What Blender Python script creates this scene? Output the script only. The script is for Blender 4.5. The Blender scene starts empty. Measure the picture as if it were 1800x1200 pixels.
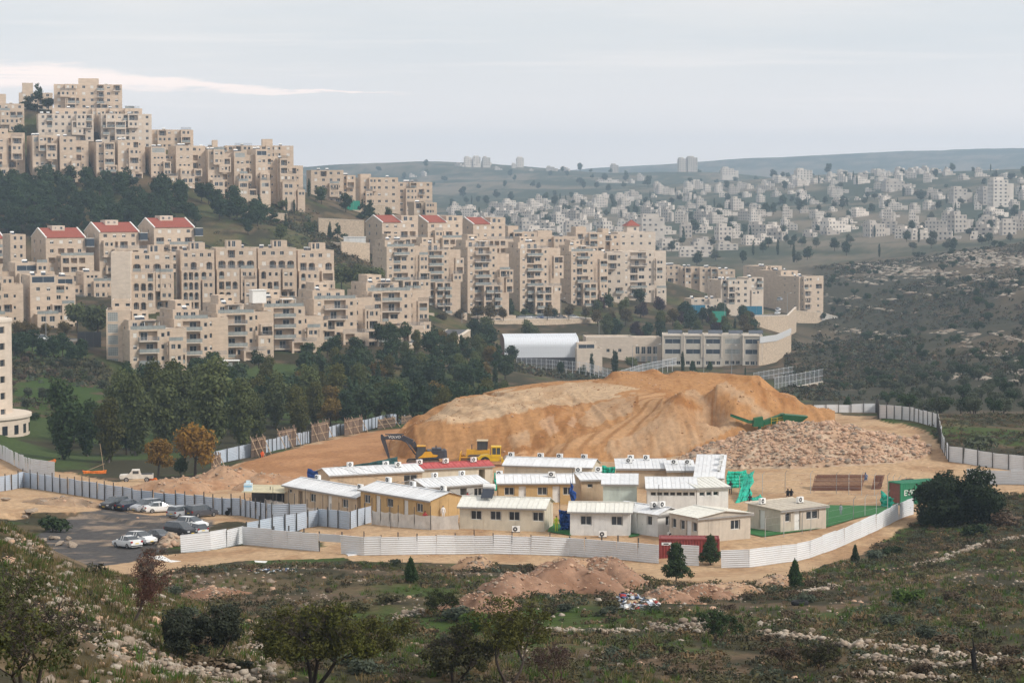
import bpy, math, random
import numpy as np
from mathutils import Vector, Matrix
R = math.radians
rnd = random.Random(7)
scene = bpy.context.scene
COL = scene.collection

# ---------------------------------------------------------------- camera
F = 4250.0                       # focal length in pixels of the 1800 px wide frame
PITCH = math.atan(270 / F)
SP, CP_ = math.sin(PITCH), math.cos(PITCH)
cd = bpy.data.cameras.new('camera'); cam = bpy.data.objects.new('camera', cd); COL.objects.link(cam)
cd.sensor_width = 36; cd.lens = 36 * F / 1800; cd.clip_start = 1; cd.clip_end = 30000
cam.location = (0, 0, 0); cam.rotation_euler = (R(90) - PITCH, 0, 0)
scene.camera = cam

# ---------------------------------------------------------------- world and sun
SUN_EL, SUN_AZ = R(38), R(118)   # azimuth clockwise from the view direction (+Y)
world = bpy.data.worlds.new('World'); scene.world = world; world.use_nodes = True
def build_world():
    nt = world.node_tree; N = nt.nodes; L = nt.links
    N.clear()
    out = N.new('ShaderNodeOutputWorld'); bg = N.new('ShaderNodeBackground'); bg.inputs[1].default_value = 0.1
    sky = N.new('ShaderNodeTexSky'); sky.sky_type = 'NISHITA'; sky.sun_disc = False
    sky.sun_elevation = SUN_EL; sky.sun_rotation = SUN_AZ; sky.altitude = 700; sky.dust_density = 2
    tc = N.new('ShaderNodeTexCoord')
    def noise(scale, sc3, detail=5, rough=.55):
        mp = N.new('ShaderNodeMapping'); mp.inputs['Scale'].default_value = sc3
        nz = N.new('ShaderNodeTexNoise'); nz.inputs['Scale'].default_value = scale
        nz.inputs['Detail'].default_value = detail; nz.inputs['Roughness'].default_value = rough
        L.new(tc.outputs['Generated'], mp.inputs[0]); L.new(mp.outputs[0], nz.inputs[0])
        return nz.outputs[0]
    def ramp(src, a, b):
        m = N.new('ShaderNodeMapRange'); m.interpolation_type = 'SMOOTHSTEP'
        m.inputs[1].default_value = a; m.inputs[2].default_value = b
        L.new(src, m.inputs[0]); return m.outputs[0]
    def mix(f, a, b):
        m = N.new('ShaderNodeMix'); m.data_type = 'RGBA'
        if isinstance(f, float): m.inputs[0].default_value = f
        else: L.new(f, m.inputs[0])
        for i, v in ((6, a), (7, b)):
            if isinstance(v, tuple): m.inputs[i].default_value = (*v, 1)
            else: L.new(v, m.inputs[i])
        return m.outputs[2]
    def math2(op, a, b):
        m = N.new('ShaderNodeMath'); m.operation = op
        for i, v in ((0, a), (1, b)):
            if isinstance(v, (int, float)): m.inputs[i].default_value = v
            else: L.new(v, m.inputs[i])
        return m.outputs[0]
    # an even sheet of high cloud over the clear sky, with streaks in it
    veil = mix(ramp(noise(2.2, (1.2, 1.2, 9), 6), .38, .66), CLOUD_LO, CLOUD_HI)
    base = mix(.9, sky.outputs[0], veil)
    wisps = ramp(noise(5, (1, 1, 26), 7, .6), .52, .74)
    base = mix(math2('MULTIPLY', wisps, .5), base, CLOUD_WISP)
    # the long low bank of pale pink cloud at the left
    sep = N.new('ShaderNodeSeparateXYZ'); L.new(tc.outputs['Generated'], sep.inputs[0])
    az = sep.outputs[0]; el = sep.outputs[2]
    slope = math2('MULTIPLY_ADD', az, 1.0)
    m = slope.node; m.inputs[1].default_value = .035; L.new(el, m.inputs[2])
    wob = math2('MULTIPLY', math2('SUBTRACT', noise(14, (1, 1, 9), 6, .65), .5), .016)
    e2 = math2('ADD', slope, wob)
    # thickness tapers to the right
    thick = math2('MULTIPLY', ramp(az, -.030, -.22), .0054)
    d = math2('ABSOLUTE', math2('SUBTRACT', e2, .0368), 0)
    t = math2('DIVIDE', d, math2('MAXIMUM', thick, .0006))
    streak = math2('MULTIPLY', ramp(t, 1.15, .35), ramp(az, -.036, -.07))
    streak = math2('MULTIPLY', streak, ramp(noise(9, (1, 1, 40), 6, .6), .24, .5))
    base = mix(math2('MULTIPLY', streak, .95), base, CLOUD_PINK)
    base = mix(math2('MULTIPLY', ramp(el, .07, .005), .85), base, CLOUD_HORIZON)
    L.new(base, bg.inputs[0]); L.new(bg.outputs[0], out.inputs[0])
CLOUD_HORIZON = (11.0, 9.7, 9.0)
CLOUD_LO, CLOUD_HI, CLOUD_WISP, CLOUD_PINK = (6.6, 6.75, 6.9), (7.9, 7.6, 7.4), (8.9, 8.3, 7.9), (11.6, 9.5, 8.4)
build_world()
sd = bpy.data.lights.new('sun', 'SUN'); sun = bpy.data.objects.new('sun', sd); COL.objects.link(sun)
sd.energy = 2.5; sd.angle = R(11); sd.color = (1, .93, .84)
_d = Vector((math.sin(SUN_AZ) * math.cos(SUN_EL), math.cos(SUN_AZ) * math.cos(SUN_EL), math.sin(SUN_EL)))
sun.rotation_euler = _d.to_track_quat('Z', 'Y').to_euler(); sun.location = (60, -40, 80)
vs = scene.view_settings
vs.view_transform = 'Standard'; vs.look = 'None'; vs.gamma = 1; vs.exposure = 0.3; vs.use_curve_mapping = False
scene.render.engine = 'CYCLES'
cy = scene.cycles
cy.use_denoising = True; cy.denoiser = 'OPENIMAGEDENOISE'; cy.use_adaptive_sampling = True; cy.adaptive_threshold = .02
cy.max_bounces = 5; cy.diffuse_bounces = 3; cy.glossy_bounces = 2; cy.transmission_bounces = 2; cy.transparent_max_bounces = 6
cy.volume_bounces = 1; cy.caustics_reflective = False; cy.caustics_refractive = False

# ---------------------------------------------------------------- pixel <-> world
def at(px, py, D):
    a = (px - 900) / F; b = (600 - py) / F
    y = b * SP + CP_; z = b * CP_ - SP
    k = D / y
    return Vector((a * k, D, z * k))
def proj(X, Y, Z):
    f = Y * CP_ - Z * SP; u = Y * SP + Z * CP_
    return 900 + F * X / f, 600 - F * u / f

# ---------------------------------------------------------------- value noise (numpy)
_rs = np.random.RandomState(11); _T = _rs.rand(256, 256)
def vnoise(x, y):
    xi = np.floor(x).astype(int); yi = np.floor(y).astype(int); fx = x - xi; fy = y - yi
    fx = fx * fx * (3 - 2 * fx); fy = fy * fy * (3 - 2 * fy)
    a = _T[xi & 255, yi & 255]; b = _T[(xi + 1) & 255, yi & 255]; c = _T[xi & 255, (yi + 1) & 255]; d = _T[(xi + 1) & 255, (yi + 1) & 255]
    return (a * (1 - fx) + b * fx) * (1 - fy) + (c * (1 - fx) + d * fx) * fy
def fbm(x, y, oct=4, gain=.5):
    s = 0; a = 1; t = 0
    for i in range(oct):
        s = s + a * vnoise(x * 2**i + 17.3 * i, y * 2**i + 9.1 * i); t += a; a *= gain
    return s / t - .5
def inpoly(px, py, poly):
    r = np.zeros(np.shape(px), bool); n = len(poly); j = n - 1
    for i in range(n):
        xi, yi = poly[i]; xj, yj = poly[j]
        c = ((yi > py) != (yj > py)) & (px < (xj - xi) * (py - yi) / ((yj - yi) or 1e-9) + xi)
        r ^= c; j = i
    return r
class RBF:
    def __init__(s, P, Z, smooth=0.0):
        P = np.array(P, float); n = len(P); s.P = P
        A = np.zeros((n + 3, n + 3)); d = np.sqrt(((P[:, None] - P[None])**2).sum(-1))
        A[:n, :n] = -d + np.eye(n) * smooth
        A[:n, n] = 1; A[:n, n+1:] = P; A[n, :n] = 1; A[n+1:, :n] = P.T
        s.w = np.linalg.solve(A, np.concatenate([np.array(Z, float), [0, 0, 0]]))
    def __call__(s, u, v):
        u = np.asarray(u, float); v = np.asarray(v, float); sh = u.shape; u = u.ravel(); v = v.ravel()
        out = np.empty(len(u)); n = len(s.P)
        for i in range(0, len(u), 20000):
            a = u[i:i+20000]; b = v[i:i+20000]
            d = np.sqrt((a[:, None] - s.P[None, :, 0])**2 + (b[:, None] - s.P[None, :, 1])**2)
            out[i:i+20000] = -d @ s.w[:n] + s.w[n] + s.w[n+1] * a + s.w[n+2] * b
        return out.reshape(sh)

# ---------------------------------------------------------------- object helpers
def tag(o, label=None, cat=None, group=None, kind=None):
    if label: o['label'] = label
    if cat: o['category'] = cat
    if group: o['group'] = group
    if kind: o['kind'] = kind
    return o
def empty(name, loc, rz=0, label=None, cat=None, group=None):
    o = bpy.data.objects.new(name, None); COL.objects.link(o); o.empty_display_size = .1
    o.location = loc; o.rotation_euler = (0, 0, rz)
    return tag(o, label, cat, group)
def put(name, me, parent=None, loc=(0, 0, 0), rot=(0, 0, 0), sc=(1, 1, 1)):
    o = bpy.data.objects.new(name, me); COL.objects.link(o); o.parent = parent
    o.location = loc; o.rotation_euler = rot
    o.scale = sc if hasattr(sc, '__len__') else (sc, sc, sc)
    return o
def copy_tree(o, parent=None):
    c = o.copy(); COL.objects.link(c); c.parent = parent
    for ch in KIDS(o): copy_tree(ch, c)
    return c
def KIDS(o): return [x for x in o.children]
class MB:
    """collects faces; build() links them as one mesh object"""
    def __init__(s): s.v = []; s.f = []; s.m = []
    def face(s, pts, m=0):
        b = len(s.v); s.v.extend([tuple(p) for p in pts]); s.f.append(tuple(range(b, b + len(pts)))); s.m.append(m)
    def box(s, x0, y0, z0, x1, y1, z1, m=0, M=None):
        P = [(x0,y0,z0),(x1,y0,z0),(x1,y1,z0),(x0,y1,z0),(x0,y0,z1),(x1,y0,z1),(x1,y1,z1),(x0,y1,z1)]
        if M is not None: P = [tuple(M @ Vector(p)) for p in P]
        b = len(s.v); s.v.extend(P)
        for f in ((0,3,2,1),(4,5,6,7),(0,1,5,4),(1,2,6,5),(2,3,7,6),(3,0,4,7)):
            s.f.append(tuple(b + i for i in f)); s.m.append(m)
        return s
    def hexa(s, P, m=0):
        b = len(s.v); s.v.extend([tuple(p) for p in P])
        for f in ((0,3,2,1),(4,5,6,7),(0,1,5,4),(1,2,6,5),(2,3,7,6),(3,0,4,7)):
            s.f.append(tuple(b + i for i in f)); s.m.append(m)
        return s
    def tube(s, a, b, r0, r1=None, n=6, m=0, cap=True):
        a = Vector(a); b = Vector(b); r1 = r0 if r1 is None else r1
        d = (b - a)
        if d.length < 1e-6: return s
        d.normalize(); u = d.orthogonal().normalized(); w = d.cross(u)
        k = len(s.v)
        for c, r in ((a, r0), (b, r1)):
            for i in range(n):
                t = 2 * math.pi * i / n; s.v.append(tuple(c + u * math.cos(t) * r + w * math.sin(t) * r))
        for i in range(n):
            j = (i + 1) % n; s.f.append((k + i, k + j, k + n + j, k + n + i)); s.m.append(m)
        if cap:
            s.f.append(tuple(k + n - 1 - i for i in range(n))); s.m.append(m)
            s.f.append(tuple(k + n + i for i in range(n))); s.m.append(m)
        return s
    def prism(s, poly, axis, a, b, m=0):
        """poly of 2-D points extruded along axis 'x','y' or 'z' from a to b (poly counter-clockwise seen from +axis)"""
        def P(p, t):
            return (t, p[0], p[1]) if axis == 'x' else ((p[0], t, p[1]) if axis == 'y' else (p[0], p[1], t))
        n = len(poly); k = len(s.v)
        s.v.extend([P(p, a) for p in poly]); s.v.extend([P(p, b) for p in poly])
        flip = (axis == 'y')
        def add(f): s.f.append(tuple(reversed(f)) if flip else tuple(f)); s.m.append(m)
        add([k + n - 1 - i for i in range(n)]); add([k + n + i for i in range(n)])
        for i in range(n):
            j = (i + 1) % n; add([k + i, k + j, k + n + j, k + n + i])
        return s
    def mesh(s, name, mats, smooth=False):
        me = bpy.data.meshes.new(name); me.from_pydata(s.v, [], s.f)
        for mt in (mats if isinstance(mats, (list, tuple)) else [mats]): me.materials.append(mt)
        if max(s.m or [0]): me.polygons.foreach_set('material_index', s.m)
        if smooth: me.polygons.foreach_set('use_smooth', [True] * len(s.f))
        me.update(); return me
    def build(s, name, mats, parent=None, smooth=False, loc=(0,0,0), rot=(0,0,0)):
        return put(name, s.mesh(name, mats, smooth), parent, loc, rot)

# ---------------------------------------------------------------- materials
MATS = {}
def mat(name, col=(.5, .5, .5), rough=.85, var=.12, scale=2.0, bump=0.0, metal=0.0, spec=.3, obj_var=0.0, attr=None, trans=0.0, stretch=(1, 1, 1), dirt=None, dirt_amt=0.0, emit=None):
    if name in MATS: return MATS[name]
    m = bpy.data.materials.new(name); MATS[name] = m; m.use_nodes = True
    nt = m.node_tree; N = nt.nodes; L = nt.links; N.clear()
    out = N.new('ShaderNodeOutputMaterial'); b = N.new('ShaderNodeBsdfPrincipled')
    b.inputs['Roughness'].default_value = rough; b.inputs['Metallic'].default_value = metal
    b.inputs['Specular IOR Level'].default_value = spec
    L.new(b.outputs[0], out.inputs[0])
    tc = N.new('ShaderNodeTexCoord'); mp = N.new('ShaderNodeMapping'); mp.inputs['Scale'].default_value = stretch
    L.new(tc.outputs['Object'], mp.inputs[0])
    if attr:
        c = N.new('ShaderNodeAttribute'); c.attribute_name = attr; cur = c.outputs['Color']
    else:
        c = N.new('ShaderNodeRGB'); c.outputs[0].default_value = (*col, 1); cur = c.outputs[0]
    def mul(cur, f):
        x = N.new('ShaderNodeMix'); x.data_type = 'RGBA'; x.blend_type = 'MULTIPLY'; x.inputs[0].default_value = 1
        L.new(cur, x.inputs[6]); L.new(f, x.inputs[7]); return x.outputs[2]
    nz = None
    if var or bump:
        nz = N.new('ShaderNodeTexNoise'); nz.inputs['Scale'].default_value = scale; nz.inputs['Detail'].default_value = 6; nz.inputs['Roughness'].default_value = .65
        L.new(mp.outputs[0], nz.inputs[0])
    if var:
        mr = N.new('ShaderNodeMapRange'); mr.inputs[1].default_value = .3; mr.inputs[2].default_value = .7
        mr.inputs[3].default_value = 1 - var; mr.inputs[4].default_value = 1 + var
        L.new(nz.outputs[0], mr.inputs[0]); cur = mul(cur, mr.outputs[0])
    if dirt:
        n2 = N.new('ShaderNodeTexNoise'); n2.inputs['Scale'].default_value = scale * .35; n2.inputs['Detail'].default_value = 8; n2.inputs['Roughness'].default_value = .7
        m2 = N.new('ShaderNodeMapping'); m2.inputs['Scale'].default_value = (2.2, 2.2, .35); L.new(tc.outputs['Object'], m2.inputs[0]); L.new(m2.outputs[0], n2.inputs[0])
        r2 = N.new('ShaderNodeMapRange'); r2.inputs[1].default_value = .5; r2.inputs[2].default_value = .75; r2.inputs[4].default_value = dirt_amt
        L.new(n2.outputs[0], r2.inputs[0])
        x = N.new('ShaderNodeMix'); x.data_type = 'RGBA'; L.new(r2.outputs[0], x.inputs[0]); L.new(cur, x.inputs[6]); x.inputs[7].default_value = (*dirt, 1); cur = x.outputs[2]
    if obj_var:
        oi = N.new('ShaderNodeObjectInfo'); mr = N.new('ShaderNodeMapRange'); mr.inputs[3].default_value = 1 - obj_var; mr.inputs[4].default_value = 1 + obj_var
        L.new(oi.outputs['Random'], mr.inputs[0]); cur = mul(cur, mr.outputs[0])
    L.new(cur, b.inputs['Base Color'])
    if bump:
        bp = N.new('ShaderNodeBump'); bp.inputs['Strength'].default_value = min(1, bump); bp.inputs['Distance'].default_value = .1 * max(1, bump)
        L.new(nz.outputs[0], bp.inputs['Height']); L.new(bp.outputs[0], b.inputs['Normal'])
    if trans:
        tr = N.new('ShaderNodeBsdfTranslucent'); L.new(cur, tr.inputs[0]); mx = N.new('ShaderNodeMixShader'); mx.inputs[0].default_value = trans
        L.new(b.outputs[0], mx.inputs[1]); L.new(tr.outputs[0], mx.inputs[2]); L.new(mx.outputs[0], out.inputs[0])
    return m
# ================================================================ TERRAIN
CPTS = [(0,1200,72),(220,1200,86),(420,1192,104),(600,1200,110),(900,1200,112),(1200,1200,114),(1500,1200,114),(1800,1200,112),
 (0,1060,98),(110,1120,96),(0,920,138),(60,955,135),(120,1000,130),(200,1062,122),(300,1125,113),
 (560,1130,140),(700,1130,140),(900,1130,138),(1200,1130,140),(1500,1130,138),(1800,1130,134),
 (520,1060,178),(700,1060,178),(950,1070,172),(1200,1065,178),(1500,1060,178),(1800,1040,180),
 (450,1005,212),(700,1005,215),(950,1010,212),(1200,1020,213),(1450,1005,215),(1700,970,232),(1800,950,238),
 (150,990,240),(300,985,242),(450,985,242),(600,980,243),(800,975,246),(1000,978,246),(1150,998,236),(1300,1005,232),(1450,985,240),(1550,945,252),(1600,915,262),
 (200,965,258),(300,915,284),(210,900,302),(120,880,305),(330,945,268),(90,955,264),(0,900,290),
 (0,862,325),(180,880,312),(300,898,300),(430,905,292),
 (560,925,270),(700,925,264),(800,930,259),(1000,940,255),(1110,940,255),(1230,955,247),(1320,945,252),(1450,927,262),(1560,905,266),
 (640,905,282),(900,880,300),(1060,886,298),(1220,888,298),(1350,900,285),
 (480,880,305),(560,850,328),(745,816,362),(880,814,362),(1100,812,362),(1180,808,360),
 (1300,860,315),(1400,865,312),(1550,860,315),(1500,828,330),(1650,822,330),(1620,872,295),(1770,852,305),(1800,855,300),
 (1450,722,425),(1545,740,380),(1655,772,352),(1670,800,340),(1800,825,330),
 (100,840,345),(240,846,365),(330,835,385),(400,820,385),(440,808,385),(500,792,400),(560,778,422),(640,762,452),(720,745,485),
 (600,800,385),(680,775,415),(1400,735,400),
 (180,690,605),(330,672,620),(460,655,640),(560,640,660),(650,620,680),(740,605,705),
 (20,725,480),(100,690,540),(100,650,590),(160,640,610),(30,605,635),(100,600,640),(0,760,430),(0,600,640),(100,580,690),
 (60,575,700),(130,560,715),(830,562,900),(900,560,925),(1000,556,945),(1050,553,960),(900,590,880),(1000,588,880),
 (900,632,805),(1020,632,820),(1060,645,830),(1150,642,850),(1340,640,845),(1390,625,860),
 (900,660,740),(1000,670,720),(870,640,760),(1060,668,760),(1370,700,745),(1447,692,740),
 (1420,660,780),(1480,640,850),(1540,690,720),(1600,700,620),(1700,720,520),(1800,730,460),(1800,690,560),(1650,660,720),(1800,640,700),
 (1500,618,950),(1650,590,900),(1800,580,850),(1500,540,1150),(1650,520,1120),(1800,500,1050),(1480,490,1350),(1600,470,1350),(1800,450,1250),(1800,425,1400),(1650,445,1480),(1400,468,1450),(1480,458,1500),
 (1350,550,1140),(1450,555,1150),(1480,612,1060),(1300,535,1080),(1200,520,1060),(1100,540,1000),(1150,600,900),(1250,580,930),(1300,560,1000),(1390,612,950),(1450,618,1000),
 (0,400,880),(200,400,880),(400,390,905),(500,395,930),(560,420,890),(620,430,920),(0,335,950),(200,335,955),(350,345,965),(450,360,985),(520,350,1010),(600,360,1060),(720,378,1110),(650,400,1000),
 (0,230,1000),(100,215,1020),(260,260,1000),(330,300,990),(0,190,1080),(130,190,1060),
 (700,480,960),(850,490,1000),(1000,480,1060),(1120,470,1100),
 (900,460,1500),(1200,432,1700),(1200,395,2000),(1200,360,2500),(1200,325,3500),(1250,302,4000),(1100,305,4000),(1100,330,3300),
 (820,282,4500),(860,282,4600),(750,292,4300),(690,300,4250),(800,335,3500),(700,338,3500),(880,312,4000),(650,307,4200),(950,292,4400),(1000,302,4300),(1000,318,3600),(900,350,2800),(900,400,2000),(1000,350,2700),(1000,400,2000),
 (1400,312,3200),(1500,306,3000),(1650,302,2800),(1720,302,2750),(1800,310,2600),(1800,350,2200),(1650,350,2300),(1650,400,1900),(1500,360,2300),(1500,420,1800),(1350,440,1650),(1350,380,2100),(1350,330,2900),(1790,400,1700),
 (1100,298,6400),(1200,287,6400),(1300,279,6500),(1500,271,6700),(1600,270,6700),(1700,261,6900),(1800,258,6900),(900,318,6400),(700,318,6400),(1040,306,6400)]
HPTS = [(0,190,-33),(100,190,-33.5),(300,160,-31.8),(200,170,-31.5),(-200,160,-19),(-200,110,-13),(-200,75,-8),
 (800,480,-47),(1000,480,-46),(1200,460,-44),(100,430,-48),(300,450,-49),(500,480,-50),(300,540,-50),(500,560,-51),(700,600,-51),(850,650,-53),(1300,700,-57),(1450,560,-52),
 (230,750,-37),(400,750,-37),(580,760,-38),(100,835,-33),(300,835,-32),(600,800,-33),(560,830,-27),(700,850,-45),(650,760,-44),
 (0,1250,10),(300,1200,-12),(600,1300,-45),(760,1250,-38),(900,1150,-45),(1100,1220,-52),(-300,1000,30),(-300,700,-30),(-300,600,-40),(-300,450,-48),
 (-300,3000,-20),(300,3000,-30),(0,5400,30),(0,6600,60),(2100,6800,120),(2100,2500,10),(2100,1300,-22),(2100,800,-36),(2100,400,-40),(2100,250,-36),(2100,150,-27),(2100,115,-21),
 (1450,5400,10),(1700,5400,10),(1100,5600,0),(800,5600,0),(1300,4700,-10),(1700,4000,-10),(1500,4500,-10),
 (300,8500,20),(900,8500,20),(1500,8500,40),(2100,8500,40)]
_P, _Z = [], []
for px, py, D in CPTS:
    p = at(px, py, D); _P.append((p.x / D, math.log(D))); _Z.append(p.z)
for px, D, z in HPTS:
    _P.append(((px - 900) / F, math.log(D))); _Z.append(z)
for u in (-.5, -.25, 0, .25, .5):
    for D, z in ((3, -1.9), (12, -4.2), (35, -9.2)):
        _P.append((u, math.log(D))); _Z.append(z if u > -.4 else z + D * .06)
GROUND = RBF(_P, _Z, .004)
# flat worked ground (yard, park lot, tracks): polygons in frame pixels, with the range of distance they lie in
YARD = [(-60,905),(150,900),(300,930),(430,915),(520,925),(620,990),(1150,1000),(1270,1010),(1460,990),(1610,915),(1640,870),(1800,862),(1900,850),(1900,818),(1670,805),(1640,765),(1540,735),(1440,722),(1300,735),(1100,760),(720,742),(560,775),(430,812),(340,842),(200,846),(90,825),(0,800),(-60,800)]
TRACK = [(110,1000),(250,1012),(420,985),(560,985),(700,978),(880,968),(1010,970),(1075,1000),(1150,1022),(1290,1028),(1420,1006),(1510,975),(1570,940),(1610,905),(1600,885),(1560,900),(1480,945),(1400,975),(1270,1000),(1150,990),(1100,985),(600,960),(430,958),(320,972),(200,980)]
LOT = [(100,985),(60,940),(120,905),(185,893),(260,905),(345,905),(380,915),(345,945),(300,962),(240,985),(150,1003)]
def relief(x, y, px, py):
    d = np.sqrt(x * x + y * y)
    flat = (inpoly(px, py, YARD) & (d > 215) & (d < 470)) | (inpoly(px, py, TRACK) & (d > 200))
    amp = np.where(d < 230, .75, np.where(d < 700, 1.2, np.where(d < 1250, np.where(px > 1440, 6.5, 2.2), np.clip(d * .0042, 3, 16))))
    sc = np.where(d < 230, .11, np.where(d < 1250, .035, .0036))
    n = fbm(x * .11, y * .11, 4) * (d < 230) + fbm(x * .035, y * .035, 4) * ((d >= 230) & (d < 1250)) + fbm(x * .0036, y * .0036, 6, .55) * (d >= 1250)
    return np.where(flat, .10 * fbm(x * .3, y * .3, 3), n * amp * np.clip((d - 40) / 60, 0, 1))
def HH(x, y):
    x = np.asarray(x, float); y = np.asarray(y, float)
    z = GROUND(x / y, np.log(y))
    px, py = proj(x, y, z)
    return z + relief(x, y, px, py)
def H(x, y): return float(HH(np.array([x]), np.array([y]))[0])
def col_at(px, D):
    x = (px - 900) / F * D
    return Vector((x, D, H(x, D)))
def gp(px, py, d0=60, d1=2600, n=500):
    """where the line of sight through a pixel meets the ground"""
    for it in range(2):
        D = np.geomspace(d0, d1, n)
        a = (px - 900) / F; b = (600 - py) / F; y = b * SP + CP_; zz = (b * CP_ - SP) / y
        X = a / y * D; Z = zz * D
        below = Z <= HH(X, D)
        i = int(np.argmax(below)) if below.any() else n - 1
        if i == 0: break
        d0, d1 = D[i-1], D[i]; n = 24
    return Vector((X[i], D[i], H(X[i], D[i])))

def grid_mesh(name, X, Y, Z, colr, material, smooth=True):
    nr, nc = X.shape
    me = bpy.data.meshes.new(name)
    co = np.stack([X, Y, Z], -1).reshape(-1, 3).astype(np.float32)
    me.vertices.add(nr * nc); me.vertices.foreach_set('co', co.ravel())
    i, j = np.meshgrid(np.arange(nr - 1), np.arange(nc - 1), indexing='ij'); a = (i * nc + j).ravel()
    q = np.stack([a, a + 1, a + nc + 1, a + nc], -1).astype(np.int32)
    me.loops.add(q.size); me.loops.foreach_set('vertex_index', q.ravel())
    me.polygons.add(len(q)); me.polygons.foreach_set('loop_start', np.arange(0, q.size, 4, dtype=np.int32))
    me.polygons.foreach_set('loop_total', np.full(len(q), 4, np.int32))
    me.polygons.foreach_set('use_smooth', np.full(len(q), smooth))
    me.update(calc_edges=True); me.validate()
    at_ = me.attributes.new('Col', 'FLOAT_COLOR', 'POINT')
    c4 = np.concatenate([colr.reshape(-1, 3), np.ones((nr * nc, 1))], 1).astype(np.float32)
    at_.data.foreach_set('color', c4.ravel())
    me.materials.append(material); return me

C_ = lambda *a: np.array(a, float)
SOIL, SCRUB, GRASS, DRY = C_(.115,.08,.05), C_(.042,.038,.02), C_(.042,.074,.013), C_(.125,.092,.048)
DIRT, DIRT2, CINDER, ROCK = C_(.44,.30,.18), C_(.35,.22,.125), C_(.075,.07,.068), C_(.48,.42,.35)
def lerp(a, b, t): return a + (b - a) * t[..., None]
def sst(x, a, b):
    t = np.clip((x - a) / (b - a), 0, 1); return t * t * (3 - 2 * t)
def build_ground():
    D = np.concatenate([np.geomspace(2.5, 62, 24)[:-1], np.geomspace(62, 236, 190)[:-1], np.linspace(236, 430, 270)[:-1], np.geomspace(430, 1150, 170)[:-1], np.geomspace(1150, 8500, 180)])
    U = np.linspace(-.33, .33, 420)
    Dg, Ug = np.meshgrid(D, U, indexing='ij'); X = Ug * Dg; Y = Dg
    Z = GROUND(Ug, np.log(Dg)); px, py = proj(X, Y, Z); d = np.sqrt(X**2 + Y**2)
    Z = Z + relief(X, Y, px, py)
    jx = px + 14 * fbm(X * .25, Y * .25, 3); jy = py + 9 * fbm(X * .3 + 50, Y * .12, 3)
    yard = inpoly(jx, jy, YARD) & (d > 225) & (d < 470); track = inpoly(jx, jy, TRACK) & (d > 205) & (d < 300); lot = inpoly(jx, jy, LOT) & (d > 235) & (d < 330)
    n1 = fbm(X * .05, Y * .05, 5); n2 = fbm(X * .21 + 40, Y * .14, 5); n3 = fbm(X * .5, Y * .5, 3)
    near = d < 225
    col = lerp(np.broadcast_to(SCRUB, X.shape + (3,)), np.broadcast_to(SOIL, X.shape + (3,)), sst(n2, -.05, .16))
    col = lerp(col, np.broadcast_to(GRASS, X.shape + (3,)), sst(n1 + .5 * n2, .03, .16) * np.where(d < 450, .85, .5))
    col = lerp(col, np.broadcast_to(DRY, X.shape + (3,)), sst(fbm(X * .09 + 9, Y * .09, 4), .08, .2) * .6)
    # far country: dull olive slopes, pale cut ground
    far = sst(d, 1150, 1700)
    fc = lerp(np.broadcast_to(C_(.045,.056,.034), X.shape + (3,)), np.broadcast_to(C_(.17,.14,.10), X.shape + (3,)), sst(fbm(X * .012, Y * .009, 7, .72), -.06, .16))
    col = lerp(col, fc, far)
    # lime rock lying bare on the slope to the right
    hill = inpoly(jx * 1. + 60 * n1, jy, [(1400,470),(1560,450),(1800,425),(2200,400),(2200,745),(1690,748),(1440,715),(1400,600)]) & (d > 440) & (d < 1600)
    hc = lerp(np.broadcast_to(C_(.048,.045,.028), X.shape + (3,)), np.broadcast_to(C_(.10,.078,.05), X.shape + (3,)), sst(fbm(X * .03, Y * .015, 5, .6), -.05, .15))
    col = np.where(hill[..., None], hc, col)
    # stony ground on the near spur, turned red earth heaps
    spur = (d < 160) & (px < 520) & (Z > -26)
    col = np.where(spur[..., None], lerp(col, np.broadcast_to(C_(.20,.145,.095), X.shape + (3,)), sst(n2 + .8 * n3, -.05, .15) * .75), col)
    # green bank below the street at the left, park lawns
    bank = inpoly(jx, jy, [(20,640),(120,640),(190,670),(180,720),(60,740),(15,720)]) & (d > 420) & (d < 640)
    col = np.where(bank[..., None], lerp(np.broadcast_to(GRASS * .9, X.shape + (3,)), np.broadcast_to(SOIL * .8, X.shape + (3,)), sst(n2, .06, .2)), col)
    park = (d + 60 * n1 > 390) & (d + 90 * n1 < 640) & (jx + 300 * n1 < 800) & ~yard & ~bank
    col = np.where(park[..., None], lerp(np.broadcast_to(C_(.05,.075,.022), X.shape + (3,)), np.broadcast_to(SCRUB, X.shape + (3,)), sst(n1, -.1, .1)), col)
    dc = lerp(np.broadcast_to(DIRT, X.shape + (3,)), np.broadcast_to(DIRT2, X.shape + (3,)), sst(n2 + .5 * n3, -.08, .2))
    orange = inpoly(jx, jy, [(400,835),(440,808),(560,778),(760,735),(900,740),(900,820),(560,850),(470,860)]) & (d > 320) & (d < 500)
    oc = lerp(np.broadcast_to(C_(.40,.21,.10), X.shape + (3,)), np.broadcast_to(C_(.33,.165,.075), X.shape + (3,)), sst(n2, -.1, .15))
    col = np.where((yard | track)[..., None], dc, col); col = np.where((orange & yard)[..., None], oc, col)
    col = np.where(lot[..., None], lerp(np.broadcast_to(CINDER, X.shape + (3,)), np.broadcast_to(C_(.25,.19,.14), X.shape + (3,)), sst(n2 + .7 * n3, -.02, .2)), col)
    # worn wheel lines on the track
    m = mat('ground', attr='Col', rough=.97, var=.32, scale=1.6, bump=.6, spec=.1)
    me = grid_mesh('ground', X, Y, Z, np.clip(col, 0, 1), m)
    tag(put('ground', me), 'scrubby hillside and valley floor running out to the hazy ridges', kind='structure')
build_ground()
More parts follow.
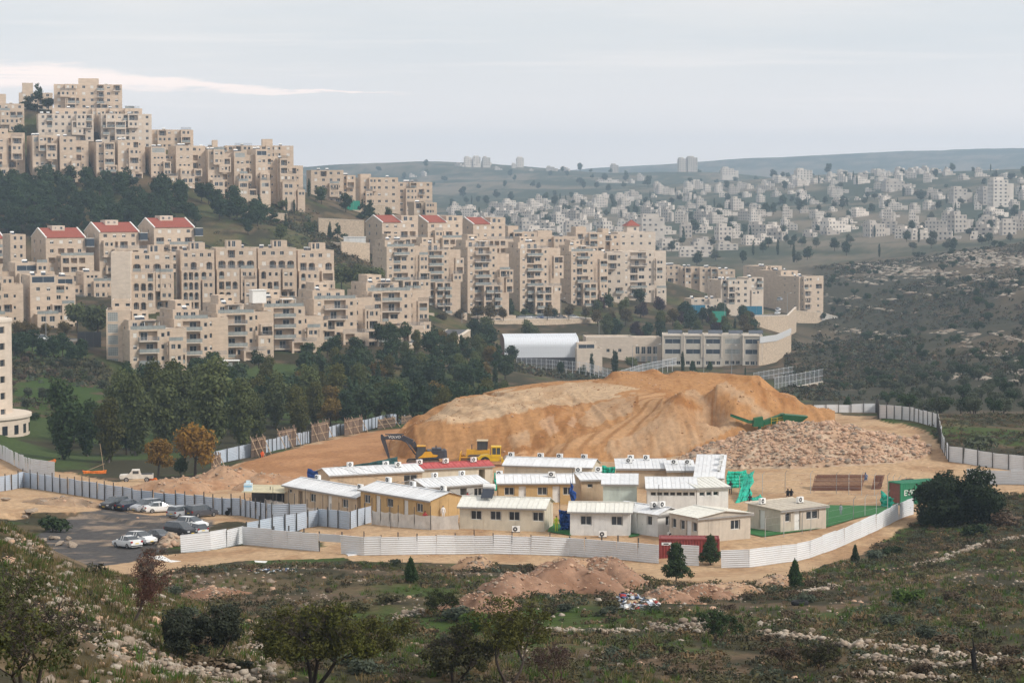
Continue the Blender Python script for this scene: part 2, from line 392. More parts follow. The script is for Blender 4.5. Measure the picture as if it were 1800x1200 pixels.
# ================================================================ APARTMENT BLOCKS
STONE = mat('jerusalem_stone', (.545, .435, .335), .9, .15, .9, dirt=(.36, .25, .17), dirt_amt=.35, obj_var=.05, stretch=(.5, .5, 1.4))
STONE2 = mat('pale_stone', (.60, .51, .42), .9, .12, .9, dirt=(.42, .33, .25), dirt_amt=.3, obj_var=.05, stretch=(.5, .5, 1.4))
TRIM = mat('stone_trim', (.64, .56, .47), .9, .08, 2)
ROOFTOP = mat('roof_screed', (.55, .50, .44), .95, .2, .8)
GLASS = mat('window_glass', (.035, .042, .05), .12, .4, .35, spec=.6, obj_var=.6)
GLASSB = mat('balcony_glass', (.26, .28, .27), .3, .2, .4, spec=.6)
FRAME = mat('window_frame', (.62, .61, .58), .5, .05, 2)
SHUT = mat('roller_shutter', (.66, .63, .58), .7, .05, 3)
DARKMET = mat('dark_metal', (.05, .05, .055), .5, .1, 3, spec=.4)
RAILGREY = mat('grey_railing', (.22, .235, .25), .5, .1, 3)
REDTILE = mat('red_roof_tile', (.27, .07, .045), .8, .3, 3, bump=.3)
WHITEP = mat('white_paint', (.78, .77, .74), .6, .06, 2)
TANKW = mat('white_tank', (.80, .80, .78), .4, .05, 2)
PANEL = mat('solar_panel', (.02, .025, .04), .15, .1, 2, spec=.7)
AWN = mat('awning_dark', (.03, .03, .033), .8, .1, 2)
BLUEGL = mat('blue_glazing', (.025, .04, .06), .35, .2, .5, spec=.6)
_WIN = {}
def win_mesh(kind, w, h):
    k = (kind, round(w, 1), round(h, 1))
    if k in _WIN: return _WIN[k]
    b = MB(); w, h = k[1], k[2]; f = .07
    gm = {'w': 0, 't': 0, 'sh': 0, 'hs': 0, 'door': 0, 'g': 3, 'bg': 4}[kind]
    b.face([(0, .06, 0), (w, .06, 0), (w, .06, h), (0, .06, h)], gm)
    b.box(0, .0, 0, w, .06, f, 1); b.box(0, .0, h - f, w, .06, h, 1); b.box(0, 0, f, f, .06, h - f, 1); b.box(w - f, 0, f, w, .06, h - f, 1)
    if kind in ('w', 'hs', 'bg', 'door') and w > .9: b.box(w / 2 - .03, .002, f, w / 2 + .03, .058, h - f, 1)
    if kind == 'sh': b.box(f, -.02, f + .02, w - f, .05, h - f, 2)
    if kind == 'hs': b.box(f, -.02, h * .55, w - f, .05, h - f, 2)
    if kind == 'g':
        for i in range(1, max(2, int(w / .5))): x = w * i / max(2, int(w / .5)); b.box(x - .03, .01, f, x + .03, .055, h - f, 1)
        for i in range(1, max(2, int(h / .5))): z = h * i / max(2, int(h / .5)); b.box(f, .008, z - .03, w - f, .057, z + .03, 1)
    me = b.mesh('window', [GLASS, FRAME, SHUT, GLASSB, BLUEGL]); _WIN[k] = me; return me
_RAIL = {}
def rail_mesh(kind, w, h=1.0):
    k = (kind, round(w, 1), h)
    if k in _RAIL: return _RAIL[k]
    b = MB(); w = k[1]; m = {'glass': 0, 'bars': 1, 'stone': 2, 'dark': 3}[kind]
    if kind == 'stone': b.box(0, 0, 0, w, .12, h, 2)
    elif kind == 'glass':
        b.box(0, .02, .08, w, .05, h - .06, 0); b.box(0, 0, h - .06, w, .07, h, 1)
        for i in range(int(w / 1.5) + 1): x = min(w - .05, i * 1.5); b.box(x, -.01, 0, x + .05, .08, h - .06, 1)
    else:
        b.box(0, 0, h - .06, w, .06, h, m); b.box(0, 0, .05, w, .06, .1, m)
        n = max(2, int(w / .22))
        for i in range(n + 1): x = (w - .06) * i / n; b.box(x, .01, .1, x + .06, .05, h - .06, m)
    me = b.mesh('railing', [GLASSB, RAILGREY, STONE, DARKMET]); _RAIL[k] = me; return me
FACE = {'f': (0, lambda v: (v[0], v[2])), 'l': (-math.pi / 2, lambda v: (v[0], v[3])), 'r': (math.pi / 2, lambda v: (v[1], v[2])), 'b': (math.pi, lambda v: (v[1], v[3]))}
class Block:
    def __init__(s, name, label, loc, rz, cat='apartment building', group=None, stone=None, seed=0):
        s.root = empty(name, loc, rz, label, cat, group); s.wall = MB(); s.stone = stone or STONE; s.r = random.Random(seed); s.label = label
    def vol(s, x0, x1, y0, y1, z0, z1, f=(), l=(), r=(), parapet=.5, found=0):
        v = (x0, x1, y0, y1); b = s.wall
        for side, ops in (('f', f), ('l', l), ('r', r), ('b', ())):
            rot, org = FACE[side]; ox, oy = org(v); c, sn = math.cos(rot), math.sin(rot)
            W = (x1 - x0) if side in 'fb' else (y1 - y0)
            T = lambda a, d, z: (ox + a * c - d * sn, oy + a * sn + d * c, z)
            ops = [o for o in ops if o[0] > .05 and o[0] + o[2] < W - .05 and z0 + o[1] + o[3] < z1 - .02 and o[1] >= 0]
            S = sorted({0, W, *[o[0] for o in ops], *[o[0] + o[2] for o in ops]}); Zs = sorted({z0 - found, z1, *[z0 + o[1] for o in ops], *[z0 + o[1] + o[3] for o in ops]})
            for zi in range(len(Zs) - 1):
                za, zb = Zs[zi], Zs[zi + 1]; zm = (za + zb) / 2 - z0; run = None
                for si in range(len(S) - 1):
                    sm = (S[si] + S[si + 1]) / 2
                    hole = any(o[0] < sm < o[0] + o[2] and o[1] < zm < o[1] + o[3] for o in ops)
                    if not hole and run is None: run = S[si]
                    if hole and run is not None: b.face([T(run, 0, za), T(S[si], 0, za), T(S[si], 0, zb), T(run, 0, zb)]); run = None
                if run is not None: b.face([T(run, 0, za), T(W, 0, za), T(W, 0, zb), T(run, 0, zb)])
            for o in ops: s.opening(T, rot, z0, *o)
        p = parapet
        if p:
            t = .22; zr = z1 - p
            i0, i1, j0, j1 = x0 + t, x1 - t, y0 + t, y1 - t
            for q in ([(x0,y0),(x1,y0),(i1,j0),(i0,j0)], [(x1,y0),(x1,y1),(i1,j1),(i1,j0)], [(x1,y1),(x0,y1),(i0,j1),(i1,j1)], [(x0,y1),(x0,y0),(i0,j0),(i0,j1)]):
                b.face([(*a, z1) for a in q], 1); b.face([(*q[3], z1), (*q[2], z1), (*q[2], zr), (*q[3], zr)])
            b.face([(i0, j0, zr), (i1, j0, zr), (i1, j1, zr), (i0, j1, zr)], 2)
        else: b.face([(x0, y0, z1), (x1, y0, z1), (x1, y1, z1), (x0, y1, z1)], 2)
    def opening(s, T, rot, z0, a, z, w, h, kind):
        b = s.wall; z += z0; rec = {'w': .2, 'sh': .14, 'hs': .2, 't': .22, 'g': .08, 'bg': .1, 'l': 1.6, 'a': 1.5, 'd': 2.2, 'b': 1.3, 'v': 1.8, 'x': .3}[kind]
        P = [T(a, 0, z), T(a + w, 0, z), T(a + w, 0, z + h), T(a, 0, z + h)]; Q = [T(a, rec, z), T(a + w, rec, z), T(a + w, rec, z + h), T(a, rec, z + h)]
        for i in range(4):
            j = (i + 1) % 4; b.face([P[j], P[i], Q[i], Q[j]])
        rz = (0, 0, rot)
        if kind in ('w', 'sh', 'hs', 't', 'g', 'bg'):
            put('window', win_mesh(kind, w, h), s.root, T(a, rec - .06, z), rz)
            if kind in ('w', 'hs') and s.r.random() < .25:
                b.box(0, 0, 0, .01, .01, .01)
            return
        b.face(Q, 3 if kind == 'x' else 0)
        if kind == 'x': return
        if kind == 'a':
            n = 5; r = h * .28
            for side in (0, 1):
                cor = T(a + (w if side else 0), 0, z + h); pts = []
                for i in range(n + 1):
                    t = math.pi / 2 * i / n; ss = w / 2 * (1 - math.cos(t)); zz = z + h - r + r * math.sin(t)
                    pts.append(T(a + (w - ss if side else ss), 0, zz))
                for i in range(n): b.face([cor, pts[i], pts[i + 1]] if not side else [cor, pts[i + 1], pts[i]])
        if kind in ('l', 'a', 'b') and w > 1.0:
            dw = min(w * .62, 1.9); dh = min(h - .25, 2.1)
            put('window', win_mesh('door', dw, dh), s.root, T(a + (w - dw) * s.r.choice((.25, .5, .75)), rec - .07, z + .04), rz)
            rk = s.r.choice(('glass', 'bars', 'bars', 'dark')) if kind != 'b' else s.r.choice(('glass', 'glass', 'bars'))
            if kind == 'b':
                pr = 1.2; bx = MB(); bx.box(-.15, -pr, -.22, w + .15, -.004, 0)
                bo = bx.build('balcony', [TRIM], s.root, loc=T(a, 0, z), rot=rz)
                put('railing', rail_mesh(rk, w + .3), bo, (-.15, -pr, .0))
                for xx, q in ((-.15, math.pi / 2), (w + .15, math.pi / 2)): put('railing', rail_mesh(rk, pr - .1), bo, (xx + (.08 if xx < 0 else 0), -pr + .07, 0), (0, 0, q))
            else: put('railing', rail_mesh(rk, w), s.root, T(a, .08, z), rz)
    def part(s, name, mats, fn, parent=None):
        b = MB(); fn(b); return b.build(name, mats, parent or s.root)
    def terrace_rail(s, x0, x1, y, z, kind='glass', rot=0):
        put('railing', rail_mesh(kind, x1 - x0), s.root, (x0, y, z), (0, 0, rot))
    def roof_kit(s, x0, x1, y0, y1, z, n=3):
        for i in range(n):
            x = s.r.uniform(x0, max(x0 + .1, x1 - 2)); y = s.r.uniform(y0, max(y0 + .1, y1 - 2))
            me = roof_tank_mesh(); put('solar_water_heater', me, s.root, (x, y, z), (0, 0, s.r.uniform(-.4, .4)))
    def bays(s, x0, x1, h, st, n, kinds='wwhsbl'):
        r = s.r; ns = max(1, int(h / st))
        for i in range(n):
            bw = r.uniform(3, 4.6)
            if x1 - x0 < bw + .6: return
            x = r.uniform(x0, x1 - bw); k0 = r.randint(0, max(0, ns - 2)); k1 = min(ns, k0 + r.randint(1, 4)); pr = r.uniform(1.45, 2.3) + i * .04; f = []
            for k in range(k1 - k0):
                q = r.choice(kinds)
                if q in 'bl': f.append((.4, k * st + .2, bw - .8, 2.2, 'l'))
                else: f += [(bw * .14, k * st + .95, 1.1, 1.25, {'w': 'w', 'h': 'hs', 's': 'sh'}[q]), (bw * .6, k * st + .95, .9, 1.25, 'w')]
            z0 = k0 * st if k0 else 0
            s.vol(x, x + bw, -pr, .012, z0, k1 * st, f=f, l=[(.4, k * st + 1, .7, .9, 't') for k in range(k1 - k0)], parapet=.5, found=9 if not k0 else 0)
            if not k0 or r.random() < .5: s.terrace_rail(x, x + bw, -pr + .05, k1 * st - .02, r.choice(('bars', 'dark', 'glass')))
            if k0: s.wall.face([(x, -pr, z0), (x, .0, z0), (x + bw, .0, z0), (x + bw, -pr, z0)])
    def done(s):
        s.wall.build('wall', [s.stone, TRIM, ROOFTOP, GLASS], s.root); return s.root
_RT = []
def roof_tank_mesh():
    if not _RT:
        b = MB(); b.tube((0, .6, 1.15), (1.3, .6, 1.15), .3, n=8, m=0)
        b.hexa([(0,-.9,.1),(1.3,-.9,.1),(1.3,-.84,.06),(0,-.84,.06),(0,.3,.95),(1.3,.3,.95),(1.3,.36,.9),(0,.36,.9)], 1)
        for x in (.1, 1.15): b.box(x, .55, 0, x + .06, .61, .9, 2); b.box(x, -.85, 0, x + .06, -.79, .1, 2)
        _RT.append(b.mesh('solar_water_heater', [TANKW, PANEL, DARKMET]))
    return _RT[0]
def place(pxl, pyb, D, pxr, th, pyt):
    """front left corner on a line of sight, facade length from the right pixel column, height from the top row"""
    A = at(pxl, pyb, D); t = R(th); a = (pxr - 900) / F
    # A + w*(cos,sin) lies in column pxr:  x = a*(y*CP - z*SP)
    w = (a * (A.y * CP_ - A.z * SP) - A.x) / (math.cos(t) - a * math.sin(t) * CP_)
    h = at(pxl, pyt, D).z - A.z
    return A, t, w, h
def cols(r, n, W, ww, h=1.25, sill=1.0, kinds=('w', 'w', 'hs', 'sh'), z=0, m=.6):
    g = (W - 2 * m) / n
    return [(m + g * i + (g - ww) / 2, z + sill, ww, h, r.choice(kinds)) for i in range(n)]
def small_side(r, W, ns, st, z0=0):
    o = []
    c = sorted(r.sample([.18, .38, .6, .8], 2))
    for k in range(ns):
        for q in c:
            if r.random() < .8: o.append((W * q, z0 + k * st + 1.3, .7, .8, 't'))
    return o
def block_balcony(label, pxl, pyb, D, pxr, th, pyt, dep=16, seed=1, pent=True, st=3.0, group='apartment blocks with balconies', base=True, stone=None, low=False):
    A, t, w, h = place(pxl, pyb, D, pxr, th, pyt); r = random.Random(seed)
    B = Block('apartment_block', label, A, t, group=group, stone=stone, seed=seed)
    ns = max(2, round(h / st)); st = h / ns; W1 = w * .84
    f = []; xa, xb = W1 * .24, W1 * .74
    for k in range(ns):
        z = k * st
        f += [(W1 * .09, z + 1.0, 1.0, 1.2, r.choice(('w', 'hs', 'sh'))), (W1 * .84, z + 1.0, .9, 1.1, r.choice(('w', 't')))]
        if r.random() < .3 and k < ns - 1: f.append((xa, z + .15, (xb - xa) * .48, 2.5, 'l')); f.append((xa + (xb - xa) * .56, z + .9, (xb - xa) * .34, 1.4, 'w'))
        else: f.append((xa, z + .15, xb - xa, 2.45, 'b'))
    B.vol(0, W1, 0, dep, 0, h, f=f, l=small_side(r, dep, ns, st), found=9)
    f2 = []
    for k in range(ns): f2 += [(.7, k * st + .9, 1.2, 1.3, r.choice(('w', 'hs', 't')))]
    B.vol(W1 - .01, w + 4.5, 4, dep - .5, 0, h - st * r.choice((0, 0, 1)), f=f2, found=9)
    if pent:
        ph = 2.9; x0, x1 = W1 * .06, W1 * .8
        B.vol(x0, x1, 3.2, dep - 1, h - .5, h - .5 + ph, f=cols(r, 3, x1 - x0, 1.3, 1.9, .25, ('w', 'bg', 'sh', 'g')), l=[(3, .6, 1, 1.2, 't')])
        B.terrace_rail(.3, W1 - .3, .25, h - .02, r.choice(('glass', 'glass', 'bars')))
        if r.random() < .6:
            px_ = r.uniform(.2, .5) * W1
            B.part('pergola', [WHITEP, AWN], lambda b: (b.box(px_, .5, h + 2.0, px_ + 4, 3.1, h + 2.1, r.choice((0, 1))), b.box(px_, .55, h - .5, px_ + .1, .65, h + 2), b.box(px_ + 3.9, .55, h - .5, px_ + 4, .65, h + 2)))
        B.vol(x0 + 2, x0 + 6.5, dep * .45, dep - 2, h + ph - 1.1, h + ph + 1.6, f=[(.5, 1.3, 1.1, .7, 't'), (2.8, 1.3, 1.1, .7, 't')])
        B.roof_kit(x0 + 1, x1 - 1, 4, dep * .5, h - 1 + ph, r.choice((1, 2, 3)))
    B.bays(0, W1 * .3, h, st, 1); B.bays(W1, w + 4, h - st, st, 2)
    if low:
        k2 = max(2, ns // 2); lx, lw = W1 * r.uniform(.3, .5), W1 * .62; fl = []
        for k in range(k2): fl += [(lw * .1, k * st + .15, lw * .34, 2.4, 'b' if k % 2 else 'l'), (lw * .55, k * st + .15, lw * .34, 2.4, r.choice('bl'))]
        B.vol(lx, lx + lw, -2.4, .01, 0, k2 * st, f=fl, l=[(.6, k * st + 1, .8, 1, 't') for k in range(k2)], found=9); B.terrace_rail(lx, lx + lw, -2.3, k2 * st - .02, 'bars')
        B.vol(-1.5, w + 3, -5, -2.39, -3.5, .2, f=[(1.5 + 3.1 * i, .6, 2.2, 2.2, r.choice('vwl')) for i in range(int(w / 3.1))], found=6)
    if base:
        bw = w * .5; bx = w * .5; bh = min(5.2, h * .36)
        fo = [(.6, .3, bw * .36, 2.3, 'v'), (bw * .5, .3, bw * .36, 2.3, 'l')] + ([(.6, 3.0, bw * .36, 1.9, 'v')] if bh > 5 else [])
        B.vol(bx, bx + bw, -3.2, .01, 0, bh, f=fo, l=[(.5, .3, 2.0, 2.2, 'v')], found=9)
        B.terrace_rail(bx, bx + bw, -3.1, bh, 'bars')
    return B.done()
def block_arch(label, pxl, pyb, D, pxr, th, pyt, dep=14, seed=1, group='apartment blocks with arched loggias', st=3.0):
    A, t, w, h = place(pxl, pyb, D, pxr, th, pyt); r = random.Random(seed)
    B = Block('apartment_block', label, A, t, group=group, seed=seed)
    ns = max(2, round(h / st)); st = h / ns
    # three set-back layers: lower storeys stand further forward
    n1 = max(1, ns - 2)
    def row(z, W, n, arch):
        o = []; g = (W - .8) / n
        for i in range(n):
            k = r.choice('aaawls' if arch else 'wwslh'); s0 = .4 + g * i
            if k in 'al': o.append((s0 + g * .12, z + .15, min(2.6, g * .76), 2.35, k))
            else: o.append((s0 + g * .3, z + 1, min(1.5, g * .45), 1.2, {'w': 'w', 's': 'sh', 'h': 'hs'}[k]))
        return o
    Wa = w * .55
    n = max(3, round(Wa / 3.3))
    f = sum([row(k * st, Wa, n, True) for k in range(n1)], [])
    B.vol(0, Wa, -2.6, dep, 0, n1 * st, f=f, l=small_side(r, dep + 2.6, n1, st), found=9)
    B.terrace_rail(.3, Wa - .3, -2.4, n1 * st - .02, 'bars'); B.bays(Wa, w, n1 * st, st, 2)
    nb = max(2, round((w - Wa) / 3.3))
    B.vol(Wa - .01, w, 0, dep, 0, (n1) * st + .01, f=sum([row(k * st, w - Wa, nb, True) for k in range(n1)], []), found=9)
    B.vol(.05, w - .05, .3, dep - .1, n1 * st - .5, h, f=sum([row(k * st + .5, w - .1, max(4, round(w / 3)), k == 0) for k in range(ns - n1)], []), l=small_side(r, dep, ns - n1, st), found=0)
    px_ = w * r.uniform(.25, .5)
    B.vol(px_, px_ + 4.6, 2, 7, h - .5, h + 2.3, f=[(.4, .8, .8, 1.9, 't'), (1.6, .8, 1.1, 1.9, 'bg')])
    B.part('awning', [AWN], lambda b: b.hexa([(px_ + 4.7, 2.2, h + 1.0), (px_ + 7.2, 1.2, h + .6), (px_ + 7.2, 5, h + .6), (px_ + 4.7, 5, h + 1.0), (px_ + 4.7, 2.2, h + 1.7), (px_ + 7.0, 2.2, h + .7), (px_ + 7.0, 5, h + .7), (px_ + 4.7, 5, h + 1.7)]))
    B.roof_kit(1, w - 2, 2, dep - 3, h - .5, 2)
    return B.done()
def block_gable(label, pxl, pyb, D, pxr, th, pyt, dep=13, seed=1, group='apartment blocks with red tiled roofs', st=3.0, dormer=True, blue=False, rx=(0, 1), rh=3.1):
    """pyt is the eave row; the ridge runs along the facade, its gable end looks left"""
    A, t, w, h = place(pxl, pyb, D, pxr, th, pyt); r = random.Random(seed)
    B = Block('gabled_apartment_block', label, A, t, group=group, seed=seed)
    ns = max(2, round(h / st)); st = h / ns; n = max(3, round(w / 3.6))
    f = []
    for k in range(ns):
        g = (w - 1) / n
        for i in range(n):
            q = r.choice('wwshlld' if k < ns - 1 else 'wwsh')
            if q == 'l': f.append((.5 + g * i + g * .1, k * st + .15, g * .8, 2.3, 'l'))
            elif q == 'd': f.append((.5 + g * i + g * .15, k * st + .4, g * .7, 2.0, 'v'))
            else: f.append((.5 + g * i + g * .3, k * st + 1, min(1.3, g * .4), 1.2, {'w': 'w', 's': 'sh', 'h': 'hs'}[q]))
    l = []
    for k in range(ns): l += [(dep * .18, k * st + .9, 1.1, 1.4, r.choice(('w', 'sh', 'bg'))), (dep * .62, k * st + 1, .9, 1.2, r.choice(('w', 't')))]
    B.vol(0, w, 0, dep, 0, h, f=f, l=l, parapet=0, found=9)
    yr = dep * .55
    B.bays(0, w, h - st, st, 2)
    if rx != (0, 1): B.vol(w * rx[1], w + .3, .4, dep - .4, h - .3, h + 2.6, f=[(1, .9, 1.6, 1.6, 'bg'), (3.6, .9, 1.2, 1.3, 'w')])
    B.wall.prism([(0, h + .002), (dep, h + .002), (yr, h + rh)], 'x', .0, w * rx[1] - .02)
    def roof(b):
        o = .25; tk = .16
        sl = rh / yr
        for (ya, za, yb_, zb) in ((-o, h - o * sl, yr, h + rh), (dep + o, h - o * rh / (dep - yr), yr, h + rh)):
            xa, xe = w * rx[0] + .35, w * rx[1] - .35; b.hexa([(xa, ya, za + .02), (xe, ya, za + .02), (xe, yb_, zb + .02), (xa, yb_, zb + .02), (xa, ya, za + tk), (xe, ya, za + tk), (xe, yb_, zb + tk), (xa, yb_, zb + tk)], 0)
            for x in (w * rx[0] - .1, w * rx[1] - .36):
                b.hexa([(x, ya, za + .03), (x + .46, ya, za + .03), (x + .46, yb_, zb + .03), (x, yb_, zb + .03), (x, ya, za + tk + .16), (x + .46, ya, za + tk + .16), (x + .46, yb_, zb + tk + .16), (x, yb_, zb + tk + .16)], 1)
    ro = B.part('roof', [REDTILE, WHITEP], roof)
    if dormer:
        d = MB(); x0 = w * .3; x1 = w * .62; d.box(x0, yr - 2.6, h + 1.2, x1, yr + 2.2, h + rh + .9, 0)
        do = d.build('dormer', [STONE2], ro)
        for q in (.15, .62): put('window', win_mesh('bg', .9, .9), do, (x0 + (x1 - x0) * q, yr - 2.66, h + rh - .35))
    # lower terraces stepping forward and down
    B.vol(w * .28, w + 1.5, -4, .01, 0, h - 2 * st, f=sum([[(.6 + i * 2.9, k * st + .5, 2.2, 1.8, r.choice('vvl')) for i in range(int((w * .72) / 2.9))] for k in range(max(1, ns - 2))], []), l=[(.8, st * k + 1, 1.6, 1.2, 'w') for k in range(max(1, ns - 2))], found=9)
    B.terrace_rail(w * .28, w + 1.4, -3.9, h - 2 * st, r.choice(('bars', 'glass')))
    if blue: B.part('glazed_balcony', [BLUEGL, FRAME], lambda b: (b.box(w - .2, -1.5, h - st, w + 2.6, 2, h - .4, 0), b.box(w - .25, -1.55, h - .4, w + 2.65, 2.05, h - .25, 1), b.box(w - .25, -1.55, h - st - .15, w + 2.65, 2.05, h - st, 1)))
    return B.done()
def block_step(label, pxl, pyb, D, pxr, th, pyt, dep=13, seed=1, group='stepped stone apartment blocks', st=3.0, fwd=True, kit=2):
    """tall plain front with rows of three small windows, low terraces in front"""
    A, t, w, h = place(pxl, pyb, D, pxr, th, pyt); r = random.Random(seed)
    B = Block('apartment_block', label, A, t, group=group, seed=seed)
    ns = max(2, round(h / st)); st = h / ns; W1 = w * .62; f = []
    for k in range(ns):
        c = r.choice((2, 2, 3)); ww = .9 if c == 3 else 1.1
        if k == ns - 1 and r.random() < .6: f.append((.5, k * st + .6, W1 - 1, 1.8, 'g' if r.random() < .4 else 'bg'))
        else: f += cols(r, c, W1, ww, 1.1 if c == 2 else .8, 1, ('w', 'w', 'sh', 'hs') if c == 2 else ('t',), k * st, .8)
    B.vol(0, W1, 0, dep, 0, h, f=f, l=small_side(r, dep, ns, st), found=9)
    f2 = []
    for k in range(ns): f2 += [(.6, k * st + .2, max(1.2, (w - W1) * .5), 2.2, r.choice('llwv')), ((w - W1) * .72, k * st + 1.1, .7, .9, 't')]
    f2 = [(a, b_ + (.9 if k == 'w' else 0), min(c, 1.3) if k == 'w' else c, 1.2 if k == 'w' else d, k) for a, b_, c, d, k in f2]
    B.vol(W1 - .01, w + 1.5, 3, dep - .2, 0, h - r.choice((0, 1.5, 3)), f=f2, found=9)
    B.bays(W1 * .1, w + 1, h, st, 3)
    if fwd:
        bh = st * 2; B.vol(W1 * .15, W1 * .95, -4.5, .01, 0, bh, f=cols(r, 2, W1 * .8, 1.2, 1.2, 1, ('w', 'w', 'sh')) + cols(r, 2, W1 * .8, 1.5, 1.6, .6, ('g', 'bg', 'w'), z=st), found=9)
        B.terrace_rail(W1 * .15, W1 * .95, -4.4, bh - .02, r.choice(('bars', 'dark', 'glass')))
    B.roof_kit(.5, W1 - 1, 1, dep - 3, h - .5, kit)
    return B.done()
def block_plain(label, pxl, pyb, D, pxr, th, pyt, dep=14, seed=1, st=3.0, n=None, head=None, group='upper apartment blocks', balc=.25, stone=None, name='apartment_block', side=True):
    A, t, w, h = place(pxl, pyb, D, pxr, th, pyt); r = random.Random(seed)
    B = Block(name, label, A, t, group=group, seed=seed, stone=stone)
    ns = max(1, round(h / st)); st = h / ns; n = n or max(2, round(w / 3.4)); f = []
    g = (w - 1) / n
    kindcol = [r.choice('bwwwsw') if r.random() < .8 else 'b' for _ in range(n)]
    for k in range(ns):
        for i in range(n):
            q = kindcol[i] if r.random() < .75 else r.choice('wshb')
            if q == 'b' and r.random() > balc * 3: q = 'w'
            if q == 'b': f.append((.5 + g * i + g * .1, k * st + .15, g * .8, 2.3, 'b' if r.random() < .6 else 'l'))
            else: f.append((.5 + g * i + g * .3, k * st + 1, min(1.3, g * .42), 1.2, {'w': 'w', 's': 'sh', 'h': 'hs'}[q]))
    B.vol(0, w, 0, dep, 0, h, f=f, l=small_side(r, dep, ns, st) if side else [], r=small_side(r, dep, ns, st), found=9)
    B.bays(.3, w - .3, h, st, max(1, int(w / 6)))
    if head:
        a, b_, hh = head; B.vol(w * a, w * b_, 2, dep * .7, h - .5, h + hh)
    B.roof_kit(1, w - 2, 2, dep - 3, h - .5, r.choice((1, 2, 3)))
    return B.done()

ORD = ['first', 'second', 'third', 'fourth', 'fifth', 'sixth', 'seventh', 'eighth', 'ninth', 'tenth', 'eleventh']
# ---- front row, right below the wood line
FR = [(229, 683, 622, 307, 580, 'first front-row block, nearest the green bank, balconies on its right half'), (307, 667, 640, 381, 561, 'second front-row block from the left, white pergola at its foot'),
      (383, 650, 655, 462, 551, 'third front-row block from the left, behind the leafy park trees'), (464, 633, 672, 550, 540, 'fourth front-row block from the left, white slanted awning on its roof'),
      (552, 617, 690, 642, 526, 'fifth front-row block from the left, white water tanks on its roof'), (646, 604, 708, 738, 512, 'last front-row block at the right end, above the curved street')]
for i, (pl, pb, D, pr, pt, lb) in enumerate(FR):
    block_balcony('stone apartment ' + lb if 'apartment' not in lb else lb, pl, pb, D, pr, 24, pt, 17, seed=40 + i, group='front row of apartment blocks')
# stair wing at the left end of the front row
A, t, w, h = place(188, 690, 628, 231, 8, 545)
B = Block('stair_wing', 'pale end wing of the front row with tall glass-block stair windows', A, t, seed=3)
B.vol(0, w, 0, 14, 0, h, f=[(.4, 3 * k + .6, 2.6, 2.3, 'g') for k in range(int(h / 3))] + [(w * .72, 3 * k + 1, 1.1, 1.2, 'w') for k in range(int(h / 3) - 1)], l=[(8, 3 * k + 1, .9, 1.4, 'w') for k in range(int(h / 3))], found=9)
B.vol(1.5, w, 5, 13, h - .5, h + 2.4, f=[(.6, 1.2, 1.2, .8, 't'), (3.4, 1.2, 1.2, .8, 't')])
B.done()
# ---- second row at the far left
block_step('stepped stone block at the left picture edge above the parked street cars', -40, 592, 690, 36, 22, 492, 13, 61, group='blocks above the left street')
block_step('stepped stone block with a dark roof terrace behind the street kiosk', 54, 585, 700, 128, 22, 484, 13, 62, group='blocks above the left street')
for i, (pl, pb, D, pr, pt) in enumerate([(100, 575, 770, 150, 486), (148, 575, 775, 196, 478), (-35, 570, 760, 30, 470), (28, 570, 765, 92, 462)]):
    block_step('stone infill block between the red roofs and the left street, %s from the left' % ORD[(2, 3, 0, 1)[i]], pl, pb, D, pr, 22, pt, 12, seed=64 + i, group='infill blocks below the red roofs', kit=2)
# ---- arched row
AR = [(230, 545, 735, 306, 445, 'first of the arched row, beside the blank pale stair tower'), (318, 545, 742, 378, 440, 'second of the arched row'), (380, 545, 750, 452, 436, 'third of the arched row, black awning on its roof'),
      (454, 545, 757, 522, 436, 'fourth of the arched row, next to its right end'), (524, 548, 764, 588, 440, 'fifth and last of the arched row, at the terraced garden')]
for i, (pl, pb, D, pr, pt, lb) in enumerate(AR):
    block_arch('arched-loggia block, ' + lb, pl, pb, D, pr, 14, pt, 14, seed=70 + i)
A, t, w, h = place(196, 560, 728, 230, 5, 443)
B = Block('stair_tower', 'blank pale stone stair tower at the left end of the arched row', A, t, stone=STONE2, seed=4)
B.vol(0, w, 0, 12, 0, h, l=[(4, 3 * k + 1, .8, 1, 't') for k in range(5)], found=9); B.done()
# ---- red roofs, left
for i, (pl, pb, D, pr, pt, lb, th) in enumerate([(-62, 560, 815, 10, 420, 'red-roofed stone block cut by the left picture edge', 30), (82, 560, 825, 152, 418, 'red-roofed stone block, leftmost of the three whole ones', 30), (176, 555, 832, 246, 408, 'red-roofed stone block, middle of the three whole ones', 30), (272, 550, 840, 343, 400, 'red-roofed stone block, highest and rightmost of the left three', 30)]):
    block_gable(lb, pl, pb, D, pr, th, pt, 15, seed=90 + i, blue=i > 0)
block_plain('tall plain stone tower block beside the leftmost red roofs', 20, 565, 800, 47, 24, 412, 12, 99, n=2, group='tower blocks', balc=.1)
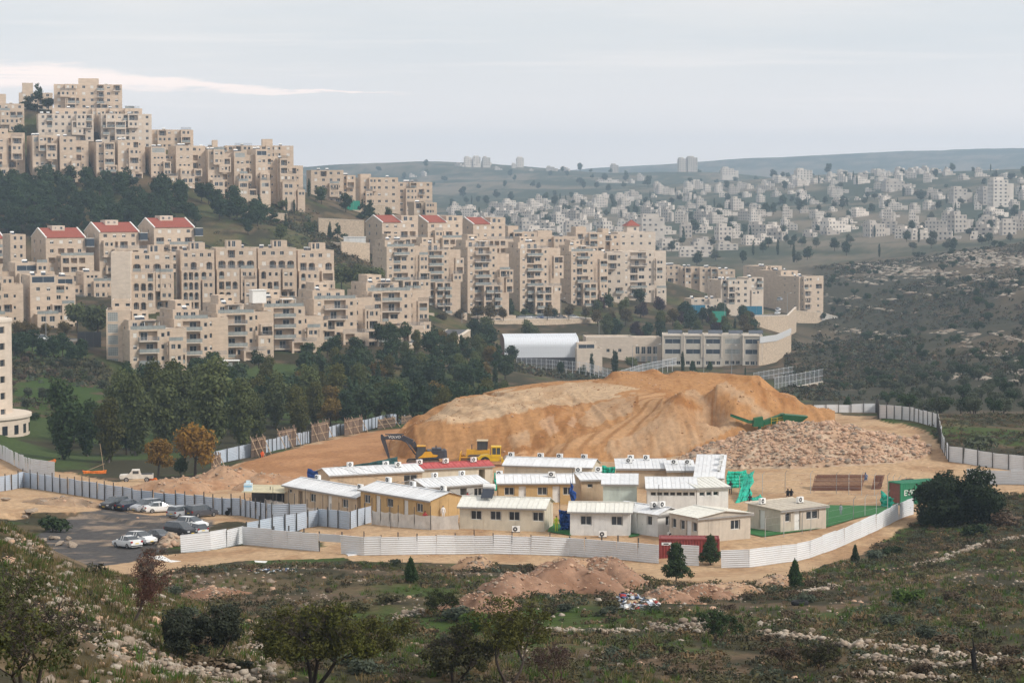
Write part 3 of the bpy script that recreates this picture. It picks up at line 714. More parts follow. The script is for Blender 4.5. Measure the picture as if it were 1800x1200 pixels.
# ---- middle row along the parked street
MR = [(680, 552, 860, 740, 434, 'first of the middle row, beside the terraced garden'), (742, 552, 880, 798, 440, 'second of the middle row, left of the parked cars'), (822, 556, 905, 884, 434, 'third of the middle row, above the white parked car'), (914, 556, 940, 975, 437, 'fourth of the middle row, above the line of parked cars'), (1004, 552, 980, 1052, 442, 'fifth of the middle row, above the end of the retaining wall')]
for i, (pl, pb, D, pr, pt, lb) in enumerate(MR):
    block_balcony('tall balconied block, ' + lb, pl, pb, D, pr, 26, pt, 13, seed=120 + i, group='middle row of apartment blocks', base=False, low=True)
block_plain('pale block with big plain windows at the right of the middle row', 1046, 545, 1005, 1098, 14, 444, 15, 131, n=3, st=3.2, stone=STONE2, balc=.05, group='pale end blocks')
block_balcony('pale end block of the middle row with wide stacked balconies', 1094, 520, 1020, 1160, 20, 442, 16, 132, pent=False, group='pale end blocks', base=False, stone=STONE2)
A, t, w, h = place(1086, 470, 1060, 1152, 16, 408)
B = Block('apartment_block', 'stone block crowned by a small red pyramid roof', A, t, seed=5, stone=STONE2)
B.vol(0, w, 0, 14, -14, h, f=cols(B.r, 4, w, 1.2, 1.2, 1, z=14 + h - 3.4) + cols(B.r, 4, w, 1.2, 1.2, 1, z=14 + h - 6.6), l=small_side(B.r, 14, 4, 3, 14), found=8)
B.vol(w * .3, w * .62, 3, 8, h - .5, h + 2.6, f=[(w * .18, 1.2, 1.2, 1.2, 'w')])
B.part('roof', [REDTILE], lambda b: [b.face(q) for q in (lambda x0, x1, y0, y1, z, c: [[(x0,y0,z),(x1,y0,z),c],[(x1,y0,z),(x1,y1,z),c],[(x1,y1,z),(x0,y1,z),c],[(x0,y1,z),(x0,y0,z),c],[(x0,y0,z),(x0,y1,z),(x1,y1,z),(x1,y0,z)]])(w*.26, w*.66, 2.5, 8.5, h + 2.61, ((w*.46), 5.5, h + 5.4))])
B.done()
# ---- second red roofs and the flat roofs behind the middle row
for i, (pl, pb, D, pr, pt, lb) in enumerate([(672, 500, 930, 735, 391, 'red-roofed block behind the middle row, leftmost of three'), (752, 500, 955, 813, 391, 'red-roofed block behind the middle row, middle of three'), (832, 500, 985, 888, 394, 'red-roofed block behind the middle row, rightmost of three')]):
    block_gable(lb, pl, pb, D, pr, 32, pt, 13, seed=140 + i, group='red-roofed blocks behind the middle row', dormer=False, rx=(0, .55), rh=2.6)
for i, (pl, pb, D, pr, pt, lb) in enumerate([(893, 470, 1010, 944, 408, 'flat-roofed block right of the second red roofs'), (944, 470, 1025, 1016, 416, 'flat-roofed block with a wide dark window band behind the middle row'), (1012, 470, 1040, 1064, 409, 'flat-roofed block with a row of small square openings under its roof'), (1060, 470, 1050, 1090, 412, 'narrow flat-roofed block left of the red pyramid roof')]):
    block_plain(lb, pl, pb, D, pr, 16, pt, 13, 150 + i, head=(.05, .4, 2.5), group='flat roofs behind the middle row', balc=.15)
# ---- upper hill
block_plain('tallest block on the hilltop with a square head above its roof', 95, 205, 1030, 215, 10, 148, 15, 160, n=8, head=(.36, .66, 2.6), group='hilltop blocks')
block_plain('hilltop block behind a dark conifer, steel frame on its roof', 34, 206, 1075, 93, 12, 163, 14, 161, n=4, head=(.1, .42, 4.4), group='hilltop blocks')
block_plain('hilltop block at the left edge with a glazed roof room', -20, 232, 1000, 43, 14, 182, 14, 162, n=5, head=(.1, .5, 4), group='hilltop blocks')
block_plain('wide pale block under the tallest one, left of a pair', 68, 262, 995, 165, 14, 200, 15, 163, n=8, group='hilltop pair', balc=.3, stone=STONE2)
block_plain('wide pale block under the tallest one, right of a pair', 178, 262, 1000, 267, 14, 200, 15, 164, n=7, group='hilltop pair', balc=.3, stone=STONE2)
block_plain('low stone house between the tallest block and the wide pair', 92, 205, 1012, 250, 12, 190, 10, 165, n=10, group='hilltop blocks', balc=.0)
block_plain('flat block with a glazed roof terrace on the shoulder of the hill', 267, 275, 1012, 340, 12, 228, 12, 166, n=6, group='hilltop blocks')
UP = [(-25, 322, 955, 40, 226), (58, 322, 958, 98, 238), (106, 325, 962, 152, 240), (170, 330, 966, 203, 250), (208, 330, 968, 252, 246), (266, 335, 972, 308, 258), (310, 337, 975, 358, 256), (366, 343, 978, 408, 263), (412, 345, 982, 446, 266), (450, 345, 986, 484, 262), (488, 347, 990, 530, 278)]
for i, (pl, pb, D, pr, pt) in enumerate(UP):
    block_step('stepped stone block above the pine wood, %s from the left picture edge' % ORD[i], pl, pb, D, pr, 20, pt, 15, seed=180 + i, group='upper row above the pine wood', kit=3)
for i, (pl, pb, D, pr, pt, lb) in enumerate([(340, 290, 1005, 402, 258, 'flat-roofed block behind the upper row, left of the wide one'), (396, 290, 1012, 516, 256, 'wide flat-roofed block with two roof heads at the end of the upper row')]):
    block_plain(lb, pl, pb, D, pr, 10, pt, 12, 195 + i, head=(.55, .7, 2.8), group='blocks behind the upper row', balc=.1)
for i, (pl, pb, D, pr, pt, lb, hd) in enumerate([(547, 358, 1075, 604, 299, 'lone plain stone block right of the upper row', None), (600, 352, 1090, 625, 308, 'narrow stone block with a blue awning beside the lone plain block', None), (634, 372, 1100, 700, 312, 'stone block at the hill end with a taller left corner', (.02, .3, 1.6)), (698, 375, 1108, 760, 320, 'stone block at the hill end, left of the hazy valley', None), (728, 400, 1060, 768, 356, 'low stone block with a curved white roof arch', None)]):
    block_plain(lb, pl, pb, D, pr, 14, pt, 13, 200 + i, head=hd, group='blocks at the hill end', balc=.12)
# ---- right end: terrace houses, the white house and the long block on the retaining wall
for i, (pl, pb, D, pr, pt) in enumerate([(1163, 498, 1150, 1196, 466), (1196, 502, 1150, 1230, 469), (1230, 505, 1148, 1262, 470), (1262, 508, 1145, 1292, 474)]):
    block_plain('low terrace house with roof tanks, %s from the left in the row by the road' % ORD[i], pl, pb, D, pr, 6, pt, 11, 220 + i, group='terrace houses by the road', n=3, balc=.1)
block_plain('white stepped house with a conservatory above the school', 1267, 536, 1045, 1318, 20, 492, 14, 230, n=4, stone=STONE2, group='houses above the school')
block_plain('low flat white house beside a green hoarding above the school', 1215, 545, 1020, 1268, 12, 525, 10, 231, n=4, stone=STONE2, group='houses above the school', balc=.0)
block_plain('white house with stacked terraces right of the conservatory', 1316, 520, 1075, 1342, 20, 488, 12, 232, n=2, stone=STONE2, group='houses above the school')
block_plain('long stone block standing on the high retaining wall', 1404, 556, 1140, 1447, 38, 486, 16, 233, n=3, group='long block on the wall', balc=.08)
block_plain('rear wing of the long stone block on the retaining wall', 1372, 540, 1158, 1402, 38, 476, 16, 234, n=2, group='long block on the wall', balc=.05)
block_plain('farthest wing of the long stone block on the retaining wall', 1346, 530, 1175, 1374, 38, 468, 16, 235, n=2, group='long block on the wall', balc=.05)
# ================================================================ EARTH HEAPS, RUBBLE, ROCKS
def rock_mesh(name, seed, m, n=1):
    import bmesh
    bm = bmesh.new(); bmesh.ops.create_icosphere(bm, subdivisions=n, radius=.5); r = random.Random(seed)
    for v in bm.verts:
        v.co *= r.uniform(.55, 1.2); v.co.z *= .7; v.co.x *= 1.2
    me = bpy.data.meshes.new(name); bm.to_mesh(me); bm.free(); me.materials.append(m); return me
ROCKM = mat('limestone_rock', (.30, .24, .185), .95, .35, 4, bump=.5, obj_var=.2)
ROCKP = mat('pale_limestone', (.37, .32, .26), .95, .35, 4, bump=.5, obj_var=.15)
ROCKT = mat('tan_rubble', (.46, .305, .21), .95, .3, 2.2, bump=.4)
ROCKS = [rock_mesh('boulder', 300 + i, ROCKM) for i in range(5)]
_RV = []
for i in range(6):
    me = rock_mesh('tmp_rock', 400 + i, ROCKM)
    _RV.append((np.array([v.co[:] for v in me.vertices]), np.array([p.vertices[:] for p in me.polygons]))); bpy.data.meshes.remove(me)
def scatter_mesh(name, variants, pts, scales, rots, tilt, mats, mi=None, flat=None, parent=None, smooth=False):
    """join many small pieces into one mesh (numpy)"""
    V, Fc, base = [], [], 0; rr = np.random.RandomState(len(pts))
    MI = []
    for i in range(len(pts)):
        v, f = variants[i % len(variants)]; a = rots[i]; c, s = math.cos(a), math.sin(a); sc = scales[i]
        q = v * sc
        if tilt: 
            b = rr.uniform(-tilt, tilt); cb, sb = math.cos(b), math.sin(b); q = np.stack([q[:, 0], q[:, 1] * cb - q[:, 2] * sb, q[:, 1] * sb + q[:, 2] * cb], 1)
        q = np.stack([q[:, 0] * c - q[:, 1] * s, q[:, 0] * s + q[:, 1] * c, q[:, 2]], 1) + pts[i]
        V.append(q); Fc.append(f + base); base += len(v)
        if mi is not None: MI.append(np.full(len(f), mi[i]))
    V = np.concatenate(V); Fc = np.concatenate(Fc); k = Fc.shape[1]
    me = bpy.data.meshes.new(name); me.vertices.add(len(V)); me.vertices.foreach_set('co', V.astype(np.float32).ravel())
    me.loops.add(Fc.size); me.loops.foreach_set('vertex_index', Fc.astype(np.int32).ravel())
    me.polygons.add(len(Fc)); me.polygons.foreach_set('loop_start', np.arange(0, Fc.size, k, dtype=np.int32)); me.polygons.foreach_set('loop_total', np.full(len(Fc), k, np.int32))
    if smooth: me.polygons.foreach_set('use_smooth', np.full(len(Fc), True))
    for m in (mats if isinstance(mats, list) else [mats]): me.materials.append(m)
    if mi is not None: me.polygons.foreach_set('material_index', np.concatenate(MI).astype(np.int32))
    me.update(calc_edges=True)
    return put(name, me, parent)
DM = mat('heaped_earth', attr='Col', rough=.98, var=.22, scale=1.3, bump=.8, spec=.05)
def pts_rbf(pts):
    P, Z = [], []
    for p in pts:
        if len(p) == 3: q = at(*p); P.append((q.x, q.y)); Z.append(q.z)
        elif len(p) == 2: q = gp(p[0], p[1], 230, 600); P.append((q.x, q.y)); Z.append(q.z - .5)
        else: x = (p[0] - 900) / F * p[1]; P.append((x, p[1])); Z.append(p[2])
    return RBF(P, Z, .02)
def build_mound():
    T = pts_rbf([(690,802),(760,808),(850,810),(950,808),(1050,812),(1130,811),(1190,802),(1250,775),(1300,757),(1370,739),(1425,729),(680,775),(700,755),(650,790),(1460,730),(1150,825),(900,825),(760,822),(1340,770),(1000,825),
      (728,748,380),(790,733,378),(850,738,377),(905,728,379),(960,712,382),(800,702,425),(760,718,410),(870,685,440),(960,677,440),(1040,672,438),
      (1000,702,394),(1060,690,396),(1130,686,396),(1110,664,425),(1160,660,418),(1230,656,416),(1290,658,412),(1335,659,404),
      (1150,702,380),(1200,686,376),(1260,674,377),(1320,664,380),(1338,658,386),(1155,700,386),(1140,728,377),(1080,755,371),(1000,778,367),(920,797,364.5),
      (1100,696,388),(1050,748,375),(1020,722,384),(940,765,371),(880,775,371),(1110,762,369.5),(1075,775,366.5),(1170,740,369),(1240,740,370),(1290,720,374),(1375,690,394),(1408,713,400),(1340,690,386)])
    D = np.linspace(340, 476, 210); U = np.linspace((640 - 900) / F, (1470 - 900) / F, 330)
    Dg, Ug = np.meshgrid(D, U, indexing='ij'); X = Ug * Dg; Y = Dg; Z = T(X, Y)
    px, py = proj(X, Y, Z)
    back = sst(Y - (425 + 12 * fbm(X * .08, X * 0 + 3, 2)) + np.where(px < 720, (720 - px) * .2, 0) + np.where(px > 1330, (px - 1330) * .22, 0), 0, 16)
    Z = Z - back * 16 - 14 * sst(px, 1395, 1450) * sst(Y, 380, 395) - 14 * (1 - sst(px, 655, 690))
    ramp_ = inpoly(px, py, [(1120,690),(1170,690),(1160,730),(1110,765),(1010,790),(890,815),(860,808),(980,780),(1070,752),(1125,722)])
    face = (py > 690) & (py < 805) & ~ramp_
    rill = np.abs(fbm(X * .33 + Y * .06, Y * .03, 3))
    n = fbm(X * .16, Y * .16, 5, .55)
    Z = Z + np.where(ramp_, .12 * n, n * np.where(px < 1010, 1.9, .7) * np.where(py < 690, .4, 1)) - np.where(face & (px > 1010), np.abs(fbm(X * .6 + Y * .1, Y * .05, 3)) * 1.3, 0) - np.where(face & (px <= 1010), rill * 1.8, 0) + .16 * fbm(X * 1.6, Y * 1.6, 3)
    bumps = np.clip(fbm(X * .22, X * 0 + 8, 2) + .1, 0, 1) * np.exp(-((Y - 415) / 5)**2) * (px > 1040) * (px < 1350)
    Z = Z + bumps * 4
    jx = px + 26 * fbm(X * .2, Y * .2, 4); jy = py + 16 * fbm(X * .2 + 30, Y * .2, 4)
    sh = X.shape + (3,)
    O1, O2, PL, GR = C_(.385,.205,.09), C_(.285,.135,.052), C_(.475,.335,.21), C_(.40,.265,.155)
    nn = fbm(X * .3 + 7, Y * .12, 5, .6)
    col = lerp(np.broadcast_to(O1, sh), np.broadcast_to(O2, sh), sst(nn, -.06, .14))
    pale = inpoly(jx, jy, [(735,738),(800,700),(1040,668),(1130,686),(1010,706),(905,730),(830,742)])
    col = np.where(pale[..., None], lerp(np.broadcast_to(PL, sh), np.broadcast_to(GR, sh), sst(nn, -.1, .15)), col)
    grav = inpoly(jx, jy, [(1015,738),(1050,704),(1118,694),(1112,722),(1050,752)]) | inpoly(jx, jy, [(1050,785),(1150,724),(1172,704),(1295,748),(1200,795),(1090,808)]) | inpoly(jx, jy, [(1195,690),(1215,680),(1300,745),(1290,755)]) | inpoly(jx, jy, [(1260,676),(1280,668),(1380,735),(1360,740)]) | inpoly(jx, jy, [(890,770),(930,750),(935,785),(900,795)])
    col = np.where(grav[..., None], lerp(np.broadcast_to(C_(.41,.265,.155), sh), np.broadcast_to(C_(.35,.20,.10), sh), sst(nn, -.05, .16)), col)
    white = (inpoly(jx, jy, [(945,738),(975,730),(990,755),(970,765)]) | inpoly(jx, jy, [(1000,728),(1012,728),(1018,748),(1004,748)]))
    col = np.where(white[..., None], lerp(col, np.broadcast_to(C_(.55,.42,.31), sh), np.full(X.shape, .28)), col)
    col = np.where(ramp_[..., None], lerp(np.broadcast_to(C_(.43,.25,.125), sh), np.broadcast_to(C_(.31,.16,.07), sh), sst(np.sin((X - Y * .55) * 2.2), .2, .9)), col)
    rs = np.random.RandomState(41); vis = np.argwhere((Z > HH(X, Y) + .2) & (Y < 425)); kk = vis[rs.randint(0, len(vis), 5200)]; kk = kk[(fbm(X[kk[:, 0], kk[:, 1]] * .3, Y[kk[:, 0], kk[:, 1]] * .3, 3) + rs.uniform(-.15, .15, len(kk)) > .02) & ~ramp_[kk[:, 0], kk[:, 1]]]; nk = len(kk); P = np.stack([A_[kk[:, 0], kk[:, 1]] for A_ in (X, Y, Z)], 1) + rs.uniform(-.2, .2, (nk, 3)) * [1, 1, .1]
    o = put('dirt_mound', grid_mesh('dirt_mound', X, Y, Z, col, DM)); c = scatter_mesh('clods', _RV, P, np.clip(rs.lognormal(-1.9, .5, nk), .06, .5), rs.uniform(0, 6.28, nk), .5, [mat('earth_clod', (.38, .225, .12), .95, .25, 3), ROCKT, mat('dark_clod', (.28, .15, .07), .95, .25, 3)], mi=rs.choice([0, 0, 1, 2], nk), parent=o); c['kind'] = 'stuff'; tag(o, 'huge flat-topped mound of orange excavated earth with a ramp up its face', 'dirt mound')
build_mound()
def build_rubble():
    T = pts_rbf([(1165,814),(1250,826),(1350,829),(1450,829),(1560,826),(1650,812),(1150,822),(1300,842),(1500,842),(1640,835),(1140,805),
      (1205,797,350),(1290,770,351),(1350,754,351),(1400,743,351),(1450,746,349),(1500,753,349),(1560,768,347),(1612,786,344),(1250,800,344),(1340,790,343),(1430,782,342),(1520,788,341),(1590,800,338),
      (1290,757),(1400,742),(1560,748),(1650,775),(1210,790)])
    D = np.linspace(318, 376, 90); U = np.linspace((1130 - 900) / F, (1680 - 900) / F, 240)
    Dg, Ug = np.meshgrid(D, U, indexing='ij'); X = Ug * Dg; Y = Dg; Z = T(X, Y)
    back = sst(Y, 352, 366); Z = Z - back * 5
    g = HH(X, Y); hgt = np.clip(Z - g, 0, 9)
    Z = Z + np.where(hgt > .2, fbm(X * .5, Y * .5, 4) * 1.5, -.2)
    px, py = proj(X, Y, Z); nn = fbm(X * .4, Y * .3, 4); sh = X.shape + (3,)
    col = lerp(np.broadcast_to(C_(.40,.27,.18), sh), np.broadcast_to(C_(.47,.36,.26), sh), sst(nn, -.1, .15))
    root = put('rubble_pile', grid_mesh('rubble_pile', X, Y, Z, col, DM)); tag(root, 'long pile of broken limestone rubble in front of the green screening machine', 'rubble pile')
    rs = np.random.RandomState(5); pts = []
    ok = np.argwhere((Z - g > .15) & (Y < 353))
    for k in rs.randint(0, len(ok), 5200):
        i, j = ok[k]; pts.append((X[i, j] + rs.uniform(-.2, .2), Y[i, j] + rs.uniform(-.3, .3), Z[i, j] + .02))
    pts = np.array(pts); n = len(pts)
    o = scatter_mesh('rubble_stones', _RV, pts, np.clip(rs.lognormal(-1.35, .6, n), .1, 1.3), rs.uniform(0, 6.28, n), .7, [ROCKT, ROCKM, ROCKP], mi=rs.choice([0, 0, 0, 0, 1], n), parent=root); o['kind'] = 'stuff'
build_rubble()
HEAPS = []
def heap(name, label, px, py, rx, ry, hgt, cols_, d0, d1, seed, stones=30, rot=0, cat='earth heap', sm=.5, group='heaps of dumped earth'):
    c = gp(px, py, d0, d1); n = 34; m = 15; X = np.zeros((m, n + 1)); Y = X.copy(); Z = X.copy()
    for i in range(m):
        q = i / (m - 1) * 1.25
        for j in range(n + 1):
            a = 2 * math.pi * (j % n) / n; k = 1 + .22 * math.sin(3 * a + seed) + .12 * math.sin(5 * a + seed * 2)
            x = rx * q * k * math.cos(a); y = ry * q * k * math.sin(a)
            X[i, j] = c.x + x * math.cos(rot) - y * math.sin(rot); Y[i, j] = c.y + x * math.sin(rot) + y * math.cos(rot)
    g = HH(X, Y); q = np.linspace(0, 1.25, m)[:, None]
    Z = g + hgt * (np.where(q < 1, (1 - q**1.6), -(q - 1) * 2)) + (fbm(X * .7 + seed, Y * .7, 4) * hgt * .55 + fbm(X * 2.6 + seed, Y * 2.6, 3) * .22) * (q < 1.05)
    sh = X.shape + (3,); nn = fbm(X * .8 + seed, Y * .8, 4)
    col = lerp(np.broadcast_to(C_(*cols_[0]), sh), np.broadcast_to(C_(*cols_[1]), sh), sst(nn, -.12, .15))
    root = put(name, grid_mesh(name, X, Y, Z, col, DM)); tag(root, label, cat, group)
    HEAPS.append((c.x, c.y, max(rx, ry)))
    if stones:
        rs = np.random.RandomState(seed); ii = rs.randint(2, m - 1, stones); jj = rs.randint(0, n, stones)
        pts = np.stack([X[ii, jj], Y[ii, jj], Z[ii, jj]], 1) + rs.uniform(-.15, .15, (stones, 3)) * [1, 1, .2]
        o = scatter_mesh('stones', _RV, pts, np.clip(rs.lognormal(-1.5, .5, stones), .08, .7) * sm * 2, rs.uniform(0, 6.28, stones), .6, [ROCKT, ROCKM], mi=rs.choice([0, 1], stones), parent=root); o['kind'] = 'stuff'
    return root
RED1, RED2 = (.30, .185, .125), (.235, .135, .088)
for i, (px, py, rx, ry, hg, lb) in enumerate([(905, 1042, 3.2, 4.5, 1.7, 'second heap of red earth from the left below the scrub edge'), (962, 1022, 2.6, 3.6, 1.6, 'red earth heap behind the widest one'), (1010, 1040, 4.6, 5.0, 2.5, 'widest red earth heap in the middle of the dumped row'), (1075, 1030, 3.2, 4.2, 2.2, 'red earth heap touching the scattered rubbish'),
      (850, 1072, 2.8, 3.4, 1.3, 'leftmost low heap of red earth behind the almond trees'), (1003, 1005, 2.6, 3, 1.4, 'pale brown earth heap at the back of the dumped row'), (1060, 1003, 2.6, 3, 1.5, 'brown earth heap at the back nearest the track'),
      (1172, 1056, 2.4, 2.6, 1.1, 'small red earth heap right of the rubbish'), (1240, 1048, 2.6, 2.6, 1.0, 'stony earth heap below the young pine'), (1362, 1030, 1.9, 2.0, 1.0, 'rounded tan earth heap beside the track bend'), (1288, 1042, 2.6, 2.3, .9, 'low tan earth heap left of the rounded one'),
      (838, 996, 1.8, 2.0, .9, 'small tan earth heap in the scrub below the fence'), (370, 1050, 2.6, 2.2, .8, 'low red stony heap in the scrub behind the olive')]):
    heap('earth_heap', lb, px, py, rx, ry, hg, (RED1, RED2) if i not in (5, 9, 10, 11) else ((.42, .29, .19), (.33, .21, .13)), 150, 236, 20 + i, 260, sm=.34)
for i, (px, py, rx, ry, hg, lb) in enumerate([(320, 862, 7, 5, 1.8, 'long spoil heap behind the car park fence'), (400, 850, 6, 6, 2.4, 'spoil heap with pale stones beside the brown tank shelter'), (470, 856, 5, 5, 2.0, 'spoil heap left of the blue tarpaulin')]):
    heap('spoil_heap', lb, px, py, rx, ry, hg, ((.40, .255, .16), (.33, .19, .11)), 300, 400, 50 + i, 160, sm=.55, group='spoil heaps behind the fence')
heap('spoil_heap', 'burnt bank of spoil at the left of the car park', 118, 886, 5, 1.6, 1.0, ((.34, .24, .16), (.20, .15, .11)), 270, 330, 57, 90, group='spoil heaps by the car park')
heap('stone_heap', 'heap of pale stones at the end of the fence by the dark car', 302, 958, 1.6, 2.2, 1.2, ((.40, .31, .23), (.34, .25, .18)), 240, 290, 58, 120, sm=.8, group='heaps of stones')
# ---- boulders one can pick out
def boulders(spots, d0, d1, label, group, mats=None, name='boulder', seed=3):
    r = random.Random(seed)
    for px, py, s in spots:
        p = gp(px, py, d0, d1); o = put(name, ROCKS[r.randrange(5)], None, p + Vector((0, 0, s * .18)), (r.uniform(-.3, .3), r.uniform(-.3, .3), r.uniform(0, 6)), (s, s * r.uniform(.7, 1), s * r.uniform(.6, .95)))
        tag(o, label, 'boulder', group)
boulders([(75, 952, 1.1), (90, 948, 1.2), (100, 947, 1.0), (106, 958, 1.5), (127, 961, 1.6), (68, 950, .9), (120, 948, .9), (52, 902, 1.5), (61, 898, 1.0), (78, 885, 1.3), (44, 910, 1.1), (10, 880, 1.3)], 240, 320, 'large pale boulder at the left edge of the car park', 'boulders by the car park')

# ================================================================ CORRUGATED FENCES
SHEET = mat('galvanised_sheet', (.66, .68, .70), .45, .1, .6, metal=.0, spec=.5, obj_var=.05, dirt=(.36, .27, .19), dirt_amt=.55)
SHEETB = mat('bluish_sheet', (.47, .53, .61), .45, .1, .6, metal=.0, spec=.5, obj_var=.07, dirt=(.35, .27, .2), dirt_amt=.45)
POST = mat('fence_post', (.07, .065, .06), .7, .2, 3)
def sheet_mesh(m):
    b = MB(); n = 9; prof = []
    for i in range(n):
        z0 = i / n; prof += [(0, z0 + .0), (0, z0 + .07), (.05, z0 + .085), (.05, z0 + .10)]
    prof.append((0, 1.0))
    for i in range(len(prof) - 1):
        (ya, za), (yb, zb) = prof[i], prof[i + 1]
        b.face([(0, -ya, za), (1, -ya, za), (1, -yb, zb), (0, -yb, zb)]); b.face([(1, -ya + .006, za), (0, -ya + .006, za), (0, -yb + .006, zb), (1, -yb + .006, zb)])
    return b.mesh('fence_panel', m)
SHEETS = {'w': sheet_mesh(SHEET), 'b': sheet_mesh(SHEETB)}
POSTM = MB().box(-.05, -.05, 0, .05, .05, 1).mesh('post', POST)
def fence(label, pts, h=2.0, kind='w', pw=2.3, posts=True, d0=225, d1=420, post_side=-1, missing=(), seed=1, group='corrugated hoarding'):
    r = random.Random(seed); G = [gp(px, py, d0, d1) for px, py in pts]
    root = empty('corrugated_fence', G[0], 0, label, 'fence', group); k = 0
    for a, b in zip(G, G[1:]):
        L = (Vector((b.x, b.y)) - Vector((a.x, a.y))).length; n = max(1, round(L / pw))
        for i in range(n):
            k += 1
            p = a.lerp(b, i / n); q = a.lerp(b, (i + 1) / n); p.z = H(p.x, p.y); q.z = H(q.x, q.y)
            dx, dy = q.x - p.x, q.y - p.y; ln = math.hypot(dx, dy); yaw = math.atan2(dy, dx); pit = -math.atan2(q.z - p.z, ln)
            o = put('fence_panel', SHEETS[kind], root, p - G[0] + Vector((0, 0, -.1)), (0, 0, 0), (1, 1, 1))
            o.rotation_euler = (r.uniform(-.05, .05), pit + r.uniform(-.018, .018), yaw + r.uniform(-.02, .02)); o.scale = (math.hypot(ln, q.z - p.z) * 1.015, 1, h * r.uniform(.97, 1.04))
            if k in missing: o.scale.z *= .4; o.location.z += h * .6
            if posts:
                sd = post_side * .12; put('post', POSTM, root, p - G[0] + Vector((-math.sin(yaw) * sd, math.cos(yaw) * sd, -.2)), (0, 0, yaw), (1, 1, h + r.uniform(.2, .7)))
    return root
fence('bluish corrugated fence with dark posts along the back of the car park', [(-40, 868), (42, 856), (120, 868), (185, 879), (250, 890), (310, 896), (360, 901), (424, 906)], 2.15, 'b', 2.0, True, 260, 420, seed=2)
fence('short run of corrugated fence behind the motorbike, left of the tank shelter', [(424, 906), (478, 917), (540, 914)], 2.1, 'b', 2.0, True, 250, 330, seed=3)
fence('pale corrugated fence on the near side of the car park, bent at its left end', [(318, 971), (370, 966), (427, 955)], 2.0, 'w', 2.4, False, 230, 300, seed=4)
fence('long pale corrugated fence between the dirt track and the cabins', [(427, 957), (480, 962), (560, 969), (600, 973), (640, 976), (700, 975), (800, 974), (900, 974), (1000, 977), (1085, 983), (1157, 990)], 2.0, 'w', 2.3, True, 228, 300, 1, missing=(6,), seed=5)
fence('corrugated fence running back at an angle inside the long one', [(432, 948), (500, 936), (560, 924), (614, 930), (652, 918)], 2.0, 'b', 2.0, True, 240, 320, seed=6)
fence('white corrugated fence sweeping uphill from the red container to the dark tree', [(1268, 998), (1317, 997), (1400, 986), (1470, 964), (1540, 933), (1606, 904)], 1.9, 'w', 2.4, False, 225, 300, seed=7)
fence('white corrugated fence behind the red container', [(1178, 992), (1228, 994)], 2.1, 'w', 2.4, False, 225, 270, seed=8)
fence('white corrugated fence right of the dark round tree', [(1700, 848), (1752, 851), (1830, 853)], 1.9, 'w', 2.4, False, 270, 340, seed=9)
fence('corrugated fence with close dark posts beyond the rubble at the right', [(1430, 721), (1540, 723), (1546, 735), (1600, 739), (1648, 752), (1656, 790), (1668, 811), (1745, 822), (1830, 828)], 2.2, 'w', 2.2, True, 315, 460, seed=10)
fence('grey corrugated fence along the park behind the brushwood screens', [(378, 816), (440, 803), (500, 788), (560, 773), (640, 757), (720, 742)], 2.2, 'b', 2.4, True, 370, 520, seed=11)
fence('corrugated fence by the round tower at the left edge', [(-10, 800), (14, 812), (58, 833), (96, 838)], 2.4, 'w', 2.2, False, 320, 420, seed=12)
# cream cloth strung on poles in front of the ochre cabins
CLOTH = mat('cream_cloth', (.62, .58, .53), .95, .18, 1.2, dirt=(.4, .36, .32), dirt_amt=.3)
def cloth_fence(label, pts, h, d0, d1, seed):
    G = [gp(*p, d0, d1) for p in pts]; root = empty('cloth_fence', G[0], 0, label, 'fence'); r = random.Random(seed)
    for a, b in zip(G, G[1:]):
        n = max(1, round((b - a).length / 2.2))
        for i in range(n):
            p = a.lerp(b, i / n) - G[0]; q = a.lerp(b, (i + 1) / n) - G[0]; m = MB(); k = 6; pr = None
            for j in range(k + 1):
                t = j / k; c = p.lerp(q, t); w = r.uniform(-.07, .07); sag = -.15 * math.sin(math.pi * t)
                cur = [c + Vector((w, w, 0)), c + Vector((-w, w * .5, h * .5)), c + Vector((w * .4, 0, h + sag))]
                if pr: m.face([pr[0], cur[0], cur[1], pr[1]]); m.face([pr[1], cur[1], cur[2], pr[2]])
                pr = cur
            m.build('cloth_panel', CLOTH, root, True); put('post', POSTM, root, p, (0, 0, 0), (.8, .8, h + r.uniform(.6, 1.6)))
cloth_fence('cream cloth screen on poles in front of the ochre cabins', [(654, 921), (700, 926), (757, 931), (806, 930)], 1.6, 240, 300, 1)
cloth_fence('greyish cloth screen along the left cabins', [(465, 892), (540, 908), (640, 918)], 1.2, 260, 320, 2)
# wire fence on tall bent poles by the playing field
def wire_fence(label, pts, h, d0, d1, step=3.0):
    G = [gp(*p, d0, d1) for p in pts]; root = empty('wire_fence', G[0], 0, label, 'fence')
    GP_ = mat('galvanised_pole', (.42, .43, .43), .5, .1, 2); m = MB(); pr = None
    for a, b in zip(G, G[1:]):
        n = max(1, round((b - a).length / step))
        for i in range(n + 1):
            p = a.lerp(b, i / n) - G[0]
            t = MB(); t.tube((0, 0, -.2), (0, 0, h), .035, n=5); t.tube((0, 0, h), (.25, -.1, h + .35), .03, n=4); t.build('post', GP_, root, loc=p)
            if pr is not None and (p - pr).length > .5:
                for z in (.1, h * .33, h * .66, h, ): m.tube(pr + Vector((0, 0, z)), p + Vector((0, 0, z)), .008, n=3)
            pr = p
    m.build('wire', GP_, root)
wire_fence('thin wire fence on bent poles along the playing field', [(1300, 872), (1380, 866), (1470, 868), (1560, 872), (1590, 880)], 2.6, 260, 340)
wire_fence('wire fence on poles along the near edge of the green field', [(1345, 948), (1410, 938), (1455, 922), (1500, 912), (1560, 900)], 2.2, 240, 300)
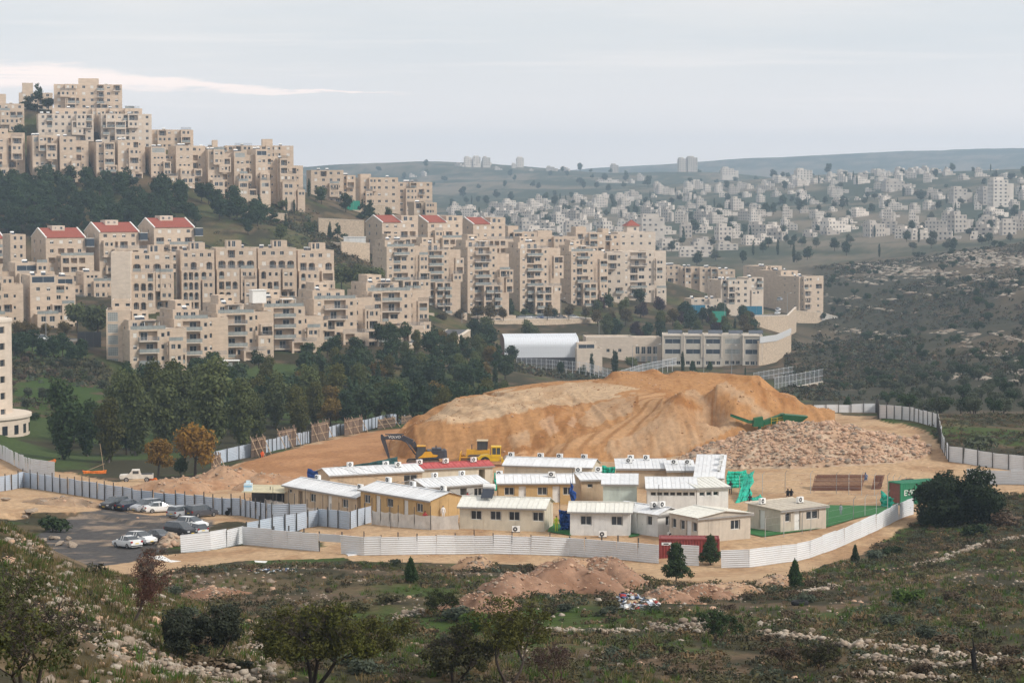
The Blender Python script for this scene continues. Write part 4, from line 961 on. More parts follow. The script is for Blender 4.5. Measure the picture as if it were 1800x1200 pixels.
# ================================================================ PORTABLE CABINS
def cabmat(n, c): return mat(n, c, .75, .1, 1.2, dirt=tuple(x * .5 for x in c), dirt_amt=.55)
OCHRE, TANW, CREAMW, WHITEW, GREYW, GRNW, BEIGEW = (cabmat('ochre_wall', (.50, .335, .155)), cabmat('tan_wall', (.50, .385, .265)), cabmat('cream_wall', (.60, .54, .43)), cabmat('white_wall', (.68, .68, .66)), cabmat('grey_panel', (.40, .395, .37)), cabmat('pale_green_wall', (.52, .60, .56)), cabmat('beige_wall', (.52, .46, .385)))
ROOFW = mat('white_roof_sheet', (.70, .71, .72), .5, .12, .8, spec=.4, dirt=(.42, .37, .31), dirt_amt=.55, obj_var=.05)
ROOFC = mat('cream_roof_sheet', (.70, .69, .63), .55, .1, .8, spec=.4, dirt=(.42, .36, .28), dirt_amt=.5, obj_var=.05)
ROOFR = mat('red_roof_sheet', (.45, .075, .07), .6, .2, .8, spec=.4, dirt=(.6, .4, .36), dirt_amt=.3)
ROOFO = mat('old_tan_roof', (.60, .54, .45), .9, .15, .9, dirt=(.36, .27, .18), dirt_amt=.6)
GUTTER = mat('gutter_grey', (.30, .29, .28), .7, .1, 2)
DOORW = mat('cabin_door', (.70, .70, .68), .5, .06, 2)
_DR = {}
def door_mesh(w, h):
    k = (round(w, 1), round(h, 1))
    if k not in _DR:
        b = MB(); b.box(0, .02, 0, w, .07, h, 0); b.box(-.05, 0, 0, 0, .1, h + .05, 1); b.box(w, 0, 0, w + .05, .1, h + .05, 1); b.box(0, 0, h, w, .1, h + .05, 1); b.box(w - .14, -.03, h * .46, w - .08, .02, h * .5, 2)
        _DR[k] = b.mesh('door', [DOORW, FRAME, DARKMET])
    return _DR[k]
AC_ME = {}
def ac_meshes():
    if not AC_ME:
        b = MB(); b.box(-.42, -.17, .08, .42, .17, .68, 0); b.box(-.4, -.15, 0, -.3, .15, .08, 1); b.box(.3, -.15, 0, .4, .15, .08, 1); AC_ME['casing'] = b.mesh('casing', [TANKW, DARKMET])
        g = MB(); g.tube((-.1, -.172, .38), (-.1, -.19, .38), .25, n=12, m=0); g.tube((-.1, -.188, .38), (-.1, -.196, .38), .08, n=8, m=1); AC_ME['fan_grille'] = g.mesh('fan_grille', [DARKMET, TANKW])
        c = MB(); c.box(-.36, .172, .12, .36, .18, .64, 0); AC_ME['coil'] = c.mesh('coil', [DARKMET])
    return AC_ME
def ac_unit(loc, rz, label):
    M_ = ac_meshes(); e = empty('air_conditioner', loc, rz, label, 'air conditioner', 'air conditioner units')
    for k in ('casing', 'fan_grille', 'coil'): put(k, M_[k], e)
    return e
CABIN = {}
def cabin(key, label, A, B, dep, h, wall, roof, rise=.7, kind='gable', front=(), left=(), right=(), d0=225, d1=420, ac=(), ov=.25, ridge='x', seam=1.2, side_wall=None, zoff=0, found=1.2):
    """A and B: pixels where the two front corners meet the ground; openings given as (fraction, kind)"""
    a, b = gp(*A, d0, d1), gp(*B, d0, d1); w = math.hypot(b.x - a.x, b.y - a.y); t = math.atan2(b.y - a.y, b.x - a.x)
    z = max(a.z, b.z) * .5 + min(a.z, b.z) * .5 + .12 + zoff
    Bk = Block('portable_cabin', label, (a.x, a.y, z), t, 'cabin', 'portable cabins', stone=wall, seed=len(CABIN))
    doors = []
    def ops(lst, W, side):
        o = []
        for f, k in lst:
            if k == 'dr': o.append((f * W, .02, .9, 2.05, 'w')); doors.append(1)
            elif k == 'op': o.append((f * W, .02, .9, 2.0, 'v'))
            elif k == 'w2': o.append((f * W, .95, 1.25, 1.0, 'w'))
            elif k == 'w3': o.append((f * W, 1.0, 1.9, .95, 'w'))
            elif k == 'ws': o.append((f * W, 1.55, .7, .5, 'w'))
            else: o.append((f * W, 1.0, .8, 1.0, 'w'))
        return [q for q in o]
    dl = {}
    # doors replace the glazed part afterwards
    before = set(x.name for x in Bk.root.children)
    Bk.vol(0, w, 0, dep, 0, h, f=ops(front, w, 'f'), l=ops(left, dep, 'l'), r=ops(right, dep, 'r'), parapet=0, found=found)
    for o in list(Bk.root.children):
        if o.name.startswith('window') and abs(o.location.z - .02) < .005:
            o.data = door_mesh(.9, 2.05); o.name = 'door'
    # panel seams
    n = int(w / seam)
    for i in range(1, n): Bk.wall.box(w * i / n - .02, -.016, .05, w * i / n + .02, .0, .5, 0) if False else None
    sm = MB()
    for i in range(1, n):
        x = w * i / n
        if not any(abs(x - (f * w + .6)) < .85 for f, k in front): sm.box(x - .025, -.022, .05, x + .025, -.001, h - .05)
    m = int(dep / seam)
    for i in range(1, m):
        y = dep * i / m
        if not any(abs(y - (dep - f * dep - .6)) < .9 for f, k in left): sm.box(-.022, y - .025, .05, -.001, y + .025, h - .05)
        if not any(abs(y - (f * dep + .6)) < .9 for f, k in right): sm.box(w + .001, y - .025, .05, w + .022, y + .025, h - .05)
    if sm.v: sm.build('panel_seams', wall, Bk.root)
    # roof
    if kind == 'gable':
        if ridge == 'x': Bk.wall.prism([(0, h + .002), (dep, h + .002), (dep / 2, h + rise)], 'x', .01, w - .01); planes = [((-ov, -ov), (w + ov, -ov), dep / 2, h - ov * rise * 2 / dep, h + rise, 1), ((-ov, dep + ov), (w + ov, dep + ov), dep / 2, h - ov * rise * 2 / dep, h + rise, 1)]
        else: Bk.wall.prism([(w, h + .002), (w / 2, h + rise), (0, h + .002)], 'y', .01, dep - .01); planes = [((-ov, -ov), (-ov, dep + ov), w / 2, h - ov * rise * 2 / w, h + rise, 0), ((w + ov, -ov), (w + ov, dep + ov), w / 2, h - ov * rise * 2 / w, h + rise, 0)]
    else:
        Bk.wall.prism([(0, h + .002), (dep, h + .002), (dep, h + rise)], 'x', .01, w - .01); planes = [((-ov, -ov), (w + ov, -ov), dep + ov, h - ov * rise / dep, h + rise + ov * rise / dep, 1)]
    rb = MB()
    if kind == 'gable':
        if ridge == 'x': rb.box(-ov, dep / 2 - .12, h + rise + .03, w + ov, dep / 2 + .12, h + rise + .09)
        else: rb.box(w / 2 - .12, -ov, h + rise + .03, w / 2 + .12, dep + ov, h + rise + .09)
    else: rb.box(-ov, dep + ov - .06, h + rise + .04, w + ov, dep + ov + .04, h + rise + .14)
    ro = rb.build('roof', roof, Bk.root)
    if kind == 'flat': pass
    for p, q, mid, zl, zh, ax in planes:
        ln = (q[0] - p[0]) if ax else (q[1] - p[1]); k = max(2, round(ln / 1.05)); lw = ln / k
        lo = p[1] if ax else p[0]; run = mid - lo; sl = math.hypot(run, zh - zl)
        me = MB(); e = .015
        def PT(s, u, zoff): # s along, u 0..1 up the slope
            return (s, run * u, (zh - zl) * u + zoff) if ax else (run * u, s, (zh - zl) * u + zoff)
        fl = (run > 0) == bool(ax)
        def quad(a_, b_, c_, d_): me.face([a_, b_, c_, d_] if fl else [d_, c_, b_, a_])
        for s0, s1, zz in ((0, lw * .06, .075), (lw * .06, lw * .5 - .03, .03), (lw * .5 - .03, lw * .5 + .03, .065), (lw * .5 + .03, lw - e, .03)):
            quad(PT(s0, 0, zz), PT(s1, 0, zz), PT(s1, 1, zz), PT(s0, 1, zz)); quad(PT(s1, 0, .004), PT(s0, 0, .004), PT(s0, 1, .004), PT(s1, 1, .004)); quad(PT(s0, 0, .004), PT(s1, 0, .004), PT(s1, 0, zz), PT(s0, 0, zz))
        for s0 in (0, lw * .06, lw * .5 - .03, lw * .5 + .03, lw - e): quad(PT(s0, 0, .0), PT(s0, 0, .075), PT(s0, 1, .075), PT(s0, 1, .0)) if s0 in (0,) else quad(PT(s0, 0, .03), PT(s0, 0, .06), PT(s0, 1, .06), PT(s0, 1, .03))
        mesh = me.mesh('roof_panel', roof)
        for i in range(k): put('roof_panel', mesh, ro, (p[0] + lw * i, p[1], zl) if ax else (p[0], p[1] + lw * i, zl))
    g = MB(); g.box(-ov, -ov - .07, h - .22, w + ov, -ov + .01, h - .06); g.build('gutter', GUTTER, Bk.root)
    Bk.done()
    CABIN[key] = (Bk.root, w, dep, h, rise, kind, ridge, t, label)
    for i, (fx, fy, rz, what) in enumerate(ac):
        x = fx * w; y = fy * dep
        if kind == 'gable': zz = h + rise * (1 - abs((y / dep if ridge == 'x' else x / w) * 2 - 1))
        else: zz = h + rise * y / dep
        P = Bk.root.matrix_basis @ Vector((x, y, zz + .05)); ac_unit(P, t + rz, what)
    return Bk.root
WN = 'white air conditioner on the roof of '
cabin('c1', 'long cream cabin in the near row with a solar boiler on its roof', (808, 929), (957, 934), 5.2, 2.4, CREAMW, ROOFC, .75, front=((.13, 'w2'), (.36, 'w2'), (.58, 'w2'), (.86, 'w2')))
cabin('c2', 'near white cabin with two windows and a ribbed cream roof', (1002, 940), (1108, 941), 4.2, 2.45, WHITEW, ROOFC, .7, front=((.17, 'w2'), (.68, 'w2')), ov=.3)
cabin('c3', 'white gabled cabin with its long side to the playing ground, beside the beige one', (1156, 943), (1196, 938), 6.5, 2.3, WHITEW, ROOFW, .55, front=((.35, 'w2'),), left=((.18, 'w'), (.52, 'dr'), (.75, 'w')), ridge='y', ac=((.3, .25, 0, 'pair of dark boxes, left air conditioner on the small white gabled cabin'), (.4, .12, 0, 'pair of dark boxes, right air conditioner on the small white gabled cabin')))
cabin('c4', 'large beige cabin above the red container', (1227, 954), (1319, 946), 5.0, 2.55, BEIGEW, ROOFC, .45, front=((.62, 'w2'),), left=((.08, 'w'), (.38, 'w'), (.58, 'dr'), (.8, 'w')), ridge='y')
cabin('c5', 'worn two-tone cabin on blocks at the edge of the green field', (1372, 936), (1452, 928), 5.2, 2.35, BEIGEW, ROOFO, .22, 'shed', front=((.1, 'w'), (.3, 'dr'), (.56, 'w3')), left=((.35, 'dr'),), ac=((.1, .7, .2, WN + 'the worn two-tone cabin, left'), (.75, .45, .1, WN + 'the worn two-tone cabin, right')))
cabin('c6', 'long ochre cabin with white windows in the second row', (876, 884), (1008, 886), 5.0, 2.5, OCHRE, ROOFW, .75, front=((.08, 'w2'), (.27, 'dr'), (.52, 'w2'), (.72, 'dr'), (.86, 'w2')), ac=((.03, .8, 0, WN + 'the long ochre second-row cabin, left'), (.72, .3, 0, WN + 'the long ochre second-row cabin, right')))
cabin('c7', 'small tan cabin between the ochre one and the pale green one', (1022, 880), (1064, 880), 6, 2.6, TANW, ROOFW, .5, front=((.25, 'ws'),), ac=((.1, .5, 0, WN + 'the small tan cabin, left'), (.95, .5, 0, WN + 'the small tan cabin, right')))
cabin('c8', 'pale green windowless box cabin in the second row', (1060, 890), (1119, 891), 5.5, 2.7, GRNW, ROOFW, .5, 'shed')
cabin('c9', 'long white cabin with a row of small square windows', (1138, 895), (1224, 896), 4.6, 2.5, WHITEW, ROOFW, .7, 'shed', front=tuple((.06 + .132 * i, 'ws') for i in range(7)))
cabin('c10', 'short white cabin joined to the right end of the long white one', (1225, 896), (1280, 894), 4.6, 2.6, WHITEW, ROOFC, .5, 'shed', front=((.08, 'ws'), (.3, 'ws'), (.52, 'ws')))
cabin('c11', 'white-roofed cabin at the back with three air conditioners', (1085, 858), (1172, 857), 6, 2.5, TANW, ROOFW, .5, 'shed', d0=290, ac=((.25, .55, 0, WN + 'the back cabin, nearest of three'), (.3, .9, .1, WN + 'the back cabin, middle of three'), (.62, .9, 0, WN + 'the back cabin, right of three')))
cabin('c12', 'small white-roofed cabin left of the steep white roof', (1174, 862), (1222, 861), 6.5, 2.5, TANW, ROOFW, .5, 'shed', d0=290, ac=((.3, .6, 0, WN + 'the small back cabin, left'), (.8, .6, 0, WN + 'the small back cabin, right')))
cabin('c13', 'cabin with a steep white ribbed roof beside the green net', (1222, 872), (1270, 872), 8.5, 2.3, WHITEW, ROOFW, 1.9, 'shed', d0=280, ac=((.85, .3, 1.4, WN + 'the steep-roofed cabin, lowest of three'), (.88, .55, 1.4, WN + 'the steep-roofed cabin, middle of three'), (.9, .8, 1.4, WN + 'the steep-roofed cabin, topmost of three')))
cabin('c14', 'long white-roofed cabin at the back below the dirt mound', (886, 850), (1040, 852), 5, 2.4, CREAMW, ROOFW, .8, 'gable', d0=290, ac=((.02, .6, .2, WN + 'the long back cabin, first from the left'), (.36, .6, 0, WN + 'the long back cabin, second from the left'), (.58, .6, 0, WN + 'the long back cabin, third from the left'), (.86, .6, 0, WN + 'the long back cabin, last from the left')))
cabin('c15', 'cabin with a faded red sheet roof below the excavator', (712, 858), (866, 852), 4, 2.5, CREAMW, ROOFR, .45, 'gable', front=((.84, 'op'),), d0=290, ac=((.2, .35, .3, WN + 'the red-roofed cabin, left'), (.5, .35, .3, WN + 'the red-roofed cabin, middle'), (.82, .35, .3, WN + 'the red-roofed cabin, right')))
cabin('c16', 'tan cabin with a white roof behind the left cloth screen', (500, 895), (628, 904), 5.2, 2.45, TANW, ROOFW, .7, 'gable', front=((.06, 'ws'), (.2, 'op'), (.36, 'w2'), (.6, 'dr'), (.8, 'w2')), ac=((.08, .8, 0, WN + 'the tan left cabin, left'), (.88, .35, 0, WN + 'the tan left cabin, right')))
cabin('c17', 'bright ochre cabin with a white roof and glazed door', (634, 904), (757, 913), 5.2, 2.5, OCHRE, ROOFW, .7, 'gable', front=((.05, 'w2'), (.22, 'dr'), (.38, 'w2'), (.62, 'dr'), (.8, 'w2')), ac=((.1, .6, 0, WN + 'the bright ochre cabin, left'), (.4, .7, 0, WN + 'the bright ochre cabin, middle'), (.93, .5, 0, WN + 'the bright ochre cabin, right')))
cabin('c18', 'tan cabin with a wire-strung white roof in front of the dark netting', (580, 868), (742, 860), 5, 2.4, TANW, ROOFW, .6, 'gable', front=((.8, 'w3'),), d0=285, ac=((.3, .6, .2, WN + 'the wire-strung cabin, left'), (.72, .8, .2, WN + 'the wire-strung cabin, back'), (.78, .3, .2, WN + 'the wire-strung cabin, right')))
cabin('c19', 'grey ribbed cabin with an open door left of the long ochre one', (750, 893), (857, 886), 5.6, 2.5, GREYW, ROOFW, .65, 'gable', front=((.3, 'ws'), (.55, 'op'), (.78, 'w2')), ac=((.35, .6, .3, WN + 'the grey ribbed cabin, left'), (.8, .6, .3, WN + 'the grey ribbed cabin, right')), seam=.6)
# AC units standing on the ground beside cabins
for px, py, lb in ((907, 934, 'white air conditioner on the ground below the long cream cabin'), (1059, 943, 'white air conditioner on the ground below the near white cabin'), (1180, 945, 'white air conditioner on the ground left of the beige cabin'), (1207, 953, 'white air conditioner on the ground at the beige cabin door')):
    ac_unit(gp(px, py, 225, 300) + Vector((0, -.5, 0)), .1, lb)
# solar boiler on the long cream cabin
def on_cabin(k, fx, fy):
    root, w, dep, h, rise, kind, ridge, t, _ = CABIN[k]; y = fy * dep
    z = h + (rise * (1 - abs(fy * 2 - 1)) if kind == 'gable' else rise * fy); return root.matrix_basis @ Vector((fx * w, y, z + .05)), t
p, t = on_cabin('c1', .22, .42)
tag(put('solar_boiler', roof_tank_mesh(), None, p, (0, 0, t)), 'silver solar boiler with panels on the long cream cabin', 'solar boiler')
# tank shelter at the left of the cabins
def shelter():
    g = gp(430, 898, 260, 330); e = empty('open_shelter', g, -.15, 'open shack with a pale sheet roof beside the left cabins', 'shed')
    for x, y in ((0, 0), (4.8, 0), (0, 3.6), (4.8, 3.6)): MB().tube((x, y, -.6), (x, y, 2.4), .06).build('post', POST, e)
    MB().hexa([(-.3, -.3, 2.35), (5.2, -.3, 2.35), (5.2, 4, 2.75), (-.3, 4, 2.75), (-.3, -.3, 2.43), (5.2, -.3, 2.43), (5.2, 4, 2.83), (-.3, 4, 2.83)]).build('roof', mat('straw_sheet', (.50, .45, .31), .9, .2, 1), e)
    MB().box(0, 3.55, 0, 4.8, 3.65, 2.4).build('back_wall', DARKMET, e); MB().box(3.2, .05, .0, 4.75, .12, 1.3).build('screen', GREYW, e)
    b = MB(); b.box(0, 0, 0, 1.0, 1.0, .95, 0); b.box(.25, .25, .95, .75, .75, 1.3, 0); b.box(-.01, -.02, .55, 1.01, -.005, .72, 1)
    o = b.build('water_tank', [mat('pale_blue_tank', (.62, .74, .80), .5, .08, 2), mat('tank_band', (.25, .5, .7), .5)], None, loc=g + Vector((-.1, .1, 2.42))); tag(o, 'pale blue water tank on the roof of the open shack', 'water tank')
shelter()
# tarpaulins and nets
def sheet_obj(name, label, cat, P, m, wob=.15, seed=1, nu=10, nv=5):
    """P: four corners (bottom left, bottom right, top right, top left)"""
    r = random.Random(seed); b = MB(); rows = []
    for j in range(nv + 1):
        row = []
        for i in range(nu + 1):
            u, v = i / nu, j / nv; q = P[0].lerp(P[1], u).lerp(P[3].lerp(P[2], u), v); row.append(q + Vector((r.uniform(-wob, wob), r.uniform(-wob, wob), r.uniform(-wob, wob) * (.4 if v else .1) - .25 * wob * 4 * math.sin(math.pi * u) * v)))
        rows.append(row)
    for j in range(nv):
        for i in range(nu): b.face([rows[j][i], rows[j][i + 1], rows[j + 1][i + 1], rows[j + 1][i]])
    o = b.build(name, m, None, True); tag(o, label, cat); s = o.modifiers.new('thickness', 'SOLIDIFY'); s.thickness = .02; return o
BLUET = mat('blue_tarpaulin', (.015, .07, .30), .6, .2, 1.5); GREENN = mat('green_net', (.02, .42, .29), .8, .2, 1.5); DARKN = mat('dark_green_net', (.02, .07, .075), .85, .2, 1.5)
def quad_px(pts, d0, d1, hs):
    a, b = gp(*pts[0], d0, d1), gp(*pts[1], d0, d1); return [a, b, b + Vector((0, 0, hs[1])), a + Vector((0, 0, hs[0]))]
sheet_obj('tarpaulin', 'blue tarpaulin at the left end of the wire-strung cabin', 'tarpaulin', quad_px([(541, 862), (568, 864)], 290, 380, (3.0, 2.7)), BLUET)
sheet_obj('shade_net', 'dark green netting stretched behind the wire-strung cabin', 'net', quad_px([(566, 852), (700, 834)], 300, 390, (2.2, 2.6)), DARKN)
sheet_obj('tarpaulin', 'blue tarpaulin between the long cream and the near white cabins', 'tarpaulin', quad_px([(984, 932), (1004, 932)], 240, 300, (2.3, 2.3)), BLUET, seed=4)
sheet_obj('tarpaulin', 'furled blue cloth on a pole between the second-row cabins', 'tarpaulin', quad_px([(1002, 905), (1011, 905)], 250, 310, (4.4, 2.6)), BLUET, seed=5, nu=4)
sheet_obj('green_net', 'green net beside the red-roofed cabin', 'net', quad_px([(869, 862), (886, 862)], 290, 360, (2.4, 2.2)), GREENN, seed=6)
sheet_obj('green_net', 'green net between the long back cabin and its neighbour', 'net', quad_px([(1058, 848), (1082, 848)], 290, 370, (2.4, 2.2)), GREENN, seed=7)
sheet_obj('green_net', 'upright green net right of the steep white roof', 'net', quad_px([(1278, 858), (1312, 856)], 290, 360, (2.3, 2.3)), GREENN, seed=8)
a = gp(1292, 884, 270, 330); b_ = gp(1318, 878, 270, 330)
sheet_obj('green_net', 'torn green net sagging down a pole by the field', 'net', [a, b_, gp(1314, 860, 290, 350) + Vector((.8, 0, 2.6)), gp(1309, 860, 290, 350) + Vector((0, 0, 2.2))], GREENN, .25, 9)
sheet_obj('green_net', 'green net fallen flat on the ground by the field', 'net', [gp(1318, 884, 270, 330) + Vector((0, 0, .1)), gp(1342, 886, 270, 330) + Vector((0, 0, .2)), gp(1336, 873, 270, 340) + Vector((0, 0, .3)), gp(1316, 876, 270, 340) + Vector((0, 0, .3))], GREENN, .2, 10)
sheet_obj('green_net', 'green net hung beside the green container', 'net', quad_px([(1548, 890), (1570, 893)], 270, 320, (1.9, 1.2)), GREENN, .2, 11)
# cables slung between the roofs, and thin poles
def cable(label, a, b, sag):
    m = MB(); n = 10; pr = None
    for i in range(n + 1):
        t = i / n; p = a.lerp(b, t) - Vector((0, 0, sag * 4 * t * (1 - t)))
        if pr: m.tube(pr, p, .022, n=4)
        pr = p
    tag(m.build('cable', DARKMET), label, 'cable', 'slung cables')
for i, (ka, fa, kb, fb, lb) in enumerate([('c18', (.1, .5), 'c17', (.9, .6), 'black cable slung from the wire-strung cabin to the bright ochre roof'), ('c18', (.3, .4), 'c19', (.1, .5), 'black cable slung from the wire-strung cabin to the grey ribbed one'), ('c16', (.5, .5), 'c17', (.3, .5), 'black cable lying across the left white roofs'), ('c17', (.95, .6), 'c1', (.1, .5), 'black cable slung from the bright ochre cabin to the cream one'), ('c6', (.5, .5), 'c7', (.5, .5), 'black cable over the long ochre cabin')]):
    a, _ = on_cabin(ka, *fa); b_, _ = on_cabin(kb, *fb); cable(lb, a + Vector((0, 0, .35)), b_ + Vector((0, 0, .35)), .5)
for px, py, h, lb in [(1006, 900, 5.2, 'tall thin pole with the furled blue cloth'), (1158, 905, 3.6, 'thin pole before the long white cabin'), (1204, 868, 4.2, 'thin mast behind the long white cabin'), (984, 905, 3.4, 'thin pole by the long ochre cabin'), (687, 928, 3.3, 'thin pole rising from the cloth screen'), (537, 912, 3.6, 'thin pole before the tan left cabin'), (480, 905, 3.4, 'thin pole by the open shack')]:
    p = gp(px, py, 235, 340); tag(MB().tube((0, 0, -.3), (0, 0, h), .045, .03, n=5).build('thin_pole', POST, None, loc=p), lb, 'pole', 'thin poles among the cabins')
# green artificial turf
TURF = mat('artificial_turf', (.03, .135, .035), .95, .15, 1.5)
def turf(label, poly, d0, d1):
    pts = [gp(*p, d0, d1) for p in poly]; c = sum(pts, Vector()) / len(pts); b = MB(); n = 10
    o = []
    for i in range(len(pts)):
        p, q = pts[i], pts[(i + 1) % len(pts)]
        for s in range(n): a_ = p.lerp(q, s / n); o.append(a_)
    rings = [[c.lerp(p, t) for p in o] for t in (0.02, .25, .5, .75, 1)]
    for R_ in rings:
        for p in R_: p.z = H(p.x, p.y) + .09
    for r0, r1 in zip(rings, rings[1:]):
        for i in range(len(o)): j = (i + 1) % len(o); b.face([r0[i], r1[i], r1[j], r0[j]])
    b.face(rings[0]); tag(b.build('artificial_turf', TURF), label, 'playing field')
turf('green artificial turf field behind the worn two-tone cabin', [(1285, 905), (1330, 893), (1440, 888), (1575, 890), (1560, 902), (1450, 928), (1340, 944), (1300, 935)], 240, 330)
turf('strip of green turf between the near white and the gabled cabin', [(1106, 945), (1124, 942), (1126, 900), (1108, 898)], 240, 310)
turf('patch of green turf between the long cream and near white cabins', [(962, 935), (1004, 942), (1004, 925), (972, 920)], 240, 300)
# ================================================================ VEHICLES
TYRE = mat('tyre_rubber', (.018, .018, .019), .9, .2, 4); RIM = mat('wheel_rim', (.36, .36, .37), .35, .1, 4, metal=.6)
CARGL = mat('car_glass', (.05, .06, .07), .06, 0, spec=.9); BLKP = mat('black_plastic', (.025, .025, .027), .6, 0)
HEADL = mat('headlight', (.70, .72, .74), .15, 0, spec=.7); TAILL = mat('tail_light', (.33, .02, .02), .25, 0, spec=.6); PLATE = mat('yellow_number_plate', (.75, .52, .04), .5, 0)
def paint(n, c): return mat('car_paint_' + n, c, .28, .03, 1.5, spec=.55)
PW, PK, PD, PS, PN, PR, PB = paint('white', (.76, .77, .77)), paint('black', (.03, .03, .035)), paint('dark_grey', (.075, .075, .085)), paint('silver', (.36, .37, .39)), paint('navy', (.025, .032, .055)), paint('red', (.35, .03, .03)), paint('blue', (.04, .08, .2))
# stations along the car: x, roof height (None = bonnet/boot), roof half width, belt height
CARS = {
 'sedan': (4.5, 1.76, [(-2.25, .62, .70, .66, 0), (-2.2, .95, .74, .93, 0), (-1.55, 1.02, .72, 1.0, 0), (-.95, 1.42, .56, .95, 1), (.15, 1.45, .58, .93, 1), (1.0, .98, .68, .95, 1), (1.9, .82, .70, .80, 0), (2.22, .68, .66, .66, 0), (2.25, .55, .62, .54, 0)]),
 'hatch': (4.3, 1.78, [(-2.15, .75, .72, .73, 0), (-2.1, 1.02, .72, .98, 1), (-1.75, 1.46, .56, .98, 1), (.1, 1.50, .58, .95, 1), (1.05, .99, .68, .96, 1), (1.85, .84, .70, .82, 0), (2.12, .70, .66, .68, 0), (2.15, .55, .62, .54, 0)]),
 'mpv': (4.6, 1.83, [(-2.3, .80, .76, .78, 0), (-2.27, 1.05, .76, 1.0, 1), (-2.05, 1.62, .62, 1.0, 1), (.3, 1.68, .64, .98, 1), (1.35, 1.06, .72, 1.02, 1), (2.05, .90, .72, .88, 0), (2.28, .74, .68, .72, 0), (2.3, .55, .64, .54, 0)]),
}
_CM = {}
def car_mesh(kind, p):
    k = (kind, p.name)
    if k in _CM: return _CM[k]
    L, W, S = CARS[kind]; b = MB(); rings = []
    for x, zr, wr, zb, cab in S:
        hw = W / 2 * (1 - .10 * max(0, abs(x) / (L / 2) - .8) / .2); zl = .24
        ws = wr / (W / 2 if cab == 0 else 1) * (hw if cab == 0 else 1)
        rings.append(([(x, -hw * .93, zl), (x, -hw, zl + .22), (x, -hw * .985, min(zb - .04, .74)), (x, -hw * .95, zb), (x, -wr * (1 if cab else .95), zr), (x, wr * (1 if cab else .95), zr), (x, hw * .95, zb), (x, hw * .985, min(zb - .04, .74)), (x, hw, zl + .22), (x, hw * .93, zl)], cab))
    for (r0, c0), (r1, c1) in zip(rings, rings[1:]):
        for i in range(9):
            m = 0
            if i in (3, 5) and (c0 or c1): m = 1                     # side glazing
            if i == 4 and c0 != c1: m = 0
            if i == 4 and c0 and c1 and abs(r0[4][2] - r1[4][2]) > .2: m = 1   # windscreens
            if i == 4 and (c0 != c1) and abs(r0[4][2] - r1[4][2]) > .25: m = 1
            b.face([r0[i], r1[i], r1[i + 1], r0[i + 1]], m)
        b.face([r0[9], r1[9], r1[0], r0[0]], 2)
    b.face(list(reversed(rings[0][0])), 0); b.face(rings[-1][0], 0)
    me = b.mesh('body', [p, CARGL, BLKP]); me.polygons.foreach_set('use_smooth', [False] * len(b.f)); _CM[k] = me; return me
WHEEL = []
def wheel_mesh():
    if not WHEEL:
        b = MB(); b.tube((0, -.1, 0), (0, .1, 0), .32, n=14, m=0); WHEEL.append(b.mesh('tyre', [TYRE]))
        b = MB(); b.tube((0, -.108, 0), (0, .108, 0), .2, n=10, m=0); b.tube((0, -.112, 0), (0, .112, 0), .06, n=6, m=1); WHEEL.append(b.mesh('rim', [RIM, BLKP]))
    return WHEEL
_BX = {}
def bx(name, s, m):
    k = (name, s, m.name)
    if k not in _BX: _BX[k] = MB().box(-s[0] / 2, -s[1] / 2, -s[2] / 2, s[0] / 2, s[1] / 2, s[2] / 2).mesh(name, m)
    return _BX[k]
def car(label, kind, p, loc, rz, group=None, detail=True, sc=1.0):
    L, W, S = CARS[kind]; e = empty('car', loc, rz, label, 'car', group); e.scale = (sc, sc, sc)
    bd = put('body', car_mesh(kind, p), e); wm = wheel_mesh(); wb = L * .30
    for x in (-wb, wb * 1.02):
        for y in (-W / 2 + .1, W / 2 - .1):
            w = put('wheel', wm[0], e, (x, y, .32))
            if detail: put('rim', wm[1], w)
    if not detail: return e
    for s in (-1, 1):
        put('headlight', bx('headlight', (.10, .34, .14), HEADL), e, (L / 2 - .05, s * W * .36, .66))
        put('tail_light', bx('tail_light', (.10, .26, .22), TAILL), e, (-L / 2 + .03, s * W * .40, .82))
        put('mirror', bx('mirror', (.14, .2, .13), p), e, (L * .18, s * (W / 2 + .06), .98))
        for x in (-.33, .12): # pillars
            put('pillar', bx('pillar', (.07, .04, .5), p), e, (x * 1.0, s * (W / 2 - .135), 1.18), (s * .33, 0, 0))
        for x in (-.55, .45): put('door_handle', bx('door_handle', (.16, .03, .03), p), e, (x, s * (W / 2 - .005), .84))
    put('number_plate', bx('number_plate', (.02, .46, .11), PLATE), e, (L / 2 + .005, 0, .42)); put('number_plate', bx('number_plate', (.02, .46, .11), PLATE), e, (-L / 2 - .005, 0, .62))
    put('bumper', bx('bumper', (.12, W * .9, .12), BLKP), e, (L / 2 - .03, 0, .33)); put('bumper', bx('bumper', (.12, W * .9, .12), BLKP), e, (-L / 2 + .03, 0, .36))
    return e
def gcar(label, kind, p, px, py, rz, d0=235, d1=340, sc=1.0, **k):
    q = gp(px, py, d0, d1); sc *= .9; e = car(label, kind, p, q, R(rz), sc=sc, **k)
    # settle on the slope
    c, s = math.cos(R(rz)), math.sin(R(rz)); za = H(q.x + c * 1.3, q.y + s * 1.3); zb = H(q.x - c * 1.3, q.y - s * 1.3)
    e.rotation_euler = (0, -math.atan2(za - zb, 2.6), R(rz)); e.location.z = (za + zb) / 2 + .02; return e
CPK = 'cars in the car park'
gcar('black people carrier facing forward, leftmost in the back row', 'mpv', PK, 201, 894, -122, group=CPK)
gcar('black saloon seen from behind, second in the back row', 'sedan', PN, 228, 895, 58, group=CPK)
gcar('silver people carrier facing forward, third in the back row', 'mpv', PS, 257, 898, -132, group=CPK)
gcar('white saloon seen from behind right of the silver people carrier', 'sedan', PW, 282, 900, 22, group=CPK)
